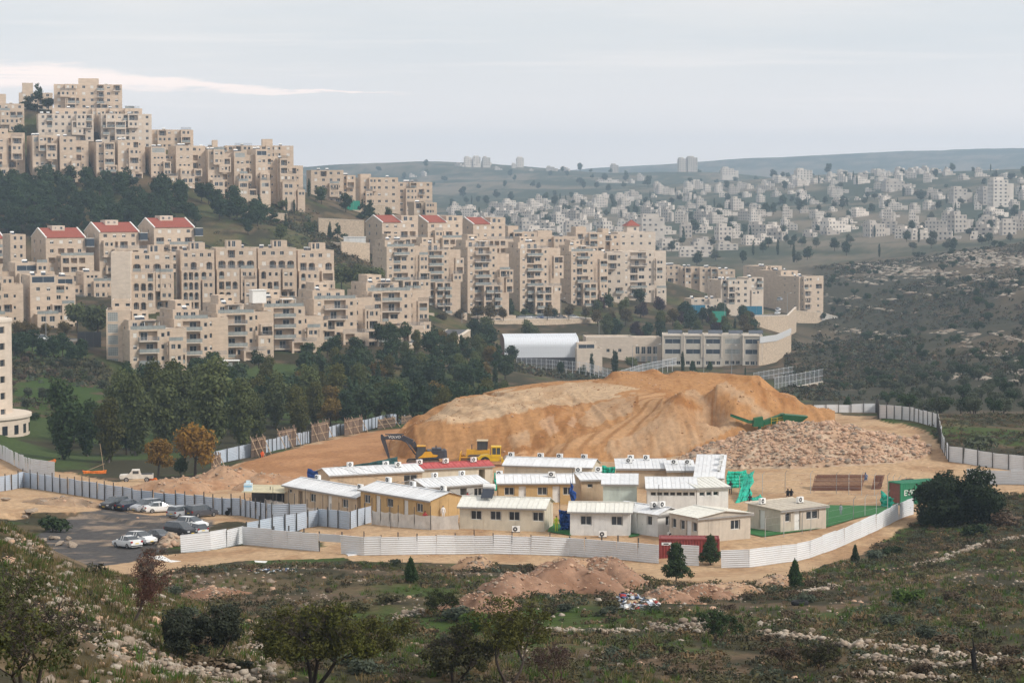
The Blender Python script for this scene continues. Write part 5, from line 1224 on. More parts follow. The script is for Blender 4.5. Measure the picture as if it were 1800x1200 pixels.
gcar('silver estate with roof bars seen from behind in the middle row', 'mpv', PS, 318, 909, 60, group=CPK, sc=.95)
gcar('dark grey people carrier seen from behind, rightmost of the middle row', 'mpv', PD, 354, 908, 48, group=CPK)
gcar('white hatchback nose to the right, behind the white boot', 'hatch', PW, 338, 929, -36, group=CPK)
gcar('white hatchback showing its rear lights beside the black people carrier', 'hatch', PW, 343, 938, 128, group=CPK, sc=.95)
gcar('black people carrier with glaring bonnet facing the near fence', 'mpv', PK, 318, 940, -42, group=CPK)
gcar('dark grey saloon facing the stone heap', 'sedan', PD, 280, 951, -45, group=CPK)
gcar('white estate facing right in the near row', 'hatch', PW, 248, 956, -45, group=CPK, sc=1.04)
gcar('white dented saloon nearest the reddish tree', 'sedan', PW, 224, 962, 130, group=CPK)
# cars on the streets
def street_car(label, kind, p, px, py, D, rz, grp):
    q = at(px, py, D); car(label, kind, p, q, R(rz), group=grp, detail=False)
# pickup
def pickup():
    q = gp(240, 846, 330, 420); e = empty('pickup_truck', q, R(188), 'white dusty pickup truck by the yellowing trees', 'pickup truck')
    p = mat('dusty_white', (.62, .58, .52), .6, .15, 2); b = MB()
    b.prism([(-2.4, .5), (2.3, .5), (2.4, .75), (2.3, 1.02), (1.15, 1.1), (.6, 1.72), (-.45, 1.75), (-.6, 1.08), (-2.4, 1.08)], 'y', -.85, .85); b.build('body', p, e)
    for s in (-1, 1): put('window', bx('window', (.85, .02, .42), CARGL), e, (.1, s * .86, 1.42)); put('headlight', bx('headlight', (.05, .3, .16), HEADL), e, (2.38, s * .6, .86))
    put('windscreen', bx('windscreen', (.02, 1.4, .62), CARGL), e, (.9, 0, 1.42), (0, -.74, 0)); put('cargo_bed', bx('cargo_bed', (1.6, 1.5, .04), BLKP), e, (-1.5, 0, 1.10))
    wm = wheel_mesh()
    for x in (-1.45, 1.45):
        for y in (-.8, .8): w = put('wheel', wm[0], e, (x, y, .36), (0, 0, 0), 1.12); put('rim', wm[1], w)
pickup()
# motorbike by the fence
def motorbike():
    q = gp(409, 905, 250, 330); e = empty('motorbike', q, .2, 'dark motorbike leaning by the corrugated fence', 'motorbike')
    for x in (-.65, .65): b = MB(); b.tube((x, -.06, .3), (x, .06, .3), .3, n=14); b.build('wheel', TYRE, e)
    MB().hexa([(-.5, -.1, .35), (.4, -.1, .35), (.4, .1, .35), (-.5, .1, .35), (-.6, -.1, .8), (.3, -.12, .85), (.3, .12, .85), (-.6, .1, .8)]).build('frame', BLKP, e)
    MB().box(-.7, -.14, .8, .1, .14, .9).build('seat', DARKMET, e); b = MB(); b.tube((.65, 0, .3), (.4, 0, 1.05), .04); b.tube((.4, -.35, 1.05), (.4, .35, 1.05), .03); b.build('handlebar', DARKMET, e)
motorbike()
# ---------------------------------------------------------------- text
def text_mesh(s, size, m, ext=.004):
    cu = bpy.data.curves.new('lettering', 'FONT'); cu.body = s; cu.size = size; cu.extrude = ext; cu.align_x = 'CENTER'; cu.align_y = 'CENTER'
    o = bpy.data.objects.new('lettering', cu); COL.objects.link(o); dg = bpy.context.evaluated_depsgraph_get()
    me = bpy.data.meshes.new_from_object(o.evaluated_get(dg)); bpy.data.objects.remove(o); bpy.data.curves.remove(cu); me.materials.clear(); me.materials.append(m); return me
LETW = mat('white_lettering', (.8, .8, .78), .6, 0)
# ---------------------------------------------------------------- excavator
YEL = mat('machine_yellow', (.68, .36, .025), .45, .1, 2, dirt=(.4, .25, .12), dirt_amt=.3); GRPH = mat('machine_graphite', (.035, .04, .055), .5, .15, 2, spec=.4, dirt=(.2, .13, .08), dirt_amt=.25); TRK = mat('track_steel', (.13, .10, .08), .8, .3, 4)
def arm(b, pts, hw, ths, m=0):
    """boxed beam through side-view points (x,z) with the given half thickness at each"""
    for i in range(len(pts) - 1):
        (x0, z0), (x1, z1) = pts[i], pts[i + 1]; d = math.hypot(x1 - x0, z1 - z0); nx, nz = -(z1 - z0) / d, (x1 - x0) / d; t0, t1 = ths[i], ths[i + 1]
        b.hexa([(x0 - nx * t0, -hw, z0 - nz * t0), (x1 - nx * t1, -hw, z1 - nz * t1), (x1 - nx * t1, hw, z1 - nz * t1), (x0 - nx * t0, hw, z0 - nz * t0), (x0 + nx * t0, -hw, z0 + nz * t0), (x1 + nx * t1, -hw, z1 + nz * t1), (x1 + nx * t1, hw, z1 + nz * t1), (x0 + nx * t0, hw, z0 + nz * t0)], m)
def tracks(e, L, gauge, w, h, z0=0):
    for s in (-1, 1):
        b = MB(); r = h / 2; pr = []
        for i in range(9): a = math.pi / 2 + math.pi * i / 8; pr.append((-L / 2 + r + r * math.cos(a), r + r * math.sin(a) + z0))
        for i in range(9): a = -math.pi / 2 + math.pi * i / 8; pr.append((L / 2 - r + r * math.cos(a), r + r * math.sin(a) + z0))
        b.prism(pr, 'y', s * gauge - w / 2, s * gauge + w / 2); t = b.build('track', TRK, e)
        for i in range(5): x = -L / 2 + r + (L - 2 * r) * i / 4; c = MB(); c.tube((x, s * gauge - w / 2 - .03, r + z0), (x, s * gauge + w / 2 + .03, r + z0), r * .62, n=10); c.build('roller', GRPH, t)
def excavator():
    # local +x is the direction the boom reaches
    q = gp(744, 818, 340, 400); e = empty('excavator', q, R(184), 'yellow and dark grey crawler excavator with its boom reaching left', 'excavator')
    tracks(e, 5.0, 1.25, .6, .95)
    MB().box(-.8, -.8, .7, .8, .8, 1.15).build('turntable', GRPH, e)
    b = MB(); b.hexa([(-3.2, -1.4, 1.2), (-.6, -1.45, 1.1), (-.6, 1.45, 1.1), (-3.2, 1.4, 1.2), (-3.1, -1.35, 2.35), (-.6, -1.4, 2.35), (-.6, 1.4, 2.35), (-3.1, 1.35, 2.35)]); b.hexa([(-3.55, -1.2, 1.3), (-3.15, -1.4, 1.15), (-3.15, 1.4, 1.15), (-3.55, 1.2, 1.3), (-3.5, -1.1, 2.3), (-3.1, -1.35, 2.5), (-3.1, 1.35, 2.5), (-3.5, 1.1, 2.3)]); b.box(-2.7, -1.1, 2.35, -1.3, 1.1, 2.65); b.tube((-1.9, .6, 2.6), (-1.9, .6, 3.1), .09)
    b.build('counterweight', GRPH, e)
    for s in (-1, 1):
        b = MB(); b.prism([(-1.9, 1.45), (.9, 1.3), (.2, 1.75), (-.2, 2.25), (-1.1, 2.3), (-1.4, 1.85), (-2.2, 1.7)], 'y', s * 1.46 - .03, s * 1.46 + .03); b.build('side_panel', YEL, e)
    b = MB(); b.box(-.55, -1.45, 1.1, 1.15, 1.45, 1.4); b.build('platform', GRPH, e)
    for s, nm in ((1, 'cab'),):
        c = MB(); c.hexa([(-.3, .35, 1.4), (1.25, .35, 1.4), (1.25, 1.4, 1.4), (-.3, 1.4, 1.4), (-.25, .4, 3.0), (.9, .4, 3.0), (.9, 1.36, 3.0), (-.25, 1.36, 3.0)]); co = c.build('cab', CARGL, e)
        MB().box(-.35, .33, 3.0, 1.0, 1.42, 3.14).build('roof', YEL, co)
        for x, y in ((-.29, .36), (-.29, 1.38), (1.1, .36), (1.1, 1.38), (.4, 1.39)): MB().tube((x, y, 1.4), (x - (.2 if x > .5 else 0), y, 3.0), .05, n=4).build('pillar', GRPH, co)
    b = MB(); arm(b, [(.6, 1.8), (1.6, 3.5), (3.2, 4.25), (4.9, 4.35), (5.9, 4.15)], .24, [.28, .42, .40, .32, .2]); bo = b.build('boom', GRPH, e)
    me = text_mesh('VOLVO', .55, LETW)
    for s in (-1, 1): put('lettering', me, bo, (4.3, s * .25, 4.36), (R(90), 0, 0 if s < 0 else math.pi))
    b = MB(); b.tube((1.2, -.34, 1.7), (2.6, -.34, 3.7), .09, n=6); b.tube((1.2, .34, 1.7), (2.6, .34, 3.7), .09, n=6); b.tube((2.9, 0, 4.75), (5.7, 0, 4.75), .09, n=6); b.build('hydraulic_ram', GRPH, e)
    b = MB(); arm(b, [(6.25, 4.75), (6.05, 4.2), (5.55, 2.6), (5.1, 1.1)], .18, [.12, .33, .25, .14]); b.build('stick', GRPH, e)
    b = MB(); b.prism([(5.15, 1.35), (4.75, 1.1), (4.35, .25), (4.15, .0), (4.6, .05), (5.15, .35), (5.45, .9)], 'y', -.5, .5); b.build('bucket', TRK, e)
excavator()
def bulldozer():
    q = gp(843, 812, 340, 400) + Vector((0, 2.5, 0)); e = empty('bulldozer', q, R(178), 'muddy yellow bulldozer with a tall dark cab', 'bulldozer'); e.location.z = H(q.x, q.y)
    tracks(e, 3.8, 1.0, .5, 1.0); b = MB(); b.hexa([(-1.5, -.75, .7), (2.1, -.6, .7), (2.1, .6, .7), (-1.5, .75, .7), (-1.5, -.75, 1.7), (2.0, -.5, 1.75), (2.0, .5, 1.75), (-1.5, .75, 1.7)]); b.build('body', YEL, e)
    c = MB().hexa([(-1.2, -.7, 1.7), (.4, -.7, 1.7), (.4, .7, 1.7), (-1.2, .7, 1.7), (-1.1, -.65, 3.0), (.25, -.65, 3.0), (.25, .65, 3.0), (-1.1, .65, 3.0)]).build('cab', CARGL, e)
    MB().box(-1.25, -.8, 3.0, .45, .8, 3.15).build('roof', mat('faded_cream', (.55, .47, .33), .7, .1, 2), c)
    for x in (-1.15, -.4, .33):
        for y in (-.7, .7): MB().tube((x, y, 1.7), (x, y, 3.0), .06, n=4).build('pillar', GRPH, c)
    b = MB(); b.hexa([(2.9, -1.6, .1), (3.1, -1.6, .1), (3.1, 1.6, .1), (2.9, 1.6, .1), (2.8, -1.6, 1.3), (2.95, -1.6, 1.3), (2.95, 1.6, 1.3), (2.8, 1.6, 1.3)]); b.tube((2.9, -1.1, .6), (.2, -1.3, .6), .1); b.tube((2.9, 1.1, .6), (.2, 1.3, .6), .1); b.build('blade', YEL, e); MB().tube((1.2, .2, 1.7), (1.2, .2, 2.5), .07).build('exhaust', GRPH, e)
bulldozer()
BRY = mat('bright_machine_yellow', (.72, .46, .02), .4, .08, 2, dirt=(.4, .28, .12), dirt_amt=.2)
def roller():
    q = gp(868, 818, 335, 400); e = empty('road_roller', q, R(2), 'bright yellow single-drum roller beside the bulldozer', 'road roller')
    b = MB(); b.tube((2.1, -1.0, .75), (2.1, 1.0, .75), .75, n=20); b.build('drum', mat('drum_steel', (.35, .30, .26), .6, .2, 2), e)
    b = MB(); b.box(1.2, -1.15, .6, 3.0, -1.0, .95); b.box(1.2, 1.0, .6, 3.0, 1.15, .95); b.box(1.1, -1.15, .55, 1.3, 1.15, 1.2); b.build('drum_frame', BRY, e)
    for s in (-1, 1): b = MB(); b.tube((-1.3, s * .75, .72), (-1.3, s * 1.15, .72), .72, n=18); w = b.build('wheel', TYRE, e); b = MB(); b.tube((-1.3, s * 1.1, .72), (-1.3, s * 1.17, .72), .36, n=12); b.build('rim', BRY, w)
    b = MB(); b.prism([(-2.4, .75), (.9, .75), (.9, 1.3), (-.3, 1.55), (-.9, 1.75), (-1.9, 1.6), (-2.4, 1.2)], 'y', -.7, .7); b.build('bonnet', BRY, e)
    c = MB().hexa([(-.35, -.75, 1.4), (1.0, -.75, 1.4), (1.0, .75, 1.4), (-.35, .75, 1.4), (-.25, -.7, 2.75), (.95, -.7, 2.75), (.95, .7, 2.75), (-.25, .7, 2.75)]).build('cab', CARGL, e)
    MB().box(-.4, -.8, 2.75, 1.1, .8, 2.95).build('roof', BRY, c); MB().box(-.4, -.77, 1.35, 1.05, .77, 1.75).build('cab_base', BRY, c)
    for x in (-.3, .35, .97):
        for y in (-.74, .74): MB().tube((x, y, 1.7), (x, y, 2.75), .06, n=4).build('pillar', BRY, c)
roller()
GRNM = mat('machine_green', (.012, .115, .05), .5, .15, 2, dirt=(.2, .17, .1), dirt_amt=.2)
def screener():
    p = at(1352, 752, 372); e = empty('screening_machine', p, R(3), 'dark green tracked screening machine with a long conveyor, behind the rubble', 'screening machine'); h0 = H(p.x, p.y) - p.z
    b = MB(); tracks(e, 4.0, 1.1, .5, .9, h0)
    for x in (-1.5, 1.5): MB().box(x - .1, -.9, h0 + .7, x + .1, .9, .3).build('leg', GRNM, e)
    b = MB(); arm(b, [(-6.0, 2.0), (-3.2, 1.0), (1.0, .9)], .45, [.16, .22, .3]); b.build('conveyor', GRNM, e); b = MB(); arm(b, [(-6.0, 2.2), (-3.2, 1.24)], .36, [.04, .04]); b.build('belt', BLKP, e)
    MB().hexa([(-2.6, -.8, .3), (-.9, -.8, .3), (-.9, .8, .3), (-2.6, .8, .3), (-2.4, -.7, 1.55), (-1.1, -.7, 1.8), (-1.1, .7, 1.8), (-2.4, .7, 1.55)]).build('engine_housing', GRNM, e)
    b = MB(); arm(b, [(-.9, .8), (2.4, 1.9)], .7, [.35, .45]); b.build('screen_box', GRNM, e)
    b = MB(); b.hexa([(2.2, -.8, .7), (5.0, -.8, 1.0), (5.0, .8, 1.0), (2.2, .8, .7), (1.8, -1.25, 2.2), (5.9, -1.25, 1.85), (5.9, 1.25, 1.85), (1.8, 1.25, 2.2)]); b.build('hopper', GRNM, e)
    b = MB()
    for z in (1.35, 1.7): b.tube((.2, -.85, z - .2), (2.0, -.85, z + .1), .035, n=4)
    for x in (.2, 1.1, 2.0): b.tube((x, -.85, .6), (x, -.85, 1.75), .035, n=4)
    b.build('handrail', BRY, e)
screener()
# ---------------------------------------------------------------- containers
def container(label, loc, rz, m, text=None, tsize=1.0, plate=False, end=None):
    e = empty('shipping_container', loc, rz, label, 'shipping container'); L, W, Hh = 6.06, 2.44, 2.59
    for nm, (x0, x1, y0, y1, rot) in {'side': (0, L, 0, 0, 0)}.items(): pass
    def corr(n, ln): # corrugated panel along x
        b = MB(); s = ln / n
        for i in range(n):
            x = i * s; pr = [(x, 0), (x + s * .3, 0), (x + s * .45, .04), (x + s * .75, .04), (x + s, 0)]
            for (xa, ya), (xb, yb) in zip(pr, pr[1:]): b.face([(xa, ya, .15), (xb, yb, .15), (xb, yb, Hh - .12), (xa, ya, Hh - .12)])
        return b
    a = corr(20, L - .3).build('side_panel', m, e, loc=(.15, .05, 0)); c = corr(20, L - .3).build('side_panel', m, e, loc=(L - .15, W - .05, 0), rot=(0, 0, math.pi))
    corr(8, W - .2).build('end_panel', end or m, e, loc=(.05, W - .1, 0), rot=(0, 0, -math.pi / 2)); corr(8, W - .2).build('door', m, e, loc=(L - .05, .1, 0), rot=(0, 0, math.pi / 2))
    b = MB()
    for x in (0, L - .16):
        for y in (0, W - .16): b.box(x, y, 0, x + .16, y + .16, Hh)
    for z in (0, Hh - .14):
        b.box(.16, .01, z, L - .16, .12, z + .14); b.box(.16, W - .12, z, L - .16, W - .01, z + .14); b.box(.01, .16, z, .12, W - .16, z + .14); b.box(L - .12, .16, z, L - .01, W - .16, z + .14)
    b.build('frame', m, e); r = MB(); n = 14
    for i in range(n): x = .16 + (L - .32) * i / n; r.box(x, .12, Hh - .10, x + (L - .32) / n * .6, W - .12, Hh - .03); r.box(x + (L - .32) / n * .6, .12, Hh - .10, x + (L - .32) / n, W - .12, Hh - .06)
    r.build('roof', m, e)
    if text: put('lettering', text_mesh(text, tsize, LETW), a, (L / 2 - .15, -.02, 1.35), (R(90), 0, 0))
    if plate: put('plate', bx('plate', (1.0, .02, .28), LETW), a, (.6, -.02, 2.05)); put('plate', bx('plate_mark', (.5, .02, .12), BLKP), a, (.55, -.035, 2.05))
    return e
REDC = mat('container_red', (.24, .045, .04), .6, .15, 1.5, dirt=(.3, .14, .1), dirt_amt=.3); GRC = mat('container_green', (.03, .21, .11), .6, .12, 1.5, dirt=(.2, .25, .2), dirt_amt=.2)
g = gp(1160, 986, 228, 290) + Vector((0, 1.4, 0)); g.z = H(g.x, g.y) - .55; container('dull red shipping container sunk behind the white fence', g, R(-3), REDC, plate=True)
g = gp(1583, 888, 260, 320); g.z = H(g.x, g.y) + .05; container('green shipping container half hidden by the dark round tree', g, R(28), GRC, 'EVERGREEN', .95, end=mat('container_rust_end', (.25, .09, .07), .7, .2, 2))
# ---------------------------------------------------------------- rebar cages
RUST = mat('rusty_rebar', (.13, .055, .035), .85, .3, 3)
def rebar(label, pts, d0, d1, n, hh, lean):
    a, b = gp(*pts[0], d0, d1), gp(*pts[1], d0, d1); e = empty('rebar_cage', a, 0, label, 'rebar'); m = MB(); d = b - a
    for i in range(n):
        p = d * (i / (n - 1)); q = p + Vector((lean * .9, 2.6, hh)); m.tube(p, q, .055, n=4); m.tube(p + Vector((.25, .9, 0)), q + Vector((.3, .5, .05)), .055, n=4)
    o = m.build('bars', RUST, e); o['kind'] = 'stuff'
    for t in (.3, .6, .9): MB().tube(Vector((lean * .9 * t, 2.6 * t - .06, hh * t)), d + Vector((lean * .9 * t, 2.6 * t - .06, hh * t)), .05, n=4).build('tie_bar', RUST, e)
rebar('wide rack of rusty reinforcing cages leaning on the bare yard', [(1427, 862), (1512, 862)], 290, 350, 42, 1.7, .9)
rebar('small rack of rusty reinforcing cages right of the wide rack', [(1532, 860), (1546, 860)], 290, 350, 9, 1.5, .9)
heap('steel_heap', 'low tangle of dark scrap steel near the rebar racks', 1595, 846, 1.2, .7, .5, ((.07, .045, .035), (.1, .06, .045)), 290, 350, 77, 0, cat='scrap heap', group='scrap')
# ---------------------------------------------------------------- brushwood screens
WOODP = mat('weathered_pole', (.19, .135, .10), .9, .25, 3); WOODL = mat('pale_timber', (.40, .29, .19), .85, .2, 3)
POLE = MB().tube((0, 0, 0), (0, 0, 1), .09, .07, n=5).mesh('pole', WOODP)
def screen(label, pts, h, d0, d1, n, seed):
    a, b = gp(*pts[0], d0, d1), gp(*pts[1], d0, d1); e = empty('pole_screen', a, 0, label, 'timber screen', 'propped pole screens'); r = random.Random(seed); d = b - a
    for i in range(n):
        p = d * (i / (n - 1)); put('pole', POLE, e, p + Vector((0, r.uniform(-.05, .05), -.2)), (r.uniform(-.05, .05), r.uniform(-.05, .05), 0), (1.1, 1.1, h * r.uniform(.82, 1.1)))
    for z in (.35, .75): MB().tube(Vector((0, -.12, h * z)), d + Vector((0, -.12, h * z)), .07, n=5).build('rail', WOODL, e)
    for t in (.1, .5, .95): MB().tube(d * t + Vector((-.4, 0, h * .95)), d * t + Vector((1.6, -2.6, -.3)), .07, n=5).build('brace', WOODL, e)
    MB().hexa([Vector((0, .1, 0)), d + Vector((0, .1, 0)), d + Vector((0, .16, 0)), Vector((0, .16, 0)), Vector((0, .1, h * .85)), d + Vector((0, .1, h * .85)), d + Vector((0, .16, h * .85)), Vector((0, .16, h * .85))]).build('backing', WOODP, e)
for i, (p, q, h, lb) in enumerate([((372, 832), (388, 826), 3.0, 'leaning broken screen beside the yellowing trees'), ((442, 804), (467, 799), 3.6, 'propped pole screen with a worker at its foot'), ((488, 790), (520, 783), 3.7, 'second whole pole screen from the left'), ((547, 778), (577, 771), 3.9, 'tallest pole screen, in the middle of the line'), ((606, 765), (637, 758), 3.4, 'pole screen right of the tallest one'), ((664, 754), (695, 749), 2.2, 'low pole screen near the white machine'), ((706, 746), (738, 740), 1.9, 'low pole screen at the foot of the dirt mound')]):
    screen(lb, (p, q), h, 360, 520, 13, 60 + i)
# ---------------------------------------------------------------- people
SKIN = mat('skin', (.42, .26, .18), .7, .05, 5); HAIR = mat('dark_hair', (.02, .016, .013), .8, .1, 8)
def cloth_mat(n, c): return mat('cloth_' + n, c, .9, .1, 6)
def person_mesh(pose):
    J = {'stand': dict(hip=(0, 0, .92), chest=(0, 0, 1.32), neck=(0, 0, 1.46), head=(0, .02, 1.60), top=(0, .02, 1.70), kl=(-.10, .02, .50), kr=(.10, .02, .50), al=(-.11, 0, .08), ar=(.11, 0, .08), el=(-.27, .02, 1.12), er=(.27, .02, 1.12), hl=(-.30, .10, .88), hr=(.30, .10, .88)),
         'walk': dict(hip=(0, 0, .90), chest=(0, .03, 1.31), neck=(0, .05, 1.45), head=(0, .08, 1.59), top=(0, .09, 1.69), kl=(-.10, .22, .52), kr=(.10, -.02, .50), al=(-.10, .28, .10), ar=(.10, -.34, .12), el=(-.26, -.14, 1.12), er=(.26, .14, 1.12), hl=(-.27, -.10, .90), hr=(.27, .34, .96)),
         'sit': dict(hip=(0, 0, .22), chest=(0, .06, .62), neck=(0, .09, .76), head=(0, .13, .90), top=(0, .14, 1.0), kl=(-.13, .40, .45), kr=(.13, .40, .45), al=(-.13, .52, .08), ar=(.13, .52, .08), el=(-.27, .16, .46), er=(.27, .16, .46), hl=(-.18, .38, .48), hr=(.18, .38, .48))}[pose]
    names = list(J); V = [Vector(J[n]) for n in names]; ix = {n: i for i, n in enumerate(names)}
    def add(n, p): ix[n] = len(V); names.append(n); V.append(Vector(p))
    c = J['chest']; add('sl', (-.19, c[1], c[2] + .05)); add('sr', (.19, c[1], c[2] + .05)); h = J['hip']; add('pl', (-.10, h[1], h[2] - .06)); add('pr', (.10, h[1], h[2] - .06))
    for s in 'lr': a = J['a' + s]; add('t' + s, (a[0], a[1] + .17, max(.03, a[2] - .05)))
    for s in 'lr':
        hd = Vector(J['h' + s]); el = Vector(J['e' + s]); d = (hd - el).normalized(); add('f' + s, hd + d * .12)
    E = [('hip', 'chest'), ('chest', 'neck'), ('neck', 'head'), ('head', 'top'), ('chest', 'sl'), ('chest', 'sr'), ('sl', 'el'), ('sr', 'er'), ('el', 'hl'), ('er', 'hr'), ('hl', 'fl'), ('hr', 'fr'), ('hip', 'pl'), ('hip', 'pr'), ('pl', 'kl'), ('pr', 'kr'), ('kl', 'al'), ('kr', 'ar'), ('al', 'tl'), ('ar', 'tr')]
    rad = dict(hip=.155, chest=.165, neck=.06, head=.105, top=.075, sl=.075, sr=.075, el=.05, er=.05, hl=.034, hr=.034, fl=.03, fr=.03, pl=.10, pr=.10, kl=.066, kr=.066, al=.045, ar=.045, tl=.04, tr=.04)
    me = bpy.data.meshes.new('person'); me.from_pydata(V, [(ix[a], ix[b]) for a, b in E], []); o = bpy.data.objects.new('tmp', me); COL.objects.link(o)
    sk = o.modifiers.new('skin', 'SKIN'); ss = o.modifiers.new('sub', 'SUBSURF'); ss.levels = 1; ss.render_levels = 1
    for n, i in ix.items(): r = rad[n]; me.skin_vertices[0].data[i].radius = (r, r * (.72 if n in ('hip', 'chest') else 1))
    me.skin_vertices[0].data[ix['hip']].use_root = True
    dg = bpy.context.evaluated_depsgraph_get(); res = bpy.data.meshes.new_from_object(o.evaluated_get(dg)); bpy.data.objects.remove(o); bpy.data.meshes.remove(me)
    H_, E_ = Vector(J['head']), None; head = Vector(J['head']); neck = Vector(J['neck']); hip = Vector(J['hip']); mi = []
    seg = {'leg': [('pl', 'kl'), ('kl', 'al'), ('pr', 'kr'), ('kr', 'ar'), ('hip', 'pl'), ('hip', 'pr')], 'shoe': [('al', 'tl'), ('ar', 'tr')], 'skin': [('neck', 'head'), ('head', 'top'), ('hl', 'fl'), ('hr', 'fr')], 'shirt': [('hip', 'chest'), ('chest', 'neck'), ('chest', 'sl'), ('chest', 'sr'), ('sl', 'el'), ('sr', 'er'), ('el', 'hl'), ('er', 'hr')]}
    idx = {'shirt': 0, 'leg': 1, 'skin': 2, 'shoe': 3}
    for p in res.polygons:
        best = (9, 0)
        for k, L_ in seg.items():
            for a, b in L_:
                A, B_ = V[ix[a]], V[ix[b]]; d = B_ - A; t = max(0, min(1, (p.center - A).dot(d) / d.length_squared)); q = (p.center - (A + d * t)).length / max(rad[a], rad[b])
                if q < best[0]: best = (q, idx[k])
        mi.append(best[1])
    res.polygons.foreach_set('material_index', mi); res.polygons.foreach_set('use_smooth', [True] * len(mi))
    return res, Vector(J['head'])
PMESH = {k: person_mesh(k) for k in ('stand', 'walk', 'sit')}
def person(label, px, py, rz, shirt, legs, pose='stand', d0=230, d1=420, sc=1.0, loc=None, cap=None, carry=None):
    q = loc or gp(px, py, d0, d1); e = empty('person', q, R(rz), label, 'person', 'people about the site'); e.scale = (sc,) * 3
    me, hd = PMESH[pose]; m = me.copy(); m.materials.clear()
    for x in (shirt, legs, SKIN, BLKP): m.materials.append(x)
    b = put('body', m, e)
    h = MB(); n = 8
    rings = []
    for j in range(5):
        a = math.pi / 2 * j / 4; rings.append([hd + Vector((.105 * math.cos(a) * math.cos(2 * math.pi * i / n), -.02 + .115 * math.cos(a) * math.sin(2 * math.pi * i / n), .03 + .10 * math.sin(a))) for i in range(n)])
    for r0, r1 in zip(rings, rings[1:]):
        for i in range(n): h.face([r0[i], r0[(i + 1) % n], r1[(i + 1) % n], r1[i]])
    h.build('cap' if cap else 'hair', cap or HAIR, e, True)
    f = MB(); f.tube(hd + Vector((0, .09, -.03)), hd + Vector((0, .14, -.03)), .02, .01, n=5); f.box(hd.x - .045, hd.y + .095, hd.z + .005, hd.x - .02, hd.y + .112, hd.z + .02); f.box(hd.x + .02, hd.y + .095, hd.z + .005, hd.x + .045, hd.y + .112, hd.z + .02); f.build('face', SKIN, e)
HV = cloth_mat('hi_vis', (.55, .68, .06)); CB = cloth_mat('black', (.02, .02, .025)); CWt = cloth_mat('white', (.75, .75, .75)); CG = cloth_mat('grey', (.28, .3, .33)); CBl = cloth_mat('blue', (.10, .16, .28)); COr = cloth_mat('orange', (.75, .14, .04)); CRd = cloth_mat('red', (.35, .05, .05)); CK = cloth_mat('khaki', (.24, .2, .13))
person('person in a hi-vis vest standing between the two near cabins', 978, 934, 200, HV, CB)
person('person in black standing at the door of the white gabled cabin', 1155, 940, 150, CB, CB, 'walk')
person('person in a white shirt at the corner of the worn cabin', 1320, 903, 180, CWt, CB, d0=240, d1=330)
person('person in dark clothes behind the white-shirted one by the turf', 1318, 892, 20, CB, CB, d0=250, d1=340)
person('person in dark trousers bending near the turf edge beside the beige cabin', 1321, 922, 60, CB, CG, 'walk', 240, 330)
person('child in grey standing on the green turf', 1478, 905, 200, CG, CB, 'stand', 240, 330, .72)
person('person crouching by the wide rebar rack in a blue-grey top', 1521, 844, 180, CBl, CG, 'sit', 290, 360, 1.1)
person('person in black sitting beside the small rebar rack', 1549, 856, 120, CB, CB, 'sit', 290, 360, 1.0)
person('worker in an orange vest at the foot of the propped pole screen', 461, 803, 190, COr, CB, 'sit', 340, 440, 1.1)
person('worker in a white helmet beside the propped pole screen', 452, 800, 160, CG, CB, 'stand', 340, 440, 1.0, cap=TANKW)
person('person in a white shirt by the cloth screen at the ochre cabin', 779, 912, 190, CWt, CB, 'stand', 250, 310, .9)
person('person in a red top sitting outside the bright ochre cabin', 747, 913, 190, CRd, CB, 'sit', 250, 310)
for i, (px, py, a) in enumerate(((883, 889, CB), (889, 889, CWt), (894, 889, CB), (903, 890, CG), (912, 890, CB), (930, 890, CB), (944, 890, CWt))):
    person('person sitting in the group outside the long ochre cabin, %s from the left' % ORD[i], px, py, 180 + 20 * i, a, CB, 'sit', 260, 330, .95)
person('person in dark clothes by the steep-roofed cabin and the green net', 1284, 868, 180, CB, CB, 'walk', 280, 350)
person('person standing in the open door of the grey ribbed cabin', 822, 889, 190, CRd, CB, 'stand', 260, 320)
for i, (px, py) in enumerate(((1385, 872), (1391, 872))):
    person('dark-clothed person on the %s behind the worn cabin' % ('left' if i == 0 else 'right'), px, py, 170, CB, CB, 'sit', 270, 340)
# ================================================================ FAR TOWN
FST = mat('far_town_stone', (.54, .485, .43), .95, .15, .1, obj_var=.25)
FGL = mat('far_window', (.10, .10, .105), .4, .2, .3)
def house_mesh(seed, w, dep, ns, top=True, st=3.1):
    B = Block.__new__(Block); B.wall = MB(); B.r = random.Random(seed); B.root = None; r = B.r; h = ns * st
    n = max(2, int(w / 3.4)); m = max(2, int(dep / 3.8))
    def ops(W, k): 
        g = W / k; return [(g * i + g * .28, z * st + .95, g * .42, 1.35, 'x') for i in range(k) for z in range(ns) if r.random() < .92]
    B.vol(0, w, 0, dep, 0, h, f=ops(w, n), l=ops(dep, m), r=ops(dep, m), found=7)
    if top: B.vol(w * .1, w * r.uniform(.45, .8), dep * .25, dep * .85, h - .5, h + 2.4, f=[(1, .9, 1.2, 1.2, 'x')])
    if r.random() < .5: B.vol(w - .01, w + w * .45, dep * .2, dep * .9, 0, st * max(1, ns - 1), f=ops(w * .45, 2)[:2], found=7)
    B.wall.tube((w * .7, dep * .6, h - .5), (w * .7, dep * .6, h + .9), .6, n=4, cap=False)
    return B.wall
HV_ = [(w, d, n) for w, d, n in ((11, 10, 1), (13, 11, 2), (10, 9, 2), (16, 11, 2), (12, 11, 3), (17, 12, 3), (9, 9, 1), (14, 11, 2), (22, 12, 3), (11, 11, 4))]
HB = [house_mesh(500 + i, *a) for i, a in enumerate(HV_)]
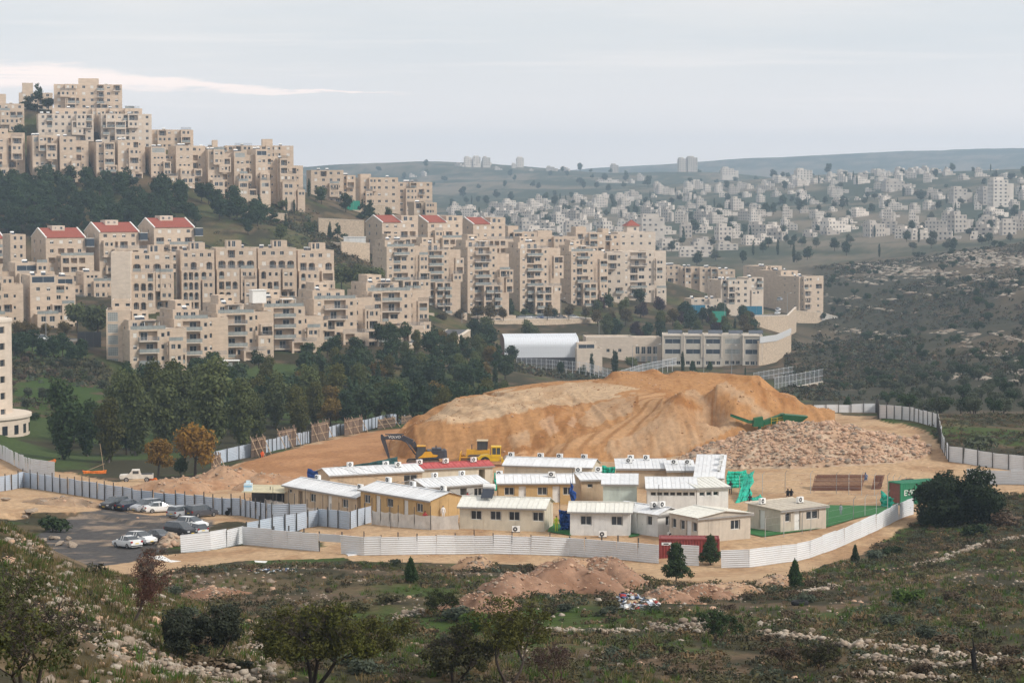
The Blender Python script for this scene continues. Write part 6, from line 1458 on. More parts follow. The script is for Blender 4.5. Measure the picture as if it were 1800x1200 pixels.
HM = [b.mesh('house', [FST, FST, ROOFTOP, FGL]) for b in HB]
TOWN = [(785,372),(900,362),(1000,350),(1130,338),(1250,326),(1400,313),(1500,308),(1640,303),(1800,312),(1830,400),(1740,422),(1560,428),(1480,410),(1330,432),(1230,448),(1180,458),(870,458),(850,420)]
def far_town():
    rs = np.random.RandomState(21); cand = []
    px = rs.uniform(780, 1830, 9000); D = np.exp(rs.uniform(math.log(1480), math.log(3300), 9000)); x = (px - 900) / F * D; z = HH(x, D); qx, qy = proj(x, D, z)
    dens = fbm(x * .004, D * .004, 3) + .25
    ok = inpoly(qx, qy, TOWN) & (rs.rand(9000) < np.clip(dens * 2.6 - .3, .01, 1))
    taken = []
    for i in np.where(ok)[0]:
        p = np.array([x[i], D[i]])
        if any((p[0] - t[0])**2 + (p[1] - t[1])**2 < (17 + .0055 * D[i])**2 for t in taken): continue
        taken.append((x[i], D[i], z[i]))
    # outlying houses on the hill crest at the left and by the near valley
    for px_, py_, D_ in [(800, 292, 4300), (812, 290, 4300), (850, 291, 4400), (870, 300, 4200), (900, 296, 4300), (930, 298, 4200), (960, 300, 4200), (985, 301, 4200), (740, 303, 4100), (720, 306, 4100), (1120, 315, 3700), (1110, 318, 3600)]:
        p = at(px_, py_, D_); taken.append((p.x, p.y, H(p.x, p.y)))
    taken.sort(key=lambda t: t[1]); r = random.Random(4); rest = []
    for k, (X, Y, Z) in enumerate(taken):
        v = r.randrange(10); yaw = r.choice((-.5, -.2, .1, .35, .6)) + r.uniform(-.1, .1)
        if k < 290:
            o = put('house', HM[v], None, (X, Y, Z), (0, 0, yaw), (r.uniform(.65, 1.1) * (1 if Y < 1900 else .72), .85 if Y < 1900 else .65, r.uniform(.75, 1.1) * (1 if Y < 1900 else .8)))
            tag(o, ['flat-roofed pale stone house in the hazy far town', 'long pale stone building in the hazy far town', 'tall narrow pale block in the hazy far town'][1 if v in (3, 5, 8) else 2 if v in (4, 9) else 0], 'house', 'houses of the far town')
        else: rest.append((X, Y, Z, v, yaw))
    print('far houses', len(taken))
    if rest:
        vs_ = []; 
        for b in HB:
            keep = [i for i, f in enumerate(b.f) if len(f) == 4]; vs_.append((np.array(b.v), np.array([b.f[i] for i in keep]), np.array([b.m[i] for i in keep])))
        V, Fc, MI, base = [], [], [], 0
        for X, Y, Z, v, yaw in rest:
            a, f, m = vs_[v]; c, s = math.cos(yaw), math.sin(yaw); a = a * np.array([.62, .6, .8]); V.append(np.stack([a[:, 0] * c - a[:, 1] * s + X, a[:, 0] * s + a[:, 1] * c + Y, a[:, 2] + Z], 1)); Fc.append(f + base); MI.append(m); base += len(a)
        me = bpy.data.meshes.new('far_houses'); me.from_pydata(np.concatenate(V).tolist(), [], np.concatenate(Fc).tolist())
        for m in (FST, FST, ROOFTOP, FGL): me.materials.append(m)
        me.polygons.foreach_set('material_index', np.concatenate(MI).astype(np.int32)); me.update(); tag(put('far_houses', me), 'pale houses massed on the hazy slope behind the far town', kind='stuff')
far_town()
def tower(label, px, pyb, D, pxr, pyt, dep, seed):
    A, t, w, h = place(px, pyb, D, pxr, 8, pyt); A.z = A.z
    b = house_mesh(seed, w, dep, max(2, round(h / 3.2)), True, h / max(2, round(h / 3.2))); o = b.build('tower_block', [FST, FST, ROOFTOP, FGL], None, loc=A, rot=(0, 0, t)); tag(o, label, 'tower block', 'hazy towers')
for a in [('wide pale tower block standing alone in the hazy valley', 1051, 352, 3600, 1088, 316, 18), ('pair of pale towers on the skyline, left one', 1194, 304, 4000, 1208, 279, 16), ('pair of pale towers on the skyline, right one', 1209, 304, 4000, 1226, 277, 16), ('single pale tower on the skyline left of the pair', 1075, 306, 4200, 1087, 290, 14),
          ('tower under construction with two masts above the town', 1401, 325, 2900, 1428, 299, 16), ('pale tower at the right edge of the town', 1746, 362, 2100, 1772, 316, 16), ('pale tower left of the edge tower', 1728, 366, 2150, 1748, 332, 15), ('wide hotel-like block among the upper houses', 1557, 348, 2500, 1590, 318, 16), ('pale tower left of the wide upper block', 1676, 368, 2200, 1700, 332, 14),
          ('first hazy tower on the left hill crest', 817, 291, 4300, 829, 277, 14), ('second hazy tower on the left hill crest', 832, 291, 4300, 845, 276, 14), ('third hazy tower on the left hill crest', 849, 291, 4300, 862, 277, 14), ('lone hazy tower right of the crest group', 909, 294, 4350, 921, 278, 14), ('long white block below the red pyramid roof skyline', 1128, 408, 1720, 1168, 382, 16), ('pale tower above the valley below the skyline pair', 1216, 338, 3300, 1236, 319, 14), ('pale apartment slab in the middle of the town', 1270, 308, 3500, 1290, 296, 14)]:
    tower(*a, seed=600 + int(a[1]))

# ================================================================ SCHOOL, SPORTS HALL, WALLS, STREETS
CONC = mat('pale_render', (.50, .46, .40), .9, .1, 1, dirt=(.34, .29, .24), dirt_amt=.3); WALLS = mat('rough_stone_wall', (.50, .40, .30), .95, .28, 1.6, bump=.5, dirt=(.3, .22, .15), dirt_amt=.35)
ASPH = mat('asphalt', (.085, .085, .09), .9, .15, 1.5); BLUEW = mat('school_window', (.07, .09, .14), .2, .3, .6, spec=.5)
def school():
    A, t, w, h = place(1164, 645, 846, 1342, -3, 588); B = Block('school_building', 'three-storey school with framed bays of wide windows below the road', A, t, 'school', seed=9, stone=CONC); st = h / 3.15
    px2m = w / (1342 - 1164)
    for (a, b, y) in ((1164, 1200, 0), (1201, 1235, 0), (1236, 1270, 0), (1270, 1305, 1.6), (1305, 1340, -.6)):
        x0, x1 = (a - 1164) * px2m, (b - 1164) * px2m; W = x1 - x0
        f = [(.9, k * st + 1.0, W - 1.8, 1.7, 'g' if y > 1 else 'bg') for k in (1, 2)] + [(.9 + i * (W - 1.2) / 3, .9, (W - 1.2) / 3 - .5, 1.3, 'w') for i in range(3)]
        B.vol(x0 + .02, x1 - .02, y, 13, 0, h, f=f, found=8)
        for k in (1, 2):
            if y < 1: B.part('fin', [TRIM], lambda b_: (b_.box(x0 + .02, y - .35, st * .95, x0 + .45, y - .003, h), b_.box(x1 - .45, y - .35, st * .95, x1 - .02, y - .003, h), b_.box(x0 + .45, y - .33, h - .5, x1 - .45, y - .003, h - .02))) if k == 1 else None
    for i in range(5):
        x = 2 + i * w / 5; B.part('solar_panel', [PANEL, RAILGREY], lambda b: (b.hexa([(x, 2, h + .3), (x + 5, 2, h + .3), (x + 5, 5, h + 1.3), (x, 5, h + 1.3), (x, 2, h + .38), (x + 5, 2, h + .38), (x + 5, 5, h + 1.38), (x, 5, h + 1.38)], 0), [b.box(xx, 4.5, h - .5, xx + .1, 4.6, h + 1.1, 1) for xx in (x + .2, x + 4.6)]))
    B.done()
    A, t, w, h = place(1030, 640, 850, 1164, 4, 592); B = Block('school_wing', 'low stone school wing with a slanted roof line beside the sports hall', A, t, 'school', seed=10, stone=STONE2)
    B.vol(0, w * .62, 0, 11, 0, h, f=[(3 + 4.2 * i, 4.2, 1.2, 1.2, 'w') for i in range(4)], found=8); B.vol(w * .62, w - .02, 2, 12, 0, h - .4, f=[(1 + 2.1 * i, 3.4, 1.5, 2.6, 'w') for i in range(4)] + [(1 + 2.1 * i, .4, 1.5, 2.2, 'g') for i in range(4)], found=8); B.done()
school()
def sports_hall():
    A, t, w, h = place(887, 634, 800, 1016, 6, 589); e = empty('sports_hall', A, t, 'sports hall with a curved white ribbed metal roof', 'sports hall'); MET = mat('white_metal_roof', (.70, .73, .77), .4, .06, .6, spec=.5)
    dep = 16; pr = [(0, 1.0), (0, h * .55)]
    for i in range(1, 9): a = math.pi / 2 * i / 8; pr.append((4.0 * (1 - math.cos(a)), h * .55 + h * .36 * math.sin(a)))
    pr += [(dep * .5, h), (dep, h * .86)]
    MB().prism([(.1, -8)] + [(y + .1, z - .06) for y, z in pr] + [(dep, -8)], 'x', .05, w - .05).build('wall', mat('brown_gable', (.20, .13, .11), .8, .15, 1), e)
    n = 30; s = w / n; m = MB()
    for (y0, z0), (y1, z1) in zip(pr, pr[1:]):
        m.face([(0, y0, z0), (s * .86, y0, z0), (s * .86, y1, z1), (0, y1, z1)]); m.face([(s * .86, y0 - .07, z0 + .03), (s, y0 - .07, z0 + .03), (s, y1 - .07, z1 + .05), (s * .86, y1 - .07, z1 + .05)])
    me = m.mesh('roof_panel', MET)
    for i in range(n): put('roof_panel', me, e, (s * i, 0, 0))
    MB().prism([(y - .12, z + .1) for y, z in pr] + [(y, z - .2) for y, z in reversed(pr)], 'x', w - .02, w + .3).build('edge_trim', MET, e)
    MB().box(0, -.2, -8, w, .05, 1.0).build('plinth', DARKMET, e)
    B = Block('changing_rooms', 'low stone annexe with a roof terrace right of the sports hall', at(1014, 636, 798), R(6), 'annexe', seed=11, stone=STONE2); B.vol(0, 8.5, 0, 8, 0, 4.5, parapet=.9, found=6); B.vol(.4, 7, 3, 7.5, 3.6, 6.3, f=[(.5, .5, 5.4, 1.5, 'bg')]); B.done()
sports_hall()
def wall(label, pts, h, m=WALLS, thick=.7, name='retaining_wall', down=9, cop=True, group='stone retaining walls'):
    """pts: pixel and distance of the top edge of the wall"""
    P = [at(*p) for p in pts]; e = empty(name, P[0], 0, label, 'wall', group); b = MB(); c = MB(); O = P[0]
    for p, q in zip(P, P[1:]):
        d = Vector((q.x - p.x, q.y - p.y, 0)).normalized(); nrm = Vector((-d.y, d.x, 0)) * thick; p = p - O; q = q - O; dn = Vector((0, 0, h + down)); up = Vector((0, 0, .18)); ov = nrm * .12
        b.hexa([p - dn, q - dn, q - dn + nrm, p - dn + nrm, p, q, q + nrm, p + nrm])
        c.hexa([p - ov, q - ov, q + nrm + ov, p + nrm + ov, p - ov + up, q - ov + up, q + nrm + ov + up, p + nrm + ov + up])
    b.build('masonry', m, e)
    if cop: c.build('coping', TRIM, e)
    return e
wall('long stone retaining wall under the street of parked cars', [(700, 594, 835), (760, 578, 860), (815, 565, 885), (900, 562, 905), (980, 561, 925), (1052, 560, 940)], 7)
wall('curved stone wall of the ramp at the end of the front row', [(676, 618, 688), (720, 606, 700), (770, 597, 715), (812, 590, 740), (827, 580, 775)], 6)
wall('stone wall below the playground of the school at the right', [(1334, 600, 842), (1365, 596, 850), (1391, 585, 870)], 9)
wall('high stone retaining wall under the curved road', [(1302, 557, 1005), (1350, 556, 1015), (1385, 555, 1030), (1400, 540, 1060)], 9)
wall('high stone retaining wall with a downpipe under the long block', [(1400, 546, 1080), (1444, 549, 1090)], 14)
wall('grey stone retaining wall at the right end of the long block', [(1444, 549, 1090), (1483, 560, 1105)], 12, mat('grey_stone_wall', (.42, .40, .37), .95, .2, 1.5, bump=.4))
wall('stone wall below the white mesh fence of the ball court', [(1362, 686, 742), (1400, 680, 745), (1447, 671, 750)], 4)
for i, (a, lb) in enumerate([([(300, 338, 968), (350, 336, 970), (395, 342, 975)], 'upper terrace wall left of the dark pines'), ([(400, 342, 976), (475, 345, 985)], 'upper terrace wall below the end of the upper row'), ([(440, 350, 985), (530, 348, 1000)], 'terrace wall below the pair of cypresses'), ([(390, 370, 940), (440, 373, 945), (505, 376, 950)], 'second terrace wall beside the grass slope'), ([(610, 361, 1045), (676, 360, 1050)], 'terrace wall under the green hoarding'), ([(560, 384, 960), (640, 388, 965)], 'low terrace wall at the foot of the dry slope'), ([(415, 412, 900), (500, 418, 905), (600, 428, 900)], 'rough garden wall behind the arched row'), ([(600, 425, 890), (650, 428, 900)], 'stone wall beside the white shed'), ([(0, 606, 632), (90, 604, 636), (150, 598, 645)], 'wall under the left street')]):
    wall('stone ' + lb if not lb.startswith('wall') else 'stone ' + lb, a, 4, down=5)
MESHF = mat('white_mesh', (.58, .60, .63), .6, .05, 2); 
def mesh_fence(label, pts, h, n=6):
    P = [at(*p) for p in pts]; e = empty('mesh_fence', P[0], 0, label, 'fence', 'mesh fences at the school'); O = P[0]
    for p, q in zip(P, P[1:]):
        for i in range(n):
            a = p.lerp(q, i / n) - O; b = p.lerp(q, (i + 1) / n) - O; m = MB()
            for z in (.0, h * .5, h): m.tube(a + Vector((0, 0, z)), b + Vector((0, 0, z)), .06, n=4)
            k = max(4, int((b - a).length / .45))
            for j in range(k): c = a.lerp(b, j / k); m.tube(c, c + Vector((0, 0, h)), .05, n=3)
            m.build('mesh_panel', MESHF, e); MB().tube(a - Vector((0, 0, 2)), a + Vector((0, 0, h + .2)), .09, n=5).build('post', MESHF, e)
mesh_fence('tall white mesh fence of the ball court above the stone wall', [(1362, 686, 742), (1400, 680, 745), (1447, 671, 750)], 4.0)
mesh_fence('white mesh fence at the back of the ball court', [(1325, 672, 775), (1395, 660, 785)], 3.0, 8)
mesh_fence('white railing running up the slope to the school', [(1078, 668, 742), (1130, 652, 770), (1190, 640, 800)], 2.2, 7)
mesh_fence('mesh fence below the sports hall', [(908, 644, 772), (960, 646, 768), (1030, 652, 765), (1075, 665, 752)], 2.6, 6)
wall('pale grey parapet along the school playground', [(1336, 592, 842), (1366, 588, 850), (1391, 577, 870)], 2.2, mat('pale_grey_panel', (.52, .53, .54), .7, .06, 1), .2, 'playground_parapet', 0, False)
def road(label, pts, width, cars_=()):
    P = [at(*p) for p in pts]; b = MB(); L_, R_ = [], []
    for i, p in enumerate(P):
        d = (P[min(i + 1, len(P) - 1)] - P[max(i - 1, 0)]); d.z = 0; d.normalize(); n = Vector((-d.y, d.x, 0)); L_.append(p + n * width); R_.append(p)
    for i in range(len(P) - 1):
        b.face([R_[i], R_[i + 1], L_[i + 1], L_[i]]); dn = Vector((0, 0, 9)); b.face([R_[i] - dn, R_[i + 1] - dn, R_[i + 1], R_[i]])
    k = MB()
    for i in range(len(P) - 1):
        for S, o in ((R_, .25), (L_, -.25)):
            n = (L_[i] - R_[i]).normalized() * o; u = Vector((0, 0, .13)); z = Vector((0, 0, .01)); k.hexa([S[i] - z, S[i + 1] - z, S[i + 1] + n - z, S[i] + n - z, S[i] + u, S[i + 1] + u, S[i + 1] + n + u, S[i] + n + u])
    o = b.build('road', ASPH); tag(o, label, kind='structure'); k.build('kerb', TRIM, o); return P
road('street of parked cars below the middle row', [(690, 598, 838), (760, 579, 862), (815, 564, 888), (900, 561, 908), (980, 560, 928), (1054, 559, 943)], 9)
road('street at the left under the stepped blocks', [(-20, 604, 636), (90, 601, 640), (150, 596, 648)], 8)
road('curved road below the long block', [(1306, 556, 1007), (1350, 555, 1018), (1382, 553.5, 1030)], 7)
road('ramp at the end of the front row', [(680, 616, 690), (720, 604, 702), (770, 595, 718), (810, 588, 742), (824, 579, 778)], 7)
SC = 'cars parked along the middle street'
for i, (px, k, p, lb) in enumerate([(811, 'hatch', PW, 'white car alone at the left end of the middle street'), (869, 'sedan', PR, 'red car leading the parked line on the middle street'), (880, 'hatch', PW, 'white car right behind the red one'), (899, 'mpv', PN, 'dark people carrier in the parked line'), (915, 'hatch', PS, 'first silver car of the parked line'), (925, 'sedan', PW, 'white car between two silver ones in the parked line'), (936, 'hatch', PS, 'second silver car of the parked line'), (945, 'sedan', PB, 'blue car in the parked line'), (955, 'mpv', PS, 'silver people carrier in the parked line'), (964, 'hatch', PW, 'white car before the dark pair'), (973, 'sedan', PD, 'dark grey car near the end of the parked line'), (984, 'sedan', PK, 'black car at the end of the parked line'), (1007, 'mpv', PW, 'white car standing apart near the wall end')]):
    D = 903 + (px - 811) * .21; q = at(px, 561 - (px - 811) * .004, D + 3.2); car(lb, k, p, q + Vector((0, 0, .02)), R(8 + (180 if i % 3 else 0)), group=SC, detail=False)
for px, py, D, k, p, lb in ((22, 602, 642, 'hatch', PS, 'silver car parked first at the left edge street'), (38, 601, 643, 'sedan', PN, 'dark car parked second at the left edge street'), (73, 600, 644, 'mpv', PW, 'white car parked right of the dark ones on the left street'), (1368, 553, 1030, 'sedan', PW, 'white car on the curved road, lower of two'), (1369, 547, 1045, 'hatch', PW, 'white car on the curved road, upper of two'), (1372, 529, 1105, 'mpv', PS, 'silver car in front of the long block'), (757, 580, 866, 'sedan', PW, 'white car under the trees beside the ramp')):
    car(lb, k, p, at(px, py, D) + Vector((0, 2.5, .03)), R(5 if px < 1300 else 70), group='cars on the other streets', detail=False)
# street lamps
LAMPM = mat('lamp_post_grey', (.30, .31, .32), .6, .1, 2)
def street_lamp(label, px, py, D, h=8):
    p = at(px, py, D); e = empty('street_lamp', p, 0, label, 'street lamp', 'street lamps'); b = MB(); b.tube((0, 0, -3), (0, 0, h), .11, .07, n=6); b.build('pole', LAMPM, e); MB().tube((0, 0, h), (1.2, -.2, h + .25), .05, n=5).build('arm', LAMPM, e); MB().box(1.0, -.35, h + .16, 1.7, -.05, h + .3).build('lamp_head', TANKW, e)
for a in (('lamp post at the left end of the retaining wall', 812, 590, 870), ('lamp post over the middle of the parked cars', 986, 561, 940), ('lamp post at the right end of the retaining wall', 1053, 600, 900), ('lamp post in front of the school wing', 1112, 650, 800), ('lamp post left of the school bays', 1153, 648, 800), ('lamp post before the school centre', 1237, 650, 800), ('lamp post before the right school bays', 1286, 650, 800), ('lamp post by the left street', 81, 600, 640), ('lamp post above the school beside the green hoarding', 1274, 560, 950), ('lamp post by the curved road', 1384, 548, 1045)): street_lamp(*a)
# hoarding and white shed
def panel_box(name, label, cat, pxl, pyb, D, pxr, th, pyt, dep, m, roof=None):
    A, t, w, h = place(pxl, pyb, D, pxr, th, pyt); e = empty(name, A, t, label, cat); MB().box(0, 0, -2, w, dep, h).build('wall', m, e); MB().box(-.2, -.2, h + .003, w + .2, dep + .2, h + .2).build('roof', roof or m, e)
panel_box('white_shed', 'long white flat shed beside the terraced garden wall', 'shed', 604, 428, 905, 643, 4, 417, 5, WHITEW)
def hoarding(label, pxl, pyb, D, pxr, pyt, m):
    A, t, w, h = place(pxl, pyb, D, pxr, 3, pyt); e = empty('hoarding', A, t, label, 'hoarding', 'coloured hoardings'); n = max(2, int(w / 2))
    for i in range(n): MB().box(w * i / n, 0, -2, w * (i + 1) / n - .05, .12, h).build('panel', m, e)
GRH = mat('green_hoarding', (.03, .30, .21), .7, .1, 1); BLH = mat('blue_hoarding', (.03, .18, .28), .7, .1, 1)
hoarding('green hoarding on the slope below the lone plain block', 609, 361, 1040, 633, 353, GRH); hoarding('green hoarding beside the road above the school', 1252, 557, 960, 1276, 547, GRH); hoarding('blue hoarding behind the trees above the school', 1196, 545, 985, 1240, 536, BLH); hoarding('blue hoarding left of the white conservatory house', 1300, 545, 1030, 1340, 538, BLH)
hoarding('dark fence panels on the wall at the left end of the front row', 136, 597, 640, 178, 583, DARKMET)
# pergola and slanted awning of the front row
panel_box('white_awning', 'slanted white awning on the fourth front-row roof', 'awning', 444, 520, 668, 468, 20, 511, 4, WHITEP)
def pergola():
    A = at(388, 652, 632); e = empty('white_pergola', A, R(8), 'white pergola at the foot of the second front-row block', 'pergola')
    for x in (0, 4.6):
        for y in (0, 3): MB().box(x, y, -3, x + .15, y + .15, 2.6).build('post', WHITEP, e)
    MB().box(-.2, -.2, 2.6, 5, 3.4, 2.75).build('roof', WHITEP, e)
pergola()
# round tower at the left edge
def round_tower():
    D = 452; rgt = at(13, 760, D); rad = 10.0; c = Vector((rgt.x - rad, D + 4, 0)); zb = at(17, 770, D).z; zt = at(17, 567, D).z; e = empty('round_tower', (c.x, c.y, zb), 0, 'pale round-fronted tower cut by the left picture edge', 'apartment building'); n = 40; b = MB(); h = zt - zb; ns = 7; st = h / ns
    for i in range(n):
        a0, a1 = 2 * math.pi * i / n, 2 * math.pi * (i + 1) / n; P = lambda a, r, z: (r * math.cos(a), r * math.sin(a), z)
        winc = (i % 3 == 1)
        for k in range(ns):
            z0, z1 = k * st, (k + 1) * st
            if winc:
                wa, wb = z0 + st * .35, z0 + st * .75
                b.face([P(a0, rad, z0), P(a1, rad, z0), P(a1, rad, wa), P(a0, rad, wa)]); b.face([P(a0, rad, wb), P(a1, rad, wb), P(a1, rad, z1), P(a0, rad, z1)])
                r2 = rad - .25; b.face([P(a0, rad, wa), P(a1, rad, wa), P(a1, r2, wa), P(a0, r2, wa)]); b.face([P(a0, r2, wb), P(a1, r2, wb), P(a1, rad, wb), P(a0, rad, wb)]); b.face([P(a0, rad, wa), P(a0, r2, wa), P(a0, r2, wb), P(a0, rad, wb)]); b.face([P(a1, r2, wa), P(a1, rad, wa), P(a1, rad, wb), P(a1, r2, wb)])
                m = MB(); m.face([P(a0, r2, wa), P(a1, r2, wa), P(a1, r2, wb), P(a0, r2, wb)], 0)
                if -2.6 < (a0 - 2 * math.pi if a0 > math.pi else a0) < .5: m.build('window', GLASS, e)
                else: b.face([P(a0, r2, wa), P(a1, r2, wa), P(a1, r2, wb), P(a0, r2, wb)], 3)
            else: b.face([P(a0, rad, z0), P(a1, rad, z0), P(a1, rad, z1), P(a0, rad, z1)])
    b.face([(rad * math.cos(2 * math.pi * i / n), rad * math.sin(2 * math.pi * i / n), h) for i in range(n)], 2); b.face([(rad * math.cos(2 * math.pi * i / n), rad * math.sin(2 * math.pi * i / n), -.5) for i in reversed(range(n))], 2)
    b.build('wall', [STONE2, TRIM, ROOFTOP, GLASS], e)
    m = MB(); m.tube((0, 0, h + .003), (0, 0, h + .5), rad + .15, n=40); m.tube((0, 0, h + .5), (0, 0, h + 2.2), rad * .8, rad * .55, n=40); m.build('roof', TRIM, e)
    p = MB(); R2 = 12.6; pz = at(17, 733, D).z - zb; p.tube((1, -2, -6), (1, -2, pz), R2, n=48); po = p.build('podium', STONE2, e)
    q = MB(); q.tube((1, -2, pz + .003), (1, -2, pz + .5), R2 + .4, n=48, cap=True); q.build('cornice', TRIM, po)
    for i in range(12):
        a = -2.6 + i * .24; put('window', bx('podium_window', (.2, 1.2, 1.7), GLASS), po, (1 + (R2 - .05) * math.cos(a), -2 + (R2 - .05) * math.sin(a), pz - 2.0), (0, 0, a))
round_tower()
# ================================================================ PLANTS
def leafm(n, c, tr=.25, var=.35, ov=.25, sc=1.2): return mat(n, c, .75, var, sc, trans=tr, obj_var=ov, spec=.2)
L_PINE, L_GREEN, L_YEL, L_OLIVE, L_CAROB, L_CYP, L_ALM, L_YPINE, L_RUST, L_DRY, L_SAGE, L_PURP = (leafm('pine_needles', (.034, .060, .026)), leafm('plane_leaves', (.092, .11, .04)), leafm('yellowing_leaves', (.24, .135, .024)), leafm('olive_leaves', (.072, .084, .048)), leafm('carob_leaves', (.034, .058, .020)), leafm('cypress_leaves', (.030, .052, .022)),
    leafm('almond_leaves', (.085, .085, .020), .35), leafm('young_pine_needles', (.045, .085, .026)), leafm('russet_leaves', (.12, .058, .042)), leafm('dry_twigs', (.11, .075, .05), .1), leafm('sage_leaves', (.075, .092, .062)), leafm('purple_leaves', (.045, .022, .028)))
BARK = mat('bark', (.055, .042, .034), .95, .3, 4, bump=.4); BARKG = mat('grey_bark', (.14, .115, .095), .95, .3, 4)
def leaf_cloud(rs, blobs, n, size, asp=.6, shell=.55, droop=0):
    """random leaf faces through ellipsoids (centre, radii): returns verts, faces"""
    vol = np.array([b[1][0] * b[1][1] * b[1][2] for b in blobs])**.75; vol /= vol.sum(); k = rs.choice(len(blobs), n, p=vol)
    d = rs.normal(size=(n, 3)); d /= np.linalg.norm(d, axis=1)[:, None]; rr = (shell + (1 - shell) * rs.rand(n)) * (1 + rs.normal(size=n) * .13)
    c = np.array([b[0] for b in blobs])[k]; r = np.array([b[1] for b in blobs])[k]; p = c + d * r * rr[:, None]
    nrm = d + rs.normal(size=(n, 3)) * .75; nrm[:, 2] += .35; nrm /= np.linalg.norm(nrm, axis=1)[:, None]
    t = np.cross(nrm, rs.normal(size=(n, 3))); t /= np.linalg.norm(t, axis=1)[:, None]; b = np.cross(nrm, t)
    s = size * rs.uniform(.6, 1.35, n)[:, None]; a = t * s; q = b * s * asp
    V = np.stack([p - a, p - q * .9 + a * .1, p + a, p + q], 1).reshape(-1, 3); F_ = np.arange(4 * n).reshape(n, 4)
    return V, F_
def mesh_np(name, V, F_, m):
    me = bpy.data.meshes.new(name); me.vertices.add(len(V)); me.vertices.foreach_set('co', V.astype(np.float32).ravel()); k = F_.shape[1]
    me.loops.add(F_.size); me.loops.foreach_set('vertex_index', F_.astype(np.int32).ravel()); me.polygons.add(len(F_)); me.polygons.foreach_set('loop_start', np.arange(0, F_.size, k, dtype=np.int32)); me.polygons.foreach_set('loop_total', np.full(len(F_), k, np.int32)); me.materials.append(m); me.update(calc_edges=True); return me
def limbs(rs, h, r, targets, fork=.35, bend=.25):
    """tapered trunk from the ground with limbs running to the targets"""
    b = MB(); f = Vector((rs.uniform(-.05, .05) * h, rs.uniform(-.05, .05) * h, h * fork)); b.tube((0, 0, -.4), (f.x * .4, f.y * .4, f.z * .5), r * 1.25, r, n=7); b.tube((f.x * .4, f.y * .4, f.z * .5), f, r, r * .85, n=7)
    for t in targets:
        t = Vector(t); p = f; k = 3; rr = r * .6
        for i in range(1, k + 1):
            q = f.lerp(t, i / k) + Vector((rs.uniform(-1, 1), rs.uniform(-1, 1), rs.uniform(-.3, .8))) * bend * (t - f).length * .3 * (i < k); b.tube(p, q, rr, rr * .62, n=5, cap=False); p = q; rr *= .62
    return b
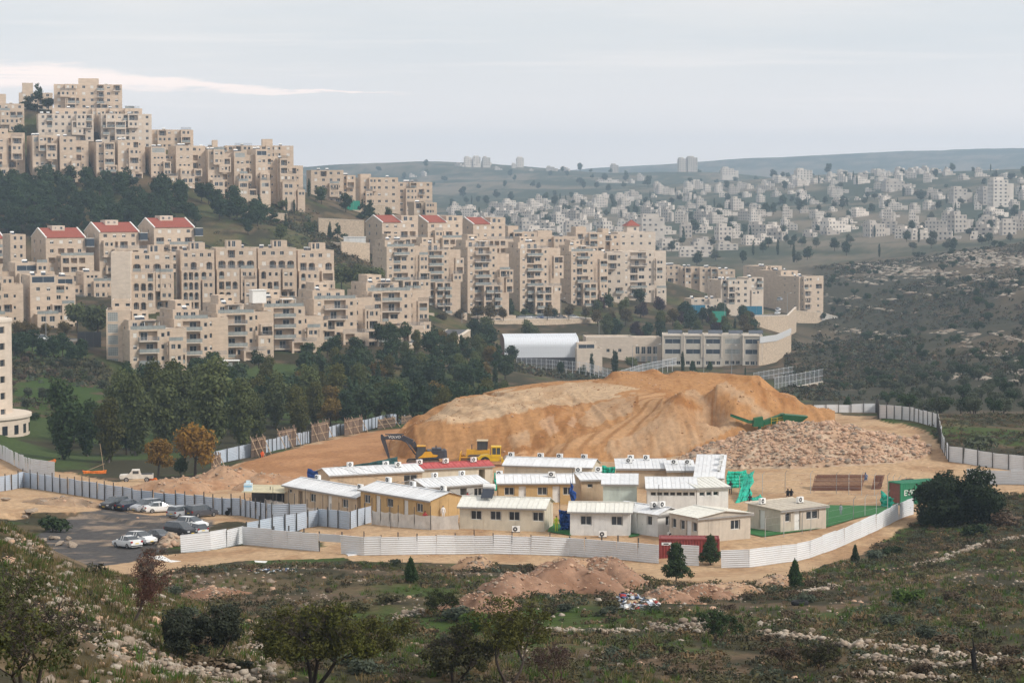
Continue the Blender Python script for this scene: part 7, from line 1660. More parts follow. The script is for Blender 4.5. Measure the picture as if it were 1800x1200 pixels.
def tree_kind(key, seed):
    rs = np.random.RandomState(seed); U = rs.uniform
    if key == 'pine':      # unit: 8 m
        bl = [((U(-1.2, 1.2), U(-1.2, 1.2), U(2.6, 6.4)), (U(1.3, 2.1), U(1.3, 2.1), U(1.0, 1.6))) for _ in range(10)] + [((0, 0, 6.9), (1.2, 1.2, .9)), ((U(-1.6, 1.6), U(-1.6, 1.6), 3.2), (1.4, 1.4, .8))]; n, s, m, hh = 1500, .34, L_PINE, 8
    elif key == 'wildpine':
        bl = [((U(-.5, .5) * (8 - z), U(-.5, .5) * (8 - z), z), ((8.6 - z) * .30, (8.6 - z) * .30, .9)) for z in np.linspace(1.2, 7.6, 10)]; n, s, m, hh = 1800, .32, L_PINE, 8
    elif key == 'broad':   # unit: 12 m tall ovoid
        bl = [((U(-1.1, 1.1) * math.sin(math.pi * (z - 1.5) / 11), U(-1.1, 1.1) * math.sin(math.pi * (z - 1.5) / 11), z), (1.0 + 1.5 * math.sin(math.pi * (z - 1) / 11.6), 1.0 + 1.5 * math.sin(math.pi * (z - 1) / 11.6), 1.5)) for z in np.linspace(1.5, 10.8, 13)]; n, s, m, hh = 4200, .30, L_GREEN, 12
    elif key == 'yellow':
        bl = [((U(-1.5, 1.5), U(-1.5, 1.5), U(2.2, 5.0)), (U(1.1, 1.7), U(1.1, 1.7), U(.9, 1.3))) for _ in range(9)] + [((0, 0, 5.3), (1.3, 1.3, 1.2))]; n, s, m, hh = 2200, .24, L_YEL, 6.5
    elif key == 'round':
        bl = [((U(-1.1, 1.1), U(-1.1, 1.1), U(1.8, 4.2)), (U(1.0, 1.6), U(1.0, 1.6), U(.9, 1.3))) for _ in range(8)]; n, s, m, hh = 1300, .26, L_GREEN, 5
    elif key == 'olive':
        bl = [((U(-1.2, 1.2), U(-1.2, 1.2), U(1.2, 2.8)), (U(.7, 1.2), U(.7, 1.2), U(.6, .9))) for _ in range(9)]; n, s, m, hh = 1500, .17, L_OLIVE, 3.6
    elif key == 'cypress':
        bl = [((U(-.1, .1), U(-.1, .1), z), (.25 + .62 * math.sin(math.pi * min(1, (z + .6) / 9)), .25 + .62 * math.sin(math.pi * min(1, (z + .6) / 9)), 1.0)) for z in np.linspace(.8, 7.6, 9)]; n, s, m, hh = 900, .24, L_CYP, 8.6
    elif key == 'ypine':   # young pine, 3.3 m
        bl = []
        for z in np.linspace(.45, 2.7, 8):
            for k in range(9): a = k * .7 + U(-.3, .3); w = (3.25 - z) * U(.12, .46); bl.append(((w * math.cos(a), w * math.sin(a), z + .12), (.22 + .05 * (3 - z), .22 + .05 * (3 - z), .26)))
        bl.append(((0, 0, 3.0), (.12, .12, .35))); n, s, m, hh = 6500, .085, L_YPINE, 3.3
    elif key == 'bush':
        bl = [((U(-.5, .5), U(-.5, .5), U(.3, .75)), (U(.35, .6), U(.35, .6), U(.3, .5))) for _ in range(6)]; n, s, m, hh = 600, .11, L_OLIVE, 1.2
    V, F_ = leaf_cloud(rs, bl, n, s); crown = mesh_np('crown', V, F_, m)
    tg = [b[0] for b in bl[::2]]; r = {'pine': .16, 'wildpine': .15, 'broad': .22, 'yellow': .16, 'round': .12, 'olive': .14, 'cypress': .08, 'ypine': .05, 'bush': .03}[key]
    b = limbs(rs, hh, r, tg, {'olive': .22, 'bush': .1, 'broad': .25, 'ypine': .5, 'cypress': .4, 'yellow': .3}.get(key, .4)); trunk = b.mesh('trunk', BARK if key != 'broad' else BARKG)
    return trunk, crown, hh
TK = {k: [tree_kind(k, 700 + 10 * i + j) for j in range(n)] for i, (k, n) in enumerate((('pine', 4), ('wildpine', 3), ('broad', 4), ('yellow', 3), ('round', 3), ('olive', 4), ('cypress', 2), ('ypine', 2), ('bush', 4)))}
_tint = {}
def tinted(me, m):
    k = (me.name, m.name)
    if k not in _tint: c = me.copy(); c.materials.clear(); c.materials.append(m); _tint[k] = c
    return _tint[k]
TR = random.Random(31)
def tree(key, loc, h, label, group=None, name='tree', leaf=None, wide=1.0, v=None, cat='tree'):
    tk, cr, hh = TK[key][TR.randrange(len(TK[key])) if v is None else v]; s = h / hh; e = empty(name, loc, TR.uniform(0, 6.28), label, cat, group); e.scale = (s * wide, s * wide, s)
    put('trunk', tk, e); put('crown', tinted(cr, leaf) if leaf else cr, e); return e
def gtree(key, px, py, h, label, d0=60, d1=2600, **k): return tree(key, gp(px, py, d0, d1), h, label, **k)
def dtree(key, px, D, h, label, **k): p = col_at(px, D); return tree(key, p, h, label, **k)
# ---- big trees of the park at the left
for px, D, h, lb, key, lf in [(108, 405, 13.6, 'tall dark broadleaf tree, leftmost in the park', 'broad', L_CAROB), (187, 402, 11.0, 'yellow-green tree right of the leftmost dark one', 'broad', leafm('olive_green_leaves', (.085, .085, .022))), (150, 425, 10, 'dark broadleaf tree behind the yellow-green one', 'broad', L_CAROB), (236, 425, 14.5, 'tall silvery-green tree behind the pickup', 'broad', None), (287, 440, 15.0, 'tall silvery-green tree behind the first yellowing tree', 'broad', None), (325, 465, 14.5, 'green tree between the tall silvery ones', 'broad', None), (372, 440, 17.0, 'tallest silvery-green tree of the park, behind the second yellowing tree', 'broad', None), (425, 430, 12.5, 'silvery-green tree right of the tallest', 'broad', None), (300, 500, 13, 'rounded yellow-green tree at the foot of the front row', 'broad', leafm('lime_leaves', (.085, .095, .02))), (262, 505, 12.5, 'rounded green tree left of the yellow-green one at the front row', 'broad', leafm('lime_leaves', (.085, .095, .02))), (450, 460, 9.5, 'slim silvery tree behind the first pole screen', 'broad', None), (483, 500, 11.5, 'pointed silvery tree in the middle of the wood', 'broad', None), (541, 520, 12.0, 'second pointed silvery tree in the middle of the wood', 'broad', None), (590, 540, 11.5, 'golden-green tree beside the pointed silvery ones', 'broad', leafm('olive_green_leaves', (.085, .085, .022))), (628, 545, 11.5, 'silvery tree right of the golden-green one', 'broad', None), (208, 470, 12.5, 'green tree far behind the pickup', 'broad', None), (345, 500, 12.5, 'green tree in front of the second front-row block', 'broad', None), (395, 490, 13, 'green tree in front of the third front-row block', 'broad', L_CAROB)]:
    dtree(key, px, D, h, lb, group='park trees', leaf=lf, wide=.92, name='broadleaf_tree')
gtree('yellow', 278, 836, 6.0, 'smaller yellowing tree behind the spoil heap', 330, 420, name='yellowing_tree'); gtree('yellow', 343, 836, 8.2, 'larger yellowing tree beside the broken screen', 330, 430, name='yellowing_tree'); gtree('round', 318, 838, 4.0, 'dark narrow bush between the two yellowing trees', 330, 420, leaf=L_CAROB, name='dark_bush', cat='bush', wide=.6)
# ---- the wood between the mound and the front row
rw = random.Random(8); cnt = 0
def wood(n, pxr, Dr, keys, hr, label, group, minsep=4.0, ok=None, name='tree', taken=None):
    taken = [] if taken is None else taken; t = 0; made = 0
    while made < n and t < n * 30:
        t += 1; px = rw.uniform(*pxr); D = rw.uniform(*Dr); x = (px - 900) / F * D
        if any((x - a)**2 + (D - b)**2 < minsep**2 for a, b in taken): continue
        z = H(x, D); q = proj(x, D, z)
        if ok and not ok(q[0], q[1], D): continue
        taken.append((x, D)); key, lf, nm = keys[rw.randrange(len(keys))]; made += 1
        tree(key, Vector((x, D, z)), rw.uniform(*hr) * {'cypress': 1.0, 'yellow': .8, 'olive': .6, 'round': .75, 'bush': .35}.get(key, 1), label % nm, group, name=nm.replace(' ', '_').replace('-', '_'), leaf=lf)
tk_ = []
lim = lambda px: 590 + (px - 300) * .25 if px < 740 else 700 + (px - 740) * .7
wood(135, (410, 890), (478, 770), [('pine', None, 'dark pine'), ('pine', None, 'dark pine'), ('wildpine', None, 'dark pine'), ('pine', leafm('mid_pine', (.05, .075, .035)), 'green pine'), ('round', None, 'green bushy tree'), ('broad', leafm('olive_green_leaves', (.085, .085, .022)), 'olive-green tree'), ('yellow', leafm('amber_leaves', (.15, .10, .025)), 'amber-leaved tree'), ('cypress', None, 'slim cypress'), ('broad', None, 'green tree')], (6.5, 9.5), '%s in the wood between the dirt mound and the front row', 'wood below the front row', 4.6, lambda px, py, D: D < lim(px) - 4, taken=tk_)
wood(26, (40, 420), (430, 590), [('pine', None, 'dark pine'), ('round', None, 'green bushy tree'), ('broad', L_CAROB, 'dark green tree')], (6, 9), '%s behind the tall park trees', 'park trees behind', 5, lambda px, py, D: not (px < 190 and D > 460), taken=tk_)
for i, px in enumerate((22, 38, 55, 70, 92, 108, 122, 140)): dtree('pine', px, 612 + (i % 3) * 5, 6.2, 'dark pine in the row under the left street, %s from the left' % ORD[i], group='row of pines under the left street', name='pine_tree')
# ---- upper pine wood
wood(125, (-30, 470), (872, 958), [('pine', None, 'dark pine'), ('pine', None, 'dark pine'), ('wildpine', None, 'dark pine')], (6.5, 10.5), '%s in the wood below the upper row', 'upper pine wood', 3.6, lambda px, py, D: px < 300 or (rw.random() < .35 and D > 890))
wood(22, (430, 680), (860, 1050), [('pine', None, 'dark pine'), ('wildpine', None, 'dark pine'), ('round', None, 'green bushy tree'), ('cypress', None, 'slim cypress')], (5, 9), '%s in the terraced garden slope', 'terraced garden trees', 7, lambda px, py, D: py > 335 and py < 440)
for px, py, D, key, h, lb in [(66, 210, 1040, 'wildpine', 12, 'dark conifer on the hilltop beside the tallest block'), (85, 205, 1042, 'round', 6, 'dark bushy tree between hilltop blocks'), (34, 240, 985, 'pine', 10, 'dark pine between the left hilltop blocks'), (503, 345, 985, 'cypress', 6, 'left cypress before the end of the upper row'), (517, 345, 987, 'cypress', 5.5, 'right cypress before the end of the upper row'), (543, 340, 1040, 'cypress', 8, 'cypress beside the lone plain block'), (55, 310, 945, 'pine', 7, 'dark pine between the first upper-row blocks'), (637, 375, 1020, 'wildpine', 8, 'conifer below the hill-end blocks'), (655, 360, 1060, 'round', 4, 'clipped dark tree below the hill-end blocks, left'), (668, 360, 1062, 'round', 4, 'clipped dark tree below the hill-end blocks, middle'), (683, 362, 1064, 'round', 4.5, 'clipped dark tree below the hill-end blocks, right'), (710, 385, 1010, 'round', 7, 'green tree left of the low block with the roof arch')]:
    p = at(px, py, D); p.z = H(p.x, p.y); tree(key, p, h, lb, name='hillside_tree')
# ---- street trees along the middle row and the front row
wood(48, (690, 1060), (895, 955), [('round', None, 'green street tree'), ('round', L_CAROB, 'dark street tree'), ('yellow', leafm('rust_green_leaves', (.10, .075, .03)), 'browning street tree')], (4.5, 7), '%s on the street below the middle row', 'middle street trees', 4, lambda px, py, D: D > 908 + (px - 811) * .2 - 3)
def strees(lst, key, h, label, grp, leaf=None, name='street_tree'):
    for i, (px, py, D) in enumerate(lst): p = at(px, py, D); tree(key, p, h * TR.uniform(.8, 1.2), label % ORD[i % 11], grp, name=name, leaf=leaf)
strees([(700, 560, 872), (735, 565, 868), (775, 572, 862), (805, 568, 880), (840, 564, 893), (862, 563, 897), (885, 562, 900), (962, 561, 920), (1000, 561, 928), (1030, 560, 934)], 'round', 5.2, 'small street tree on the retaining wall, %s from the left', 'wall-top street trees', leafm('rust_green_leaves', (.10, .075, .03)))
strees([(30, 600, 648), (45, 598, 650), (60, 597, 652), (78, 596, 652), (112, 596, 655)], 'yellow', 5, 'browning street tree on the left street, %s from the left', 'left street trees', leafm('rust_green_leaves', (.10, .075, .03)))
strees([(136, 585, 690), (160, 590, 680), (172, 592, 678)], 'round', 8, 'green tree by the stair tower, %s from the left', 'trees by the stair tower')
strees([(640, 500, 800), (660, 505, 795), (620, 505, 790), (600, 505, 790)], 'round', 7, 'green tree in the garden beside the middle row, %s from the left', 'garden trees')
strees([(345, 665, 605), (372, 655, 615), (455, 645, 630), (540, 630, 655), (575, 625, 665), (670, 605, 690), (690, 600, 695), (712, 598, 700), (585, 628, 660)], 'round', 5, 'dark tree at the foot of the front row, %s from the left', 'trees at the front row foot', L_CAROB)
# ---- around the school
wood(52, (1050, 1340), (885, 1010), [('round', None, 'green tree'), ('pine', None, 'dark pine'), ('yellow', leafm('rust_green_leaves', (.10, .075, .03)), 'browning tree'), ('round', L_PURP, 'purple-leaved tree'), ('broad', leafm('lime_leaves', (.085, .095, .02)), 'yellow-green tree')], (5.5, 9), '%s on the slope above the school', 'trees above the school', 5, lambda px, py, D: py > 505 and py < 605)
for px, py, D, key, h, lb in [(1040, 655, 780, 'cypress', 8, 'cypress at the right end of the sports hall'), (1083, 652, 790, 'cypress', 8.5, 'taller cypress of the pair before the school wing'), (1079, 645, 800, 'cypress', 8, 'farther cypress of the pair before the school wing'), (1200, 648, 820, 'cypress', 7.5, 'cypress before the school bays'), (1310, 664, 800, 'cypress', 3, 'small cypress at the right corner of the school'), (1217, 645, 825, 'ypine', 4.0, 'light green young tree before the school'), (1248, 645, 825, 'ypine', 3.5, 'second light green young tree before the school'), (860, 650, 780, 'pine', 11, 'big dark pine left of the sports hall'), (845, 655, 760, 'pine', 9, 'dark pine below the big one left of the sports hall'), (900, 652, 770, 'pine', 6.5, 'dark pine in front of the sports hall'), (985, 652, 765, 'pine', 4.5, 'dark bushy tree before the sports hall wall'), (1022, 648, 775, 'round', 4, 'dark bush before the annexe'), (1068, 580, 870, 'broad', 9, 'yellow-green tree behind the sports hall'), (930, 590, 870, 'round', 6.5, 'green tree before the retaining wall'), (940, 592, 865, 'round', 5.5, 'second green tree before the retaining wall'), (855, 595, 865, 'round', 6, 'green tree at the left end of the retaining wall'), (1190, 590, 900, 'broad', 8.5, 'big round yellow-green tree behind the school roof'), (1228, 588, 905, 'broad', 8, 'second round yellow-green tree behind the school roof'), (1110, 640, 820, 'round', 5, 'dark tree before the school wing'), (1140, 645, 815, 'round', 4, 'dark bush left of the school bays'), (835, 620, 820, 'pine', 8, 'dark pine at the ramp end'), (1292, 572, 940, 'cypress', 6, 'cypress beside the playground wall')]:
    p = at(px, py, D); p.z = max(H(p.x, p.y), p.z - 3); tree(key, p, h, lb, name='school_tree')
# ---- right-hand slopes: olives and hillside bushes
wood(80, (1560, 1830), (430, 760), [('olive', None, 'olive tree'), ('olive', None, 'olive tree'), ('olive', L_CAROB, 'dark bush')], (4.5, 6.5), '%s in the grove beyond the right fence', 'olive grove', 5, lambda px, py, D: py < 745 and py > 600)
wood(26, (1440, 1580), (640, 960), [('olive', None, 'olive tree'), ('olive', L_CAROB, 'dark bush'), ('bush', None, 'grey bush')], (4, 6.5), '%s on the scrub slope right of the school', 'school slope bushes', 7, lambda px, py, D: py > 560)
wood(200, (1440, 1830), (760, 1480), [('bush', L_OLIVE, 'grey-green bush'), ('bush', L_CAROB, 'dark bush'), ('olive', L_CAROB, 'dark bush')], (4, 8), '%s on the rocky hillside at the right', 'rocky hillside bushes', 9, lambda px, py, D: py > 425)
wood(190, (790, 1830), (1450, 2900), [('round', L_PINE, 'dark tree'), ('cypress', L_PINE, 'dark cypress'), ('pine', None, 'dark pine')], (7, 12), '%s among the houses of the far town', 'far town trees', 14)
wood(70, (640, 1830), (3000, 4400), [('round', L_PINE, 'dark tree'), ('pine', None, 'dark pine')], (10, 16), '%s on the hazy far hills', 'far hill trees', 30)
wood(80, (860, 1830), (1480, 2600), [('round', L_OLIVE, 'grey-green tree'), ('round', L_PINE, 'dark tree')], (7, 11), '%s among the houses of the far town', 'far town trees', 12)
wood(22, (20, 180), (470, 615), [('bush', L_CAROB, 'dark bush'), ('bush', L_DRY, 'brown bush'), ('olive', L_OLIVE, 'grey bush')], (4, 6), '%s on the green bank under the left street', 'bushes on the green bank', 4)
for px, py, h in ((1490, 722, 4.0), (1475, 722, 2.2), (1383, 712, 3.5), (1395, 716, 2.5)): gtree('ypine', px, py, h, 'young green pine by the fence at the far side of the site', 380, 520, group='young pines by the far fence', name='young_pine')
# ---- single near trees
gtree('ypine', 1188, 1020, 3.6, 'young pine standing on the near side of the track', 205, 240, name='young_pine', v=0, leaf=leafm('dark_young_needles', (.048, .08, .028))); gtree('ypine', 1249, 993, 3.2, 'young pine between the red container and the white fence', 215, 250, name='young_pine', v=1, leaf=leafm('dark_young_needles', (.048, .08, .028))); gtree('ypine', 1503, 990, 1.9, 'small dark conical pine beside the track', 205, 250, name='young_pine', wide=.6, leaf=L_PINE); gtree('ypine', 1397, 1036, 2.6, 'pale green pine sapling below the track', 180, 225, name='young_pine', wide=.7); gtree('ypine', 722, 1025, 2.3, 'green sapling in the scrub below the long fence', 175, 225, name='young_pine', wide=.75)
def big_carob():
    rs = np.random.RandomState(90); p = gp(1688, 922, 225, 290); e = empty('carob_tree', p, 0, 'big dark round-crowned tree at the right end of the fence', 'tree'); U = rs.uniform
    bl = [((U(-3.4, 3.4), U(-2.6, 2.6), U(1.6, 4.4)), (U(1.1, 1.8), U(1.1, 1.8), U(1.0, 1.5))) for _ in range(20)] + [((-1.6, 0, 4.6), (1.6, 1.5, 1.3)), ((1.9, 0, 5.0), (1.7, 1.5, 1.3)), ((-3.6, 0, 2.0), (1.3, 1.4, 1.4)), ((3.6, 0, 2.4), (1.3, 1.4, 1.5)), ((-2.6, -.5, 1.0), (1.6, 1.4, .9)), ((-3.6, -.5, .9), (1.2, 1.3, .8)), ((0, -1, 1.5), (2.2, 1.5, 1.2)), ((2.8, -.6, 1.3), (1.6, 1.4, 1.0))]
    V, F_ = leaf_cloud(rs, bl, 20000, .19); put('crown', mesh_np('crown', V, F_, leafm('carob_dark', (.026, .044, .016))), e); limbs(rs, 5, .3, [b[0] for b in bl[:9]], .2).build('trunk', BARK, e)
big_carob()
def branchy(name, label, px, py, d0, d1, h, w, seed, leaf, nleaf, lsz, ntw=220, bark=BARK, lean=0, stems=3, up=.55, tw=.011, lf2=None, low=.66):
    """gnarled near tree: forked stems, limbs, real twigs and small leaves round the twig ends"""
    rs = np.random.RandomState(seed); U = rs.uniform; p0 = gp(px, py, d0, d1); e = empty(name, p0, 0, label, 'tree'); b = MB(); ends = []
    def grow(p, d, r, L_, lv):
        k = 3
        for i in range(k):
            q = p + d * (L_ / k); b.tube(p, q, r, r * .84, n=6 if lv < 2 else 4, cap=False); p = q; r *= .84; d = (d + Vector((U(-.28, .28), U(-.28, .28), U(-.12, .22)))).normalized()
        if lv >= 3: ends.append(p); return
        for i in range(3 if lv else stems + 1):
            a = U(0, 6.28); s = U(.45, .95); nd = (d * .7 + Vector((math.cos(a) * s * w / h, math.sin(a) * s * w / h, U(.05, .5)))).normalized(); grow(p, nd, r * U(.55, .75), L_ * U(.6, .85), lv + 1)
        if lv: ends.append(p)
    for i in range(stems):
        a = i * 6.28 / stems + U(-.5, .5); grow(Vector((0, 0, -.2)), Vector((math.cos(a) * .55 + lean, math.sin(a) * .55, 1)).normalized(), .09 * h / 4, h * .34, 0)
    b.build('trunk', bark, e); t = MB(); E_ = np.array([tuple(x) for x in ends]); sc = h / max(.1, E_[:, 2].max() + .3)
    for i in range(ntw):
        c = Vector(E_[rs.randint(len(E_))]); q = c + Vector((U(-.5, .5), U(-.5, .5), U(-.25, .6))) * h * .11; t.tube(c, q, tw, tw * .4, n=3, cap=False); m = c.lerp(q, .5); t.tube(m, m + Vector((U(-.3, .3), U(-.3, .3), U(-.1, .4))) * h * .1, tw * .7, tw * .3, n=3, cap=False)
    t.build('twigs', bark, e)
    bl = [(tuple(E_[rs.randint(len(E_))] * np.array([1, 1, U(low, 1.03)]) + np.array([U(-.2, .2), U(-.2, .2), U(-.1, .2)])), (U(.3, .62) * h / 4, U(.3, .62) * h / 4, U(.2, .45) * h / 4)) for _ in range(90)]
    V, F_ = leaf_cloud(rs, bl, nleaf, lsz, .5, .15); put('crown', mesh_np('crown', V, F_, leaf), e)
    if lf2: V, F_ = leaf_cloud(rs, bl[::4], nleaf // 4, lsz, .5, .1); put('leaf_tufts', mesh_np('leaf_tufts', V, F_, lf2), e)['kind'] = 'stuff'
    return e
branchy('almond_tree', 'wide dark almond tree in the foreground centre-left with forked trunk', 552, 1210, 80, 150, 5.2, 9.5, 5, L_ALM, 20000, .085, 700, lean=.12, lf2=leafm('almond_bright', (.11, .12, .02), .35))
branchy('almond_tree', 'leaning dark almond tree with bare limbs in the foreground middle', 893, 1206, 85, 150, 4.6, 5.0, 6, L_ALM, 5200, .08, 420, lean=.18, stems=2)
branchy('almond_tree', 'thick twiggy tree left of the leaning almond', 800, 1204, 85, 150, 3.3, 5.6, 7, leafm('dark_olive_leaf', (.05, .05, .022)), 11000, .08, 700, lf2=L_ALM, bark=BARK)
branchy('olive_tree', 'dark grey-green olive tree at the foot of the stony spur', 368, 1170, 85, 160, 3.7, 5.4, 8, leafm('dark_sage_leaf', (.048, .058, .036)), 20000, .08, 300, lean=.05)
branchy('reddish_tree', 'thin upright tree with reddish autumn leaves on the spur', 232, 1094, 85, 121, 4.3, 1.5, 9, L_RUST, 5200, .05, 700, stems=1, tw=.01, bark=BARKG, low=.45)
branchy('twiggy_tree', 'tangled half-bare tree at the lower left corner', 50, 1230, 55, 80, 3.0, 4.4, 10, leafm('dull_green_leaf', (.055, .062, .02)), 2600, .06, 900, lf2=L_ALM, stems=3)
branchy('twiggy_tree', 'leafy tree cut by the lower left picture edge', -25, 1210, 60, 82, 3.6, 2.6, 11, leafm('dull_green_leaf', (.055, .062, .02)), 5000, .06, 500, stems=3)
branchy('bare_bush', 'reddish bare thicket right of the leaning almond', 975, 1204, 90, 150, 2.4, 2.2, 12, L_DRY, 900, .05, 900, stems=3, bark=mat('red_twig', (.085, .05, .042), .9, .2, 4))
branchy('round_tree', 'small rounded green tree in the scrub behind the wide almond', 772, 1082, 120, 200, 2.4, 2.6, 13, leafm('mid_green_leaf', (.06, .072, .02)), 5200, .065, 200)
branchy('dark_tree', 'dark bushy tree by the low stone ruin', 1262, 1128, 115, 180, 2.4, 2.6, 14, L_CAROB, 4200, .07, 300)
branchy('dark_bush', 'dark twiggy bush below the middle of the terrace wall', 1442, 1182, 100, 170, 2.0, 2.4, 15, leafm('dark_olive_leaf', (.05, .05, .022)), 3200, .06, 700)
branchy('dark_bush', 'twiggy brown bush left of the dark one by the terrace wall', 1380, 1172, 100, 170, 1.5, 2.0, 16, L_DRY, 1200, .06, 600)
def stump():
    p = gp(1712, 1183, 95, 160); e = empty('dead_tree', p, 0, 'charred dead trunk standing on the grass at the lower right', 'tree'); b = MB(); ch = mat('charred_wood', (.012, .011, .011), .9, .2, 5)
    b.tube((.1, 0, -.2), (0, 0, .5), .17, .13, n=7); b.tube((0, 0, .5), (-.06, 0, 1.0), .13, .12, n=7); b.tube((-.06, 0, 1.0), (.02, 0, 1.3), .12, .06, n=6); b.build('trunk', ch, e)
    for q in (((-.06, 0, .95), (-.45, 0, 1.3)), ((.0, 0, 1.2), (-.1, 0, 1.75)), ((-.3, 0, 1.15), (-.5, 0, 1.2)), ((0, 0, .9), (.22, 0, 1.1))): c = MB(); c.tube(*q, .05, .02, n=5); c.build('branch', ch, e)
stump()
for i, (px, py, h, lb, lf) in enumerate([(92, 935, 2.2, 'green bush growing over the boulders by the car park', L_CAROB), (1600, 1062, 1.3, 'bright green bush in the scrub at the right', leafm('bright_bush', (.07, .12, .02))), (1760, 925, 2.0, 'brown bush beside the big dark tree', L_DRY), (1715, 940, 1.6, 'dark bush under the big dark tree', L_CAROB), (1540, 985, 1.3, 'grey bush beside the small conical pine', L_SAGE), (1565, 975, 1.2, 'dark bush right of the small conical pine', L_CAROB), (840, 1108, 1.6, 'bright green sapling bush behind the heaps', leafm('bright_bush', (.07, .12, .02))), (812, 1090, 1.4, 'grey-green bush beside the leftmost heap', L_SAGE), (1715, 795, 3.2, 'dark olive bush beyond the right fence', L_OLIVE), (825, 920, 1.6, 'dry brush at the left end of the long cream cabin', L_DRY), (1030, 935, .9, 'dark weeds before the near white cabin', L_CAROB)]):
    gtree('bush', px, py, h, lb, 95, 420, leaf=lf, name='bush', cat='bush', wide=1.3)
# ================================================================ SCRUB, GRASS AND LOOSE STONES
def mask_free(x, y, z):
    px, py = proj(x, y, z); return ~(inpoly(px, py, TRACK) | (inpoly(px, py, YARD) & (y > 225)) | inpoly(px, py, LOT)), px, py
def scrub():
    rs = np.random.RandomState(77); U = rs.uniform; var = []
    for i in range(6):
        V, F_ = leaf_cloud(np.random.RandomState(800 + i), [((0, 0, .12), (.42, .42, .30)), ((.2, .1, .1), (.3, .3, .24)), ((-.2, -.12, .1), (.3, .3, .26))], 58, .095, .5, .55); V[:, 2] = np.abs(V[:, 2]); var.append((V, F_))
    tufts = []
    for i in range(5):
        r = np.random.RandomState(850 + i); n = 16; a = r.uniform(0, 6.28, n); rr = r.uniform(0, .22, n); h = r.uniform(.14, .34, n); w = .02; b = np.stack([rr * np.cos(a), rr * np.sin(a), 0 * a], 1); d = np.stack([np.cos(a) * .12, np.sin(a) * .12, h], 1); s = np.stack([-np.sin(a) * w, np.cos(a) * w, 0 * a], 1)
        V = np.stack([b - s, b + s, b + d + s * .2, b + d - s * .2], 1).reshape(-1, 3); tufts.append((V, np.arange(4 * n).reshape(n, 4)))
    def field(n, dlo, dhi, thr, seed, pxr=(-80, 1880), sc=.13):
        r = np.random.RandomState(seed); px = r.uniform(*pxr, n); D = np.sqrt(r.uniform(dlo**2, dhi**2, n)); x = (px - 900) / F * D; z = HH(x, D); free, qx, qy = mask_free(x, D, z); k = free & (fbm(x * sc + seed, D * sc, 4) + r.uniform(-.12, .12, n) > thr)
        return np.stack([x, D, z], 1)[k], r
    P, r = field(15000, 84, 232, -.03, 1); spur = (P[:, 0] / P[:, 1] < -.09) & (P[:, 1] < 142) & (r.rand(len(P)) < .8); P = P[~spur]; P2, _ = field(5200, 225, 330, -.05, 2, (1540, 1900)); P3, _ = field(2200, 330, 430, -.02, 7, (1640, 1900)); P4, _ = field(900, 236, 330, .0, 8, (-80, 130)); P = np.concatenate([P, P2, P3, P4]); n = len(P)
    o = scatter_mesh('scrub', var, P, np.clip(r.lognormal(-.35, .4, n), .3, 1.9), r.uniform(0, 6.28, n), 0, [leafm('scrub_brown', (.10, .072, .045), .1), leafm('scrub_olive', (.08, .074, .035), .15), L_SAGE, leafm('scrub_dry', (.16, .11, .058), .2), leafm('scrub_dark', (.045, .044, .024), .1)], mi=r.choice([0, 0, 1, 1, 1, 2, 3, 4, 4], n)); tag(o, 'low thorny scrub covering the near hillside', kind='stuff')
    P, r = field(15000, 70, 232, .03, 5, sc=.06); n = len(P)
    o = scatter_mesh('grass', tufts, P, r.uniform(.6, 1.5, n), r.uniform(0, 6.28, n), 0, [leafm('grass_green', (.065, .12, .018), .3), leafm('grass_dull', (.085, .09, .03), .3), leafm('grass_straw', (.22, .165, .08), .3)], mi=r.choice([0, 0, 1, 1, 2], n)); tag(o, 'short green winter grass between the scrub', kind='stuff')
    P, r = field(7000, 70, 150, -.06, 6, (-100, 430)); k = P[:, 2] > -26; P = P[k]; n = len(P)
    o = scatter_mesh('dry_grass', tufts, P, r.uniform(.6, 1.3, n), r.uniform(0, 6.28, n), 0, [leafm('grass_straw', (.22, .165, .08), .3), leafm('grass_green', (.065, .12, .018), .3), leafm('grass_dull', (.085, .09, .03), .3)], mi=r.choice([0, 0, 1, 2], n)); tag(o, 'dry straw-coloured grass on the near stony spur', kind='stuff')
    # loose stones: everywhere thin, thick on the spur
    P, r = field(9000, 84, 235, .02, 3, sc=.19); Q, _ = field(9000, 72, 150, -.14, 4, (0, 480)); Q = Q[Q[:, 2] > -29]; P = np.concatenate([P, Q]); n = len(P)
    o = scatter_mesh('loose_stones', _RV, P, np.clip(r.lognormal(-1.75, .55, n), .06, .9), r.uniform(0, 6.28, n), .5, [ROCKM, ROCKP, ROCKT], mi=r.choice([0, 0, 0, 1, 1, 2], n)); tag(o, 'loose limestone lying about the near slope', kind='stuff')
    # stony debris in the yard and along the track edges
    r = np.random.RandomState(9); px = r.uniform(60, 1660, 3600); D = r.uniform(232, 345, 3600); x = (px - 900) / F * D; z = HH(x, D); qx, qy = proj(x, D, z); k = inpoly(qx, qy, YARD) & (fbm(x * .12, D * .12, 3) > .02); P = np.stack([x, D, z], 1)[k]; n = len(P)
    o = scatter_mesh('gravel', _RV, P, np.clip(r.lognormal(-2.2, .5, n), .04, .4), r.uniform(0, 6.28, n), .5, [ROCKT, ROCKM]); tag(o, 'stones scattered over the bare yard', kind='stuff')
    # low scrub on the farther slopes
    big = [leaf_cloud(np.random.RandomState(870 + i), [((0, 0, .3), (1.0, .8, .5))], 16, .34, .6, .5) for i in range(4)]; Q = []
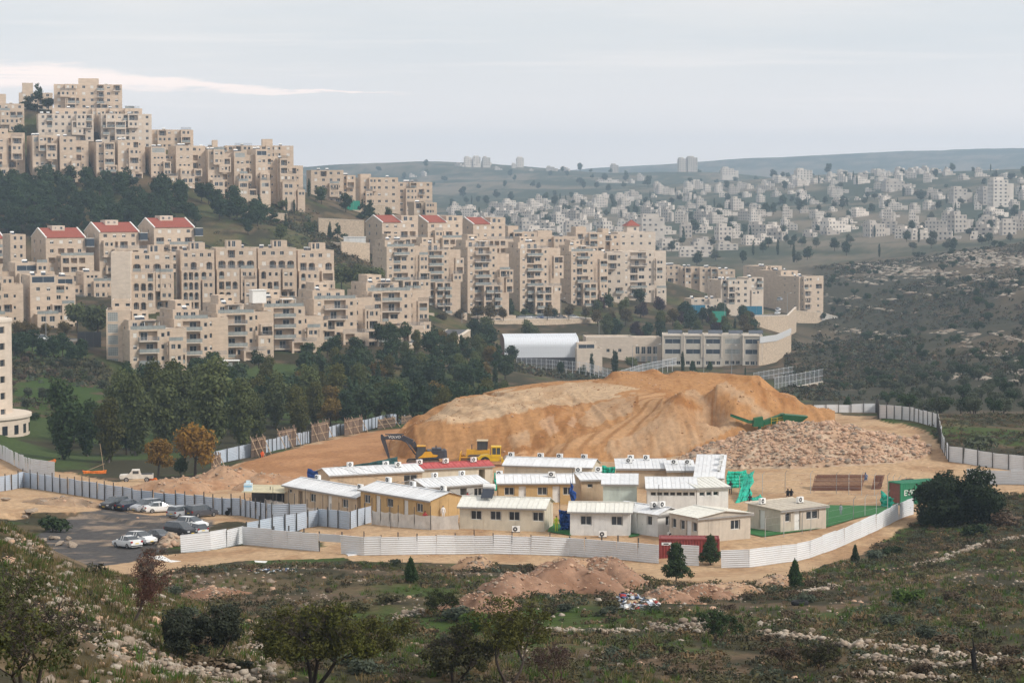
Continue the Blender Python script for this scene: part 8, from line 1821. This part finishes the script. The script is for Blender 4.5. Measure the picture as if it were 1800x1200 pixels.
    for n_, px_, Dr, cond in ((14000, (1430, 1850), (620, 1450), lambda x, y: (y > 430) & (y < 700)), (3500, (860, 1100), (690, 800), lambda x, y: y > 630), (1500, (10, 190), (470, 620), lambda x, y: y > 600), (2600, (380, 700), (870, 1000), lambda x, y: y > 340), (4500, (1380, 1620), (620, 980), lambda x, y: y > 560)):
        r = np.random.RandomState(n_); px = r.uniform(*px_, n_); D = np.sqrt(r.uniform(Dr[0]**2, Dr[1]**2, n_)); x = (px - 900) / F * D; z = HH(x, D); qx, qy = proj(x, D, z); k = cond(qx, qy) & (fbm(x * .03, D * .02, 4) + r.uniform(-.12, .12, n_) > -.02); Q.append(np.stack([x, D, z], 1)[k])
    P = np.concatenate(Q); n = len(P); r = np.random.RandomState(3)
    o = scatter_mesh('hillside_scrub', big, P, np.clip(r.lognormal(-.1, .4, n), .4, 2.2), r.uniform(0, 6.28, n), 0, [leafm('scrub_brown', (.1, .072, .045), .1), leafm('scrub_olive', (.08, .074, .035), .15), L_SAGE, leafm('scrub_dark', (.045, .044, .024), .1)], mi=r.choice([0, 1, 1, 2, 3, 3], n)); tag(o, 'low scrub on the farther slopes', kind='stuff')
    # rounded thorn cushions one can pick out
    r = random.Random(17); CU = [(leafm('scrub_brown', (.1, .072, .045), .1), 'brown'), (leafm('scrub_olive', (.08, .074, .035), .15), 'olive-green'), (L_SAGE, 'grey-green'), (L_RUST, 'russet')]; c = 0
    while c < 70:
        px, py = r.uniform(280, 1800), r.uniform(990, 1195); p = gp(px, py, 90, 236)
        if p.y > 232 or not mask_free(*[np.array([v]) for v in p])[0][0]: continue
        m_, nm = r.choices(CU, (5, 4, 3, 0))[0]; tree('bush', p, r.uniform(.5, 1.0), 'rounded %s thorn cushion in the near scrub' % nm, 'thorn cushions in the near scrub', 'thorn_bush', m_, r.uniform(1.1, 1.6), cat='bush'); c += 1
    # bare rock ledges on the hillside at the right
    r = np.random.RandomState(12); N_ = 26000; px = r.uniform(1430, 1840, N_); D = np.exp(r.uniform(math.log(640), math.log(1450), N_)); x = (px - 900) / F * D; z = HH(x, D); qx, qy = proj(x, D, z)
    band = fbm(x * .02 + z * .05, z * .30 + D * .003, 4, .6); k = (band + r.uniform(-.1, .1, N_) > .14) & (qy > 430) & (qy < 690) & ((qx - 1440) * .9 + (qy - 640) * -.2 > 0) & ~((qx < 1560) & (qy > 600)); P = np.stack([x, D, z], 1)[k][:4200]; n = len(P)
    V2 = [(v * np.array([1.9, .8, .75]), f) for v, f in _RV]
    o = scatter_mesh('rock_ledges', V2, P, np.clip(r.lognormal(.15, .55, n), .4, 3.4), r.normal(.25, .5, n), .3, [ROCKP, ROCKM], mi=r.choice([0, 0, 1], n)); tag(o, 'bare limestone ledges on the hillside at the right', kind='stuff')
scrub()
def stone_wall(label, pts, h, w, d0, d1, seed, n=None, big=1.0):
    G = [gp(*p, d0, d1) for p in pts]; r = np.random.RandomState(seed); P = []; L_ = sum((b - a).length for a, b in zip(G, G[1:])); n = n or int(L_ * 24)
    for i in range(n):
        t = r.uniform(0, L_)
        for a, b in zip(G, G[1:]):
            l = (b - a).length
            if t <= l: p = a.lerp(b, t / l); break
            t -= l
        x = p.x + r.normal(0, w * .35); y = p.y + r.normal(0, w * .5); P.append((x, y, H(x, y) + abs(r.normal(0, h * .45))))
    o = scatter_mesh('dry_stone_wall', _RV, np.array(P), np.clip(r.lognormal(-1.45, .45, n), .1, .6) * big, r.uniform(0, 6.28, n), .5, [ROCKM, ROCKP, ROCKT], mi=r.choice([0, 0, 0, 1, 1], n)); tag(o, label, 'stone wall', 'tumbled dry stone walls')
for i, (lb, pts, h, w) in enumerate([('tumbled terrace wall running across the lower right to the dead trunk', [(1350, 1118), (1450, 1130), (1540, 1141), (1640, 1153), (1700, 1161), (1800, 1166)], .35, .8), ('second terrace wall just below the long one at the lower right', [(1500, 1160), (1560, 1163), (1640, 1172), (1720, 1172), (1820, 1166)], .3, .7), ('ruined stone corner left of the dark bushy tree', [(1142, 1108), (1180, 1112), (1205, 1110), (1230, 1100), (1228, 1116)], .6, .8), ('pale stone line climbing to the right below the big dark tree', [(1610, 995), (1680, 975), (1740, 955), (1800, 942)], .25, .6), ('short pale stone bank below the track bend', [(1385, 1047), (1430, 1040), (1475, 1032)], .3, .6), ('stone bank at the foot of the spur in the lower left', [(180, 1172), (260, 1186), (340, 1192), (440, 1198)], .5, 1.2), ('low stone row in the grass at the lower right middle', [(1340, 1100), (1390, 1094)], .25, .5), ('stones edging the grass below the terrace walls', [(1500, 1188), (1560, 1190), (1680, 1198)], .25, .6), ('stone scatter wall behind the wide almond', [(690, 1090), (740, 1075)], .4, .9), ('stone row between scrub patches below the earth heaps', [(960, 1108), (1060, 1112), (1120, 1108)], .2, .5)]):
    stone_wall(lb, pts, h, w, 85, 260, 900 + i)
# rubbish
def rubbish(label, px, py, rx, ry, n, seed, hgt=.5):
    r = np.random.RandomState(seed); c = gp(px, py, 150, 245); pts = []
    for i in range(n): a = r.uniform(0, 6.28); q = r.rand()**.5; x = c.x + rx * q * math.cos(a); y = c.y + ry * q * math.sin(a); pts.append((x, y, H(x, y) + r.uniform(.05, hgt * (1.15 - q))))
    v = np.array([(-.5, -.3, 0), (.5, -.35, .1), (.45, .3, 0), (-.4, .35, .12), (-.5, -.3, .03), (.5, -.35, .13), (.45, .3, .03), (-.4, .35, .15)]); f = np.array([(0,3,2,1),(4,5,6,7),(0,1,5,4),(1,2,6,5),(2,3,7,6),(3,0,4,7)])
    o = scatter_mesh('rubbish', [(v, f)], np.array(pts), r.uniform(.12, .55, n), r.uniform(0, 6.28, n), 1.2, [TANKW, SHEETB, BLKP, cloth_mat('red', (.35, .05, .05)), WOODL, cloth_mat('rag_blue', (.1, .15, .3))], mi=r.choice([0, 0, 1, 1, 1, 2, 2, 3, 4, 4, 5], n)); tag(o, label, kind='stuff')
rubbish('dumped rubbish of sheets, rags and boards beside the red earth heaps', 1112, 1062, 1.9, 4.2, 420, 3, .9); rubbish('white litter in the scrub below the corner of the long fence', 458, 1004, 1.2, 1.2, 26, 4, .3); rubbish('white litter right of the first patch in the scrub', 503, 1004, .9, .8, 16, 5, .3)
def flat_thing(name, label, cat, poly, d0, d1, m, th=.08):
    G = [gp(*p, d0, d1) for p in poly]; b = MB(); n = len(G); up = Vector((0, 0, th)); b.face([g + up for g in G]); 
    for i in range(n): j = (i + 1) % n; b.face([G[i] - up, G[j] - up, G[j] + up, G[i] + up])
    o = b.build(name, m); tag(o, label, cat)
flat_thing('white_board', 'white board lying beside the track above the rubbish', 'board', [(1072, 996), (1082, 993), (1098, 1002), (1088, 1006)], 205, 245, WHITEP)
flat_thing('plastic_sheet', 'torn white plastic sheet on the track below the near fence', 'plastic sheet', [(255, 979), (285, 976), (300, 984), (318, 986), (300, 988), (280, 984)], 225, 260, WHITEP, .03)
flat_thing('fallen_panel', 'fallen corrugated panel under the gap in the long fence', 'sheet metal', [(606, 973), (637, 966), (636, 974), (612, 977)], 225, 260, SHEET, .1)
flat_thing('plastic_sheet', 'white sheet lying at the edge of the track below the fence corner', 'plastic sheet', [(447, 985), (470, 986), (466, 989), (449, 988)], 225, 260, WHITEP, .03)
def tyre():
    p = gp(1406, 1063, 150, 215); b = MB(); n = 16; R0, r0 = .5, .17; V = []
    for i in range(n):
        for j in range(8): a = 2 * math.pi * i / n; c = 2 * math.pi * j / 8; V.append(((R0 + r0 * math.cos(c)) * math.cos(a), (R0 + r0 * math.cos(c)) * math.sin(a), r0 * math.sin(c) + r0))
    for i in range(n):
        for j in range(8): i2, j2 = (i + 1) % n, (j + 1) % 8; b.face([V[i * 8 + j], V[i2 * 8 + j], V[i2 * 8 + j2], V[i * 8 + j2]])
    tag(b.build('old_tyre', TYRE, None, True, p), 'old black tyre lying in the scrub', 'tyre')
tyre()
# a pair of poles and orange netting by the pickup
def poles():
    p = gp(184, 832, 340, 430); e = empty('leaning_poles', p, 0, 'two crossed pale poles beside the park trees', 'pole'); MB().tube((0, 0, -.3), (-.7, 0, 4.8), .05, n=5).build('pole', WOODL, e); MB().tube((0, 0, 1.6), (-3.4, 0, .2), .05, n=5).build('pole', WOODL, e)
poles()
ORN = mat('orange_netting', (.75, .20, .03), .8, .15, 2)
for i, (a, b, lb) in enumerate([((146, 832), (187, 832), 'orange safety netting at the foot of the crossed poles'), ((62, 820), (98, 812), 'orange safety netting by the left fence end'), ((256, 846), (276, 846), 'orange netting right of the pickup')]):
    A, B = gp(*a, 330, 430), gp(*b, 330, 430); sheet_obj('safety_netting', lb, 'netting', [A, B, B + Vector((0, 0, .6)), A + Vector((0, 0, .5))], ORN, .12, 30 + i)
# ================================================================ HAZE
def build_haze():
    b = MB().box(-4600, -60, -185, 4600, 8480, 175)
    m = bpy.data.materials.new('haze'); m.use_nodes = True; nt = m.node_tree; nt.nodes.clear()
    out = nt.nodes.new('ShaderNodeOutputMaterial'); v = nt.nodes.new('ShaderNodeVolumePrincipled')
    v.inputs['Color'].default_value = (.62, .80, 1.0, 1); v.inputs['Density'].default_value = .00014; v.inputs['Anisotropy'].default_value = .2
    nt.links.new(v.outputs[0], out.inputs['Volume'])
    o = b.build('haze', m); tag(o, 'thin pale blue haze lying over the valley', kind='stuff')
build_haze()
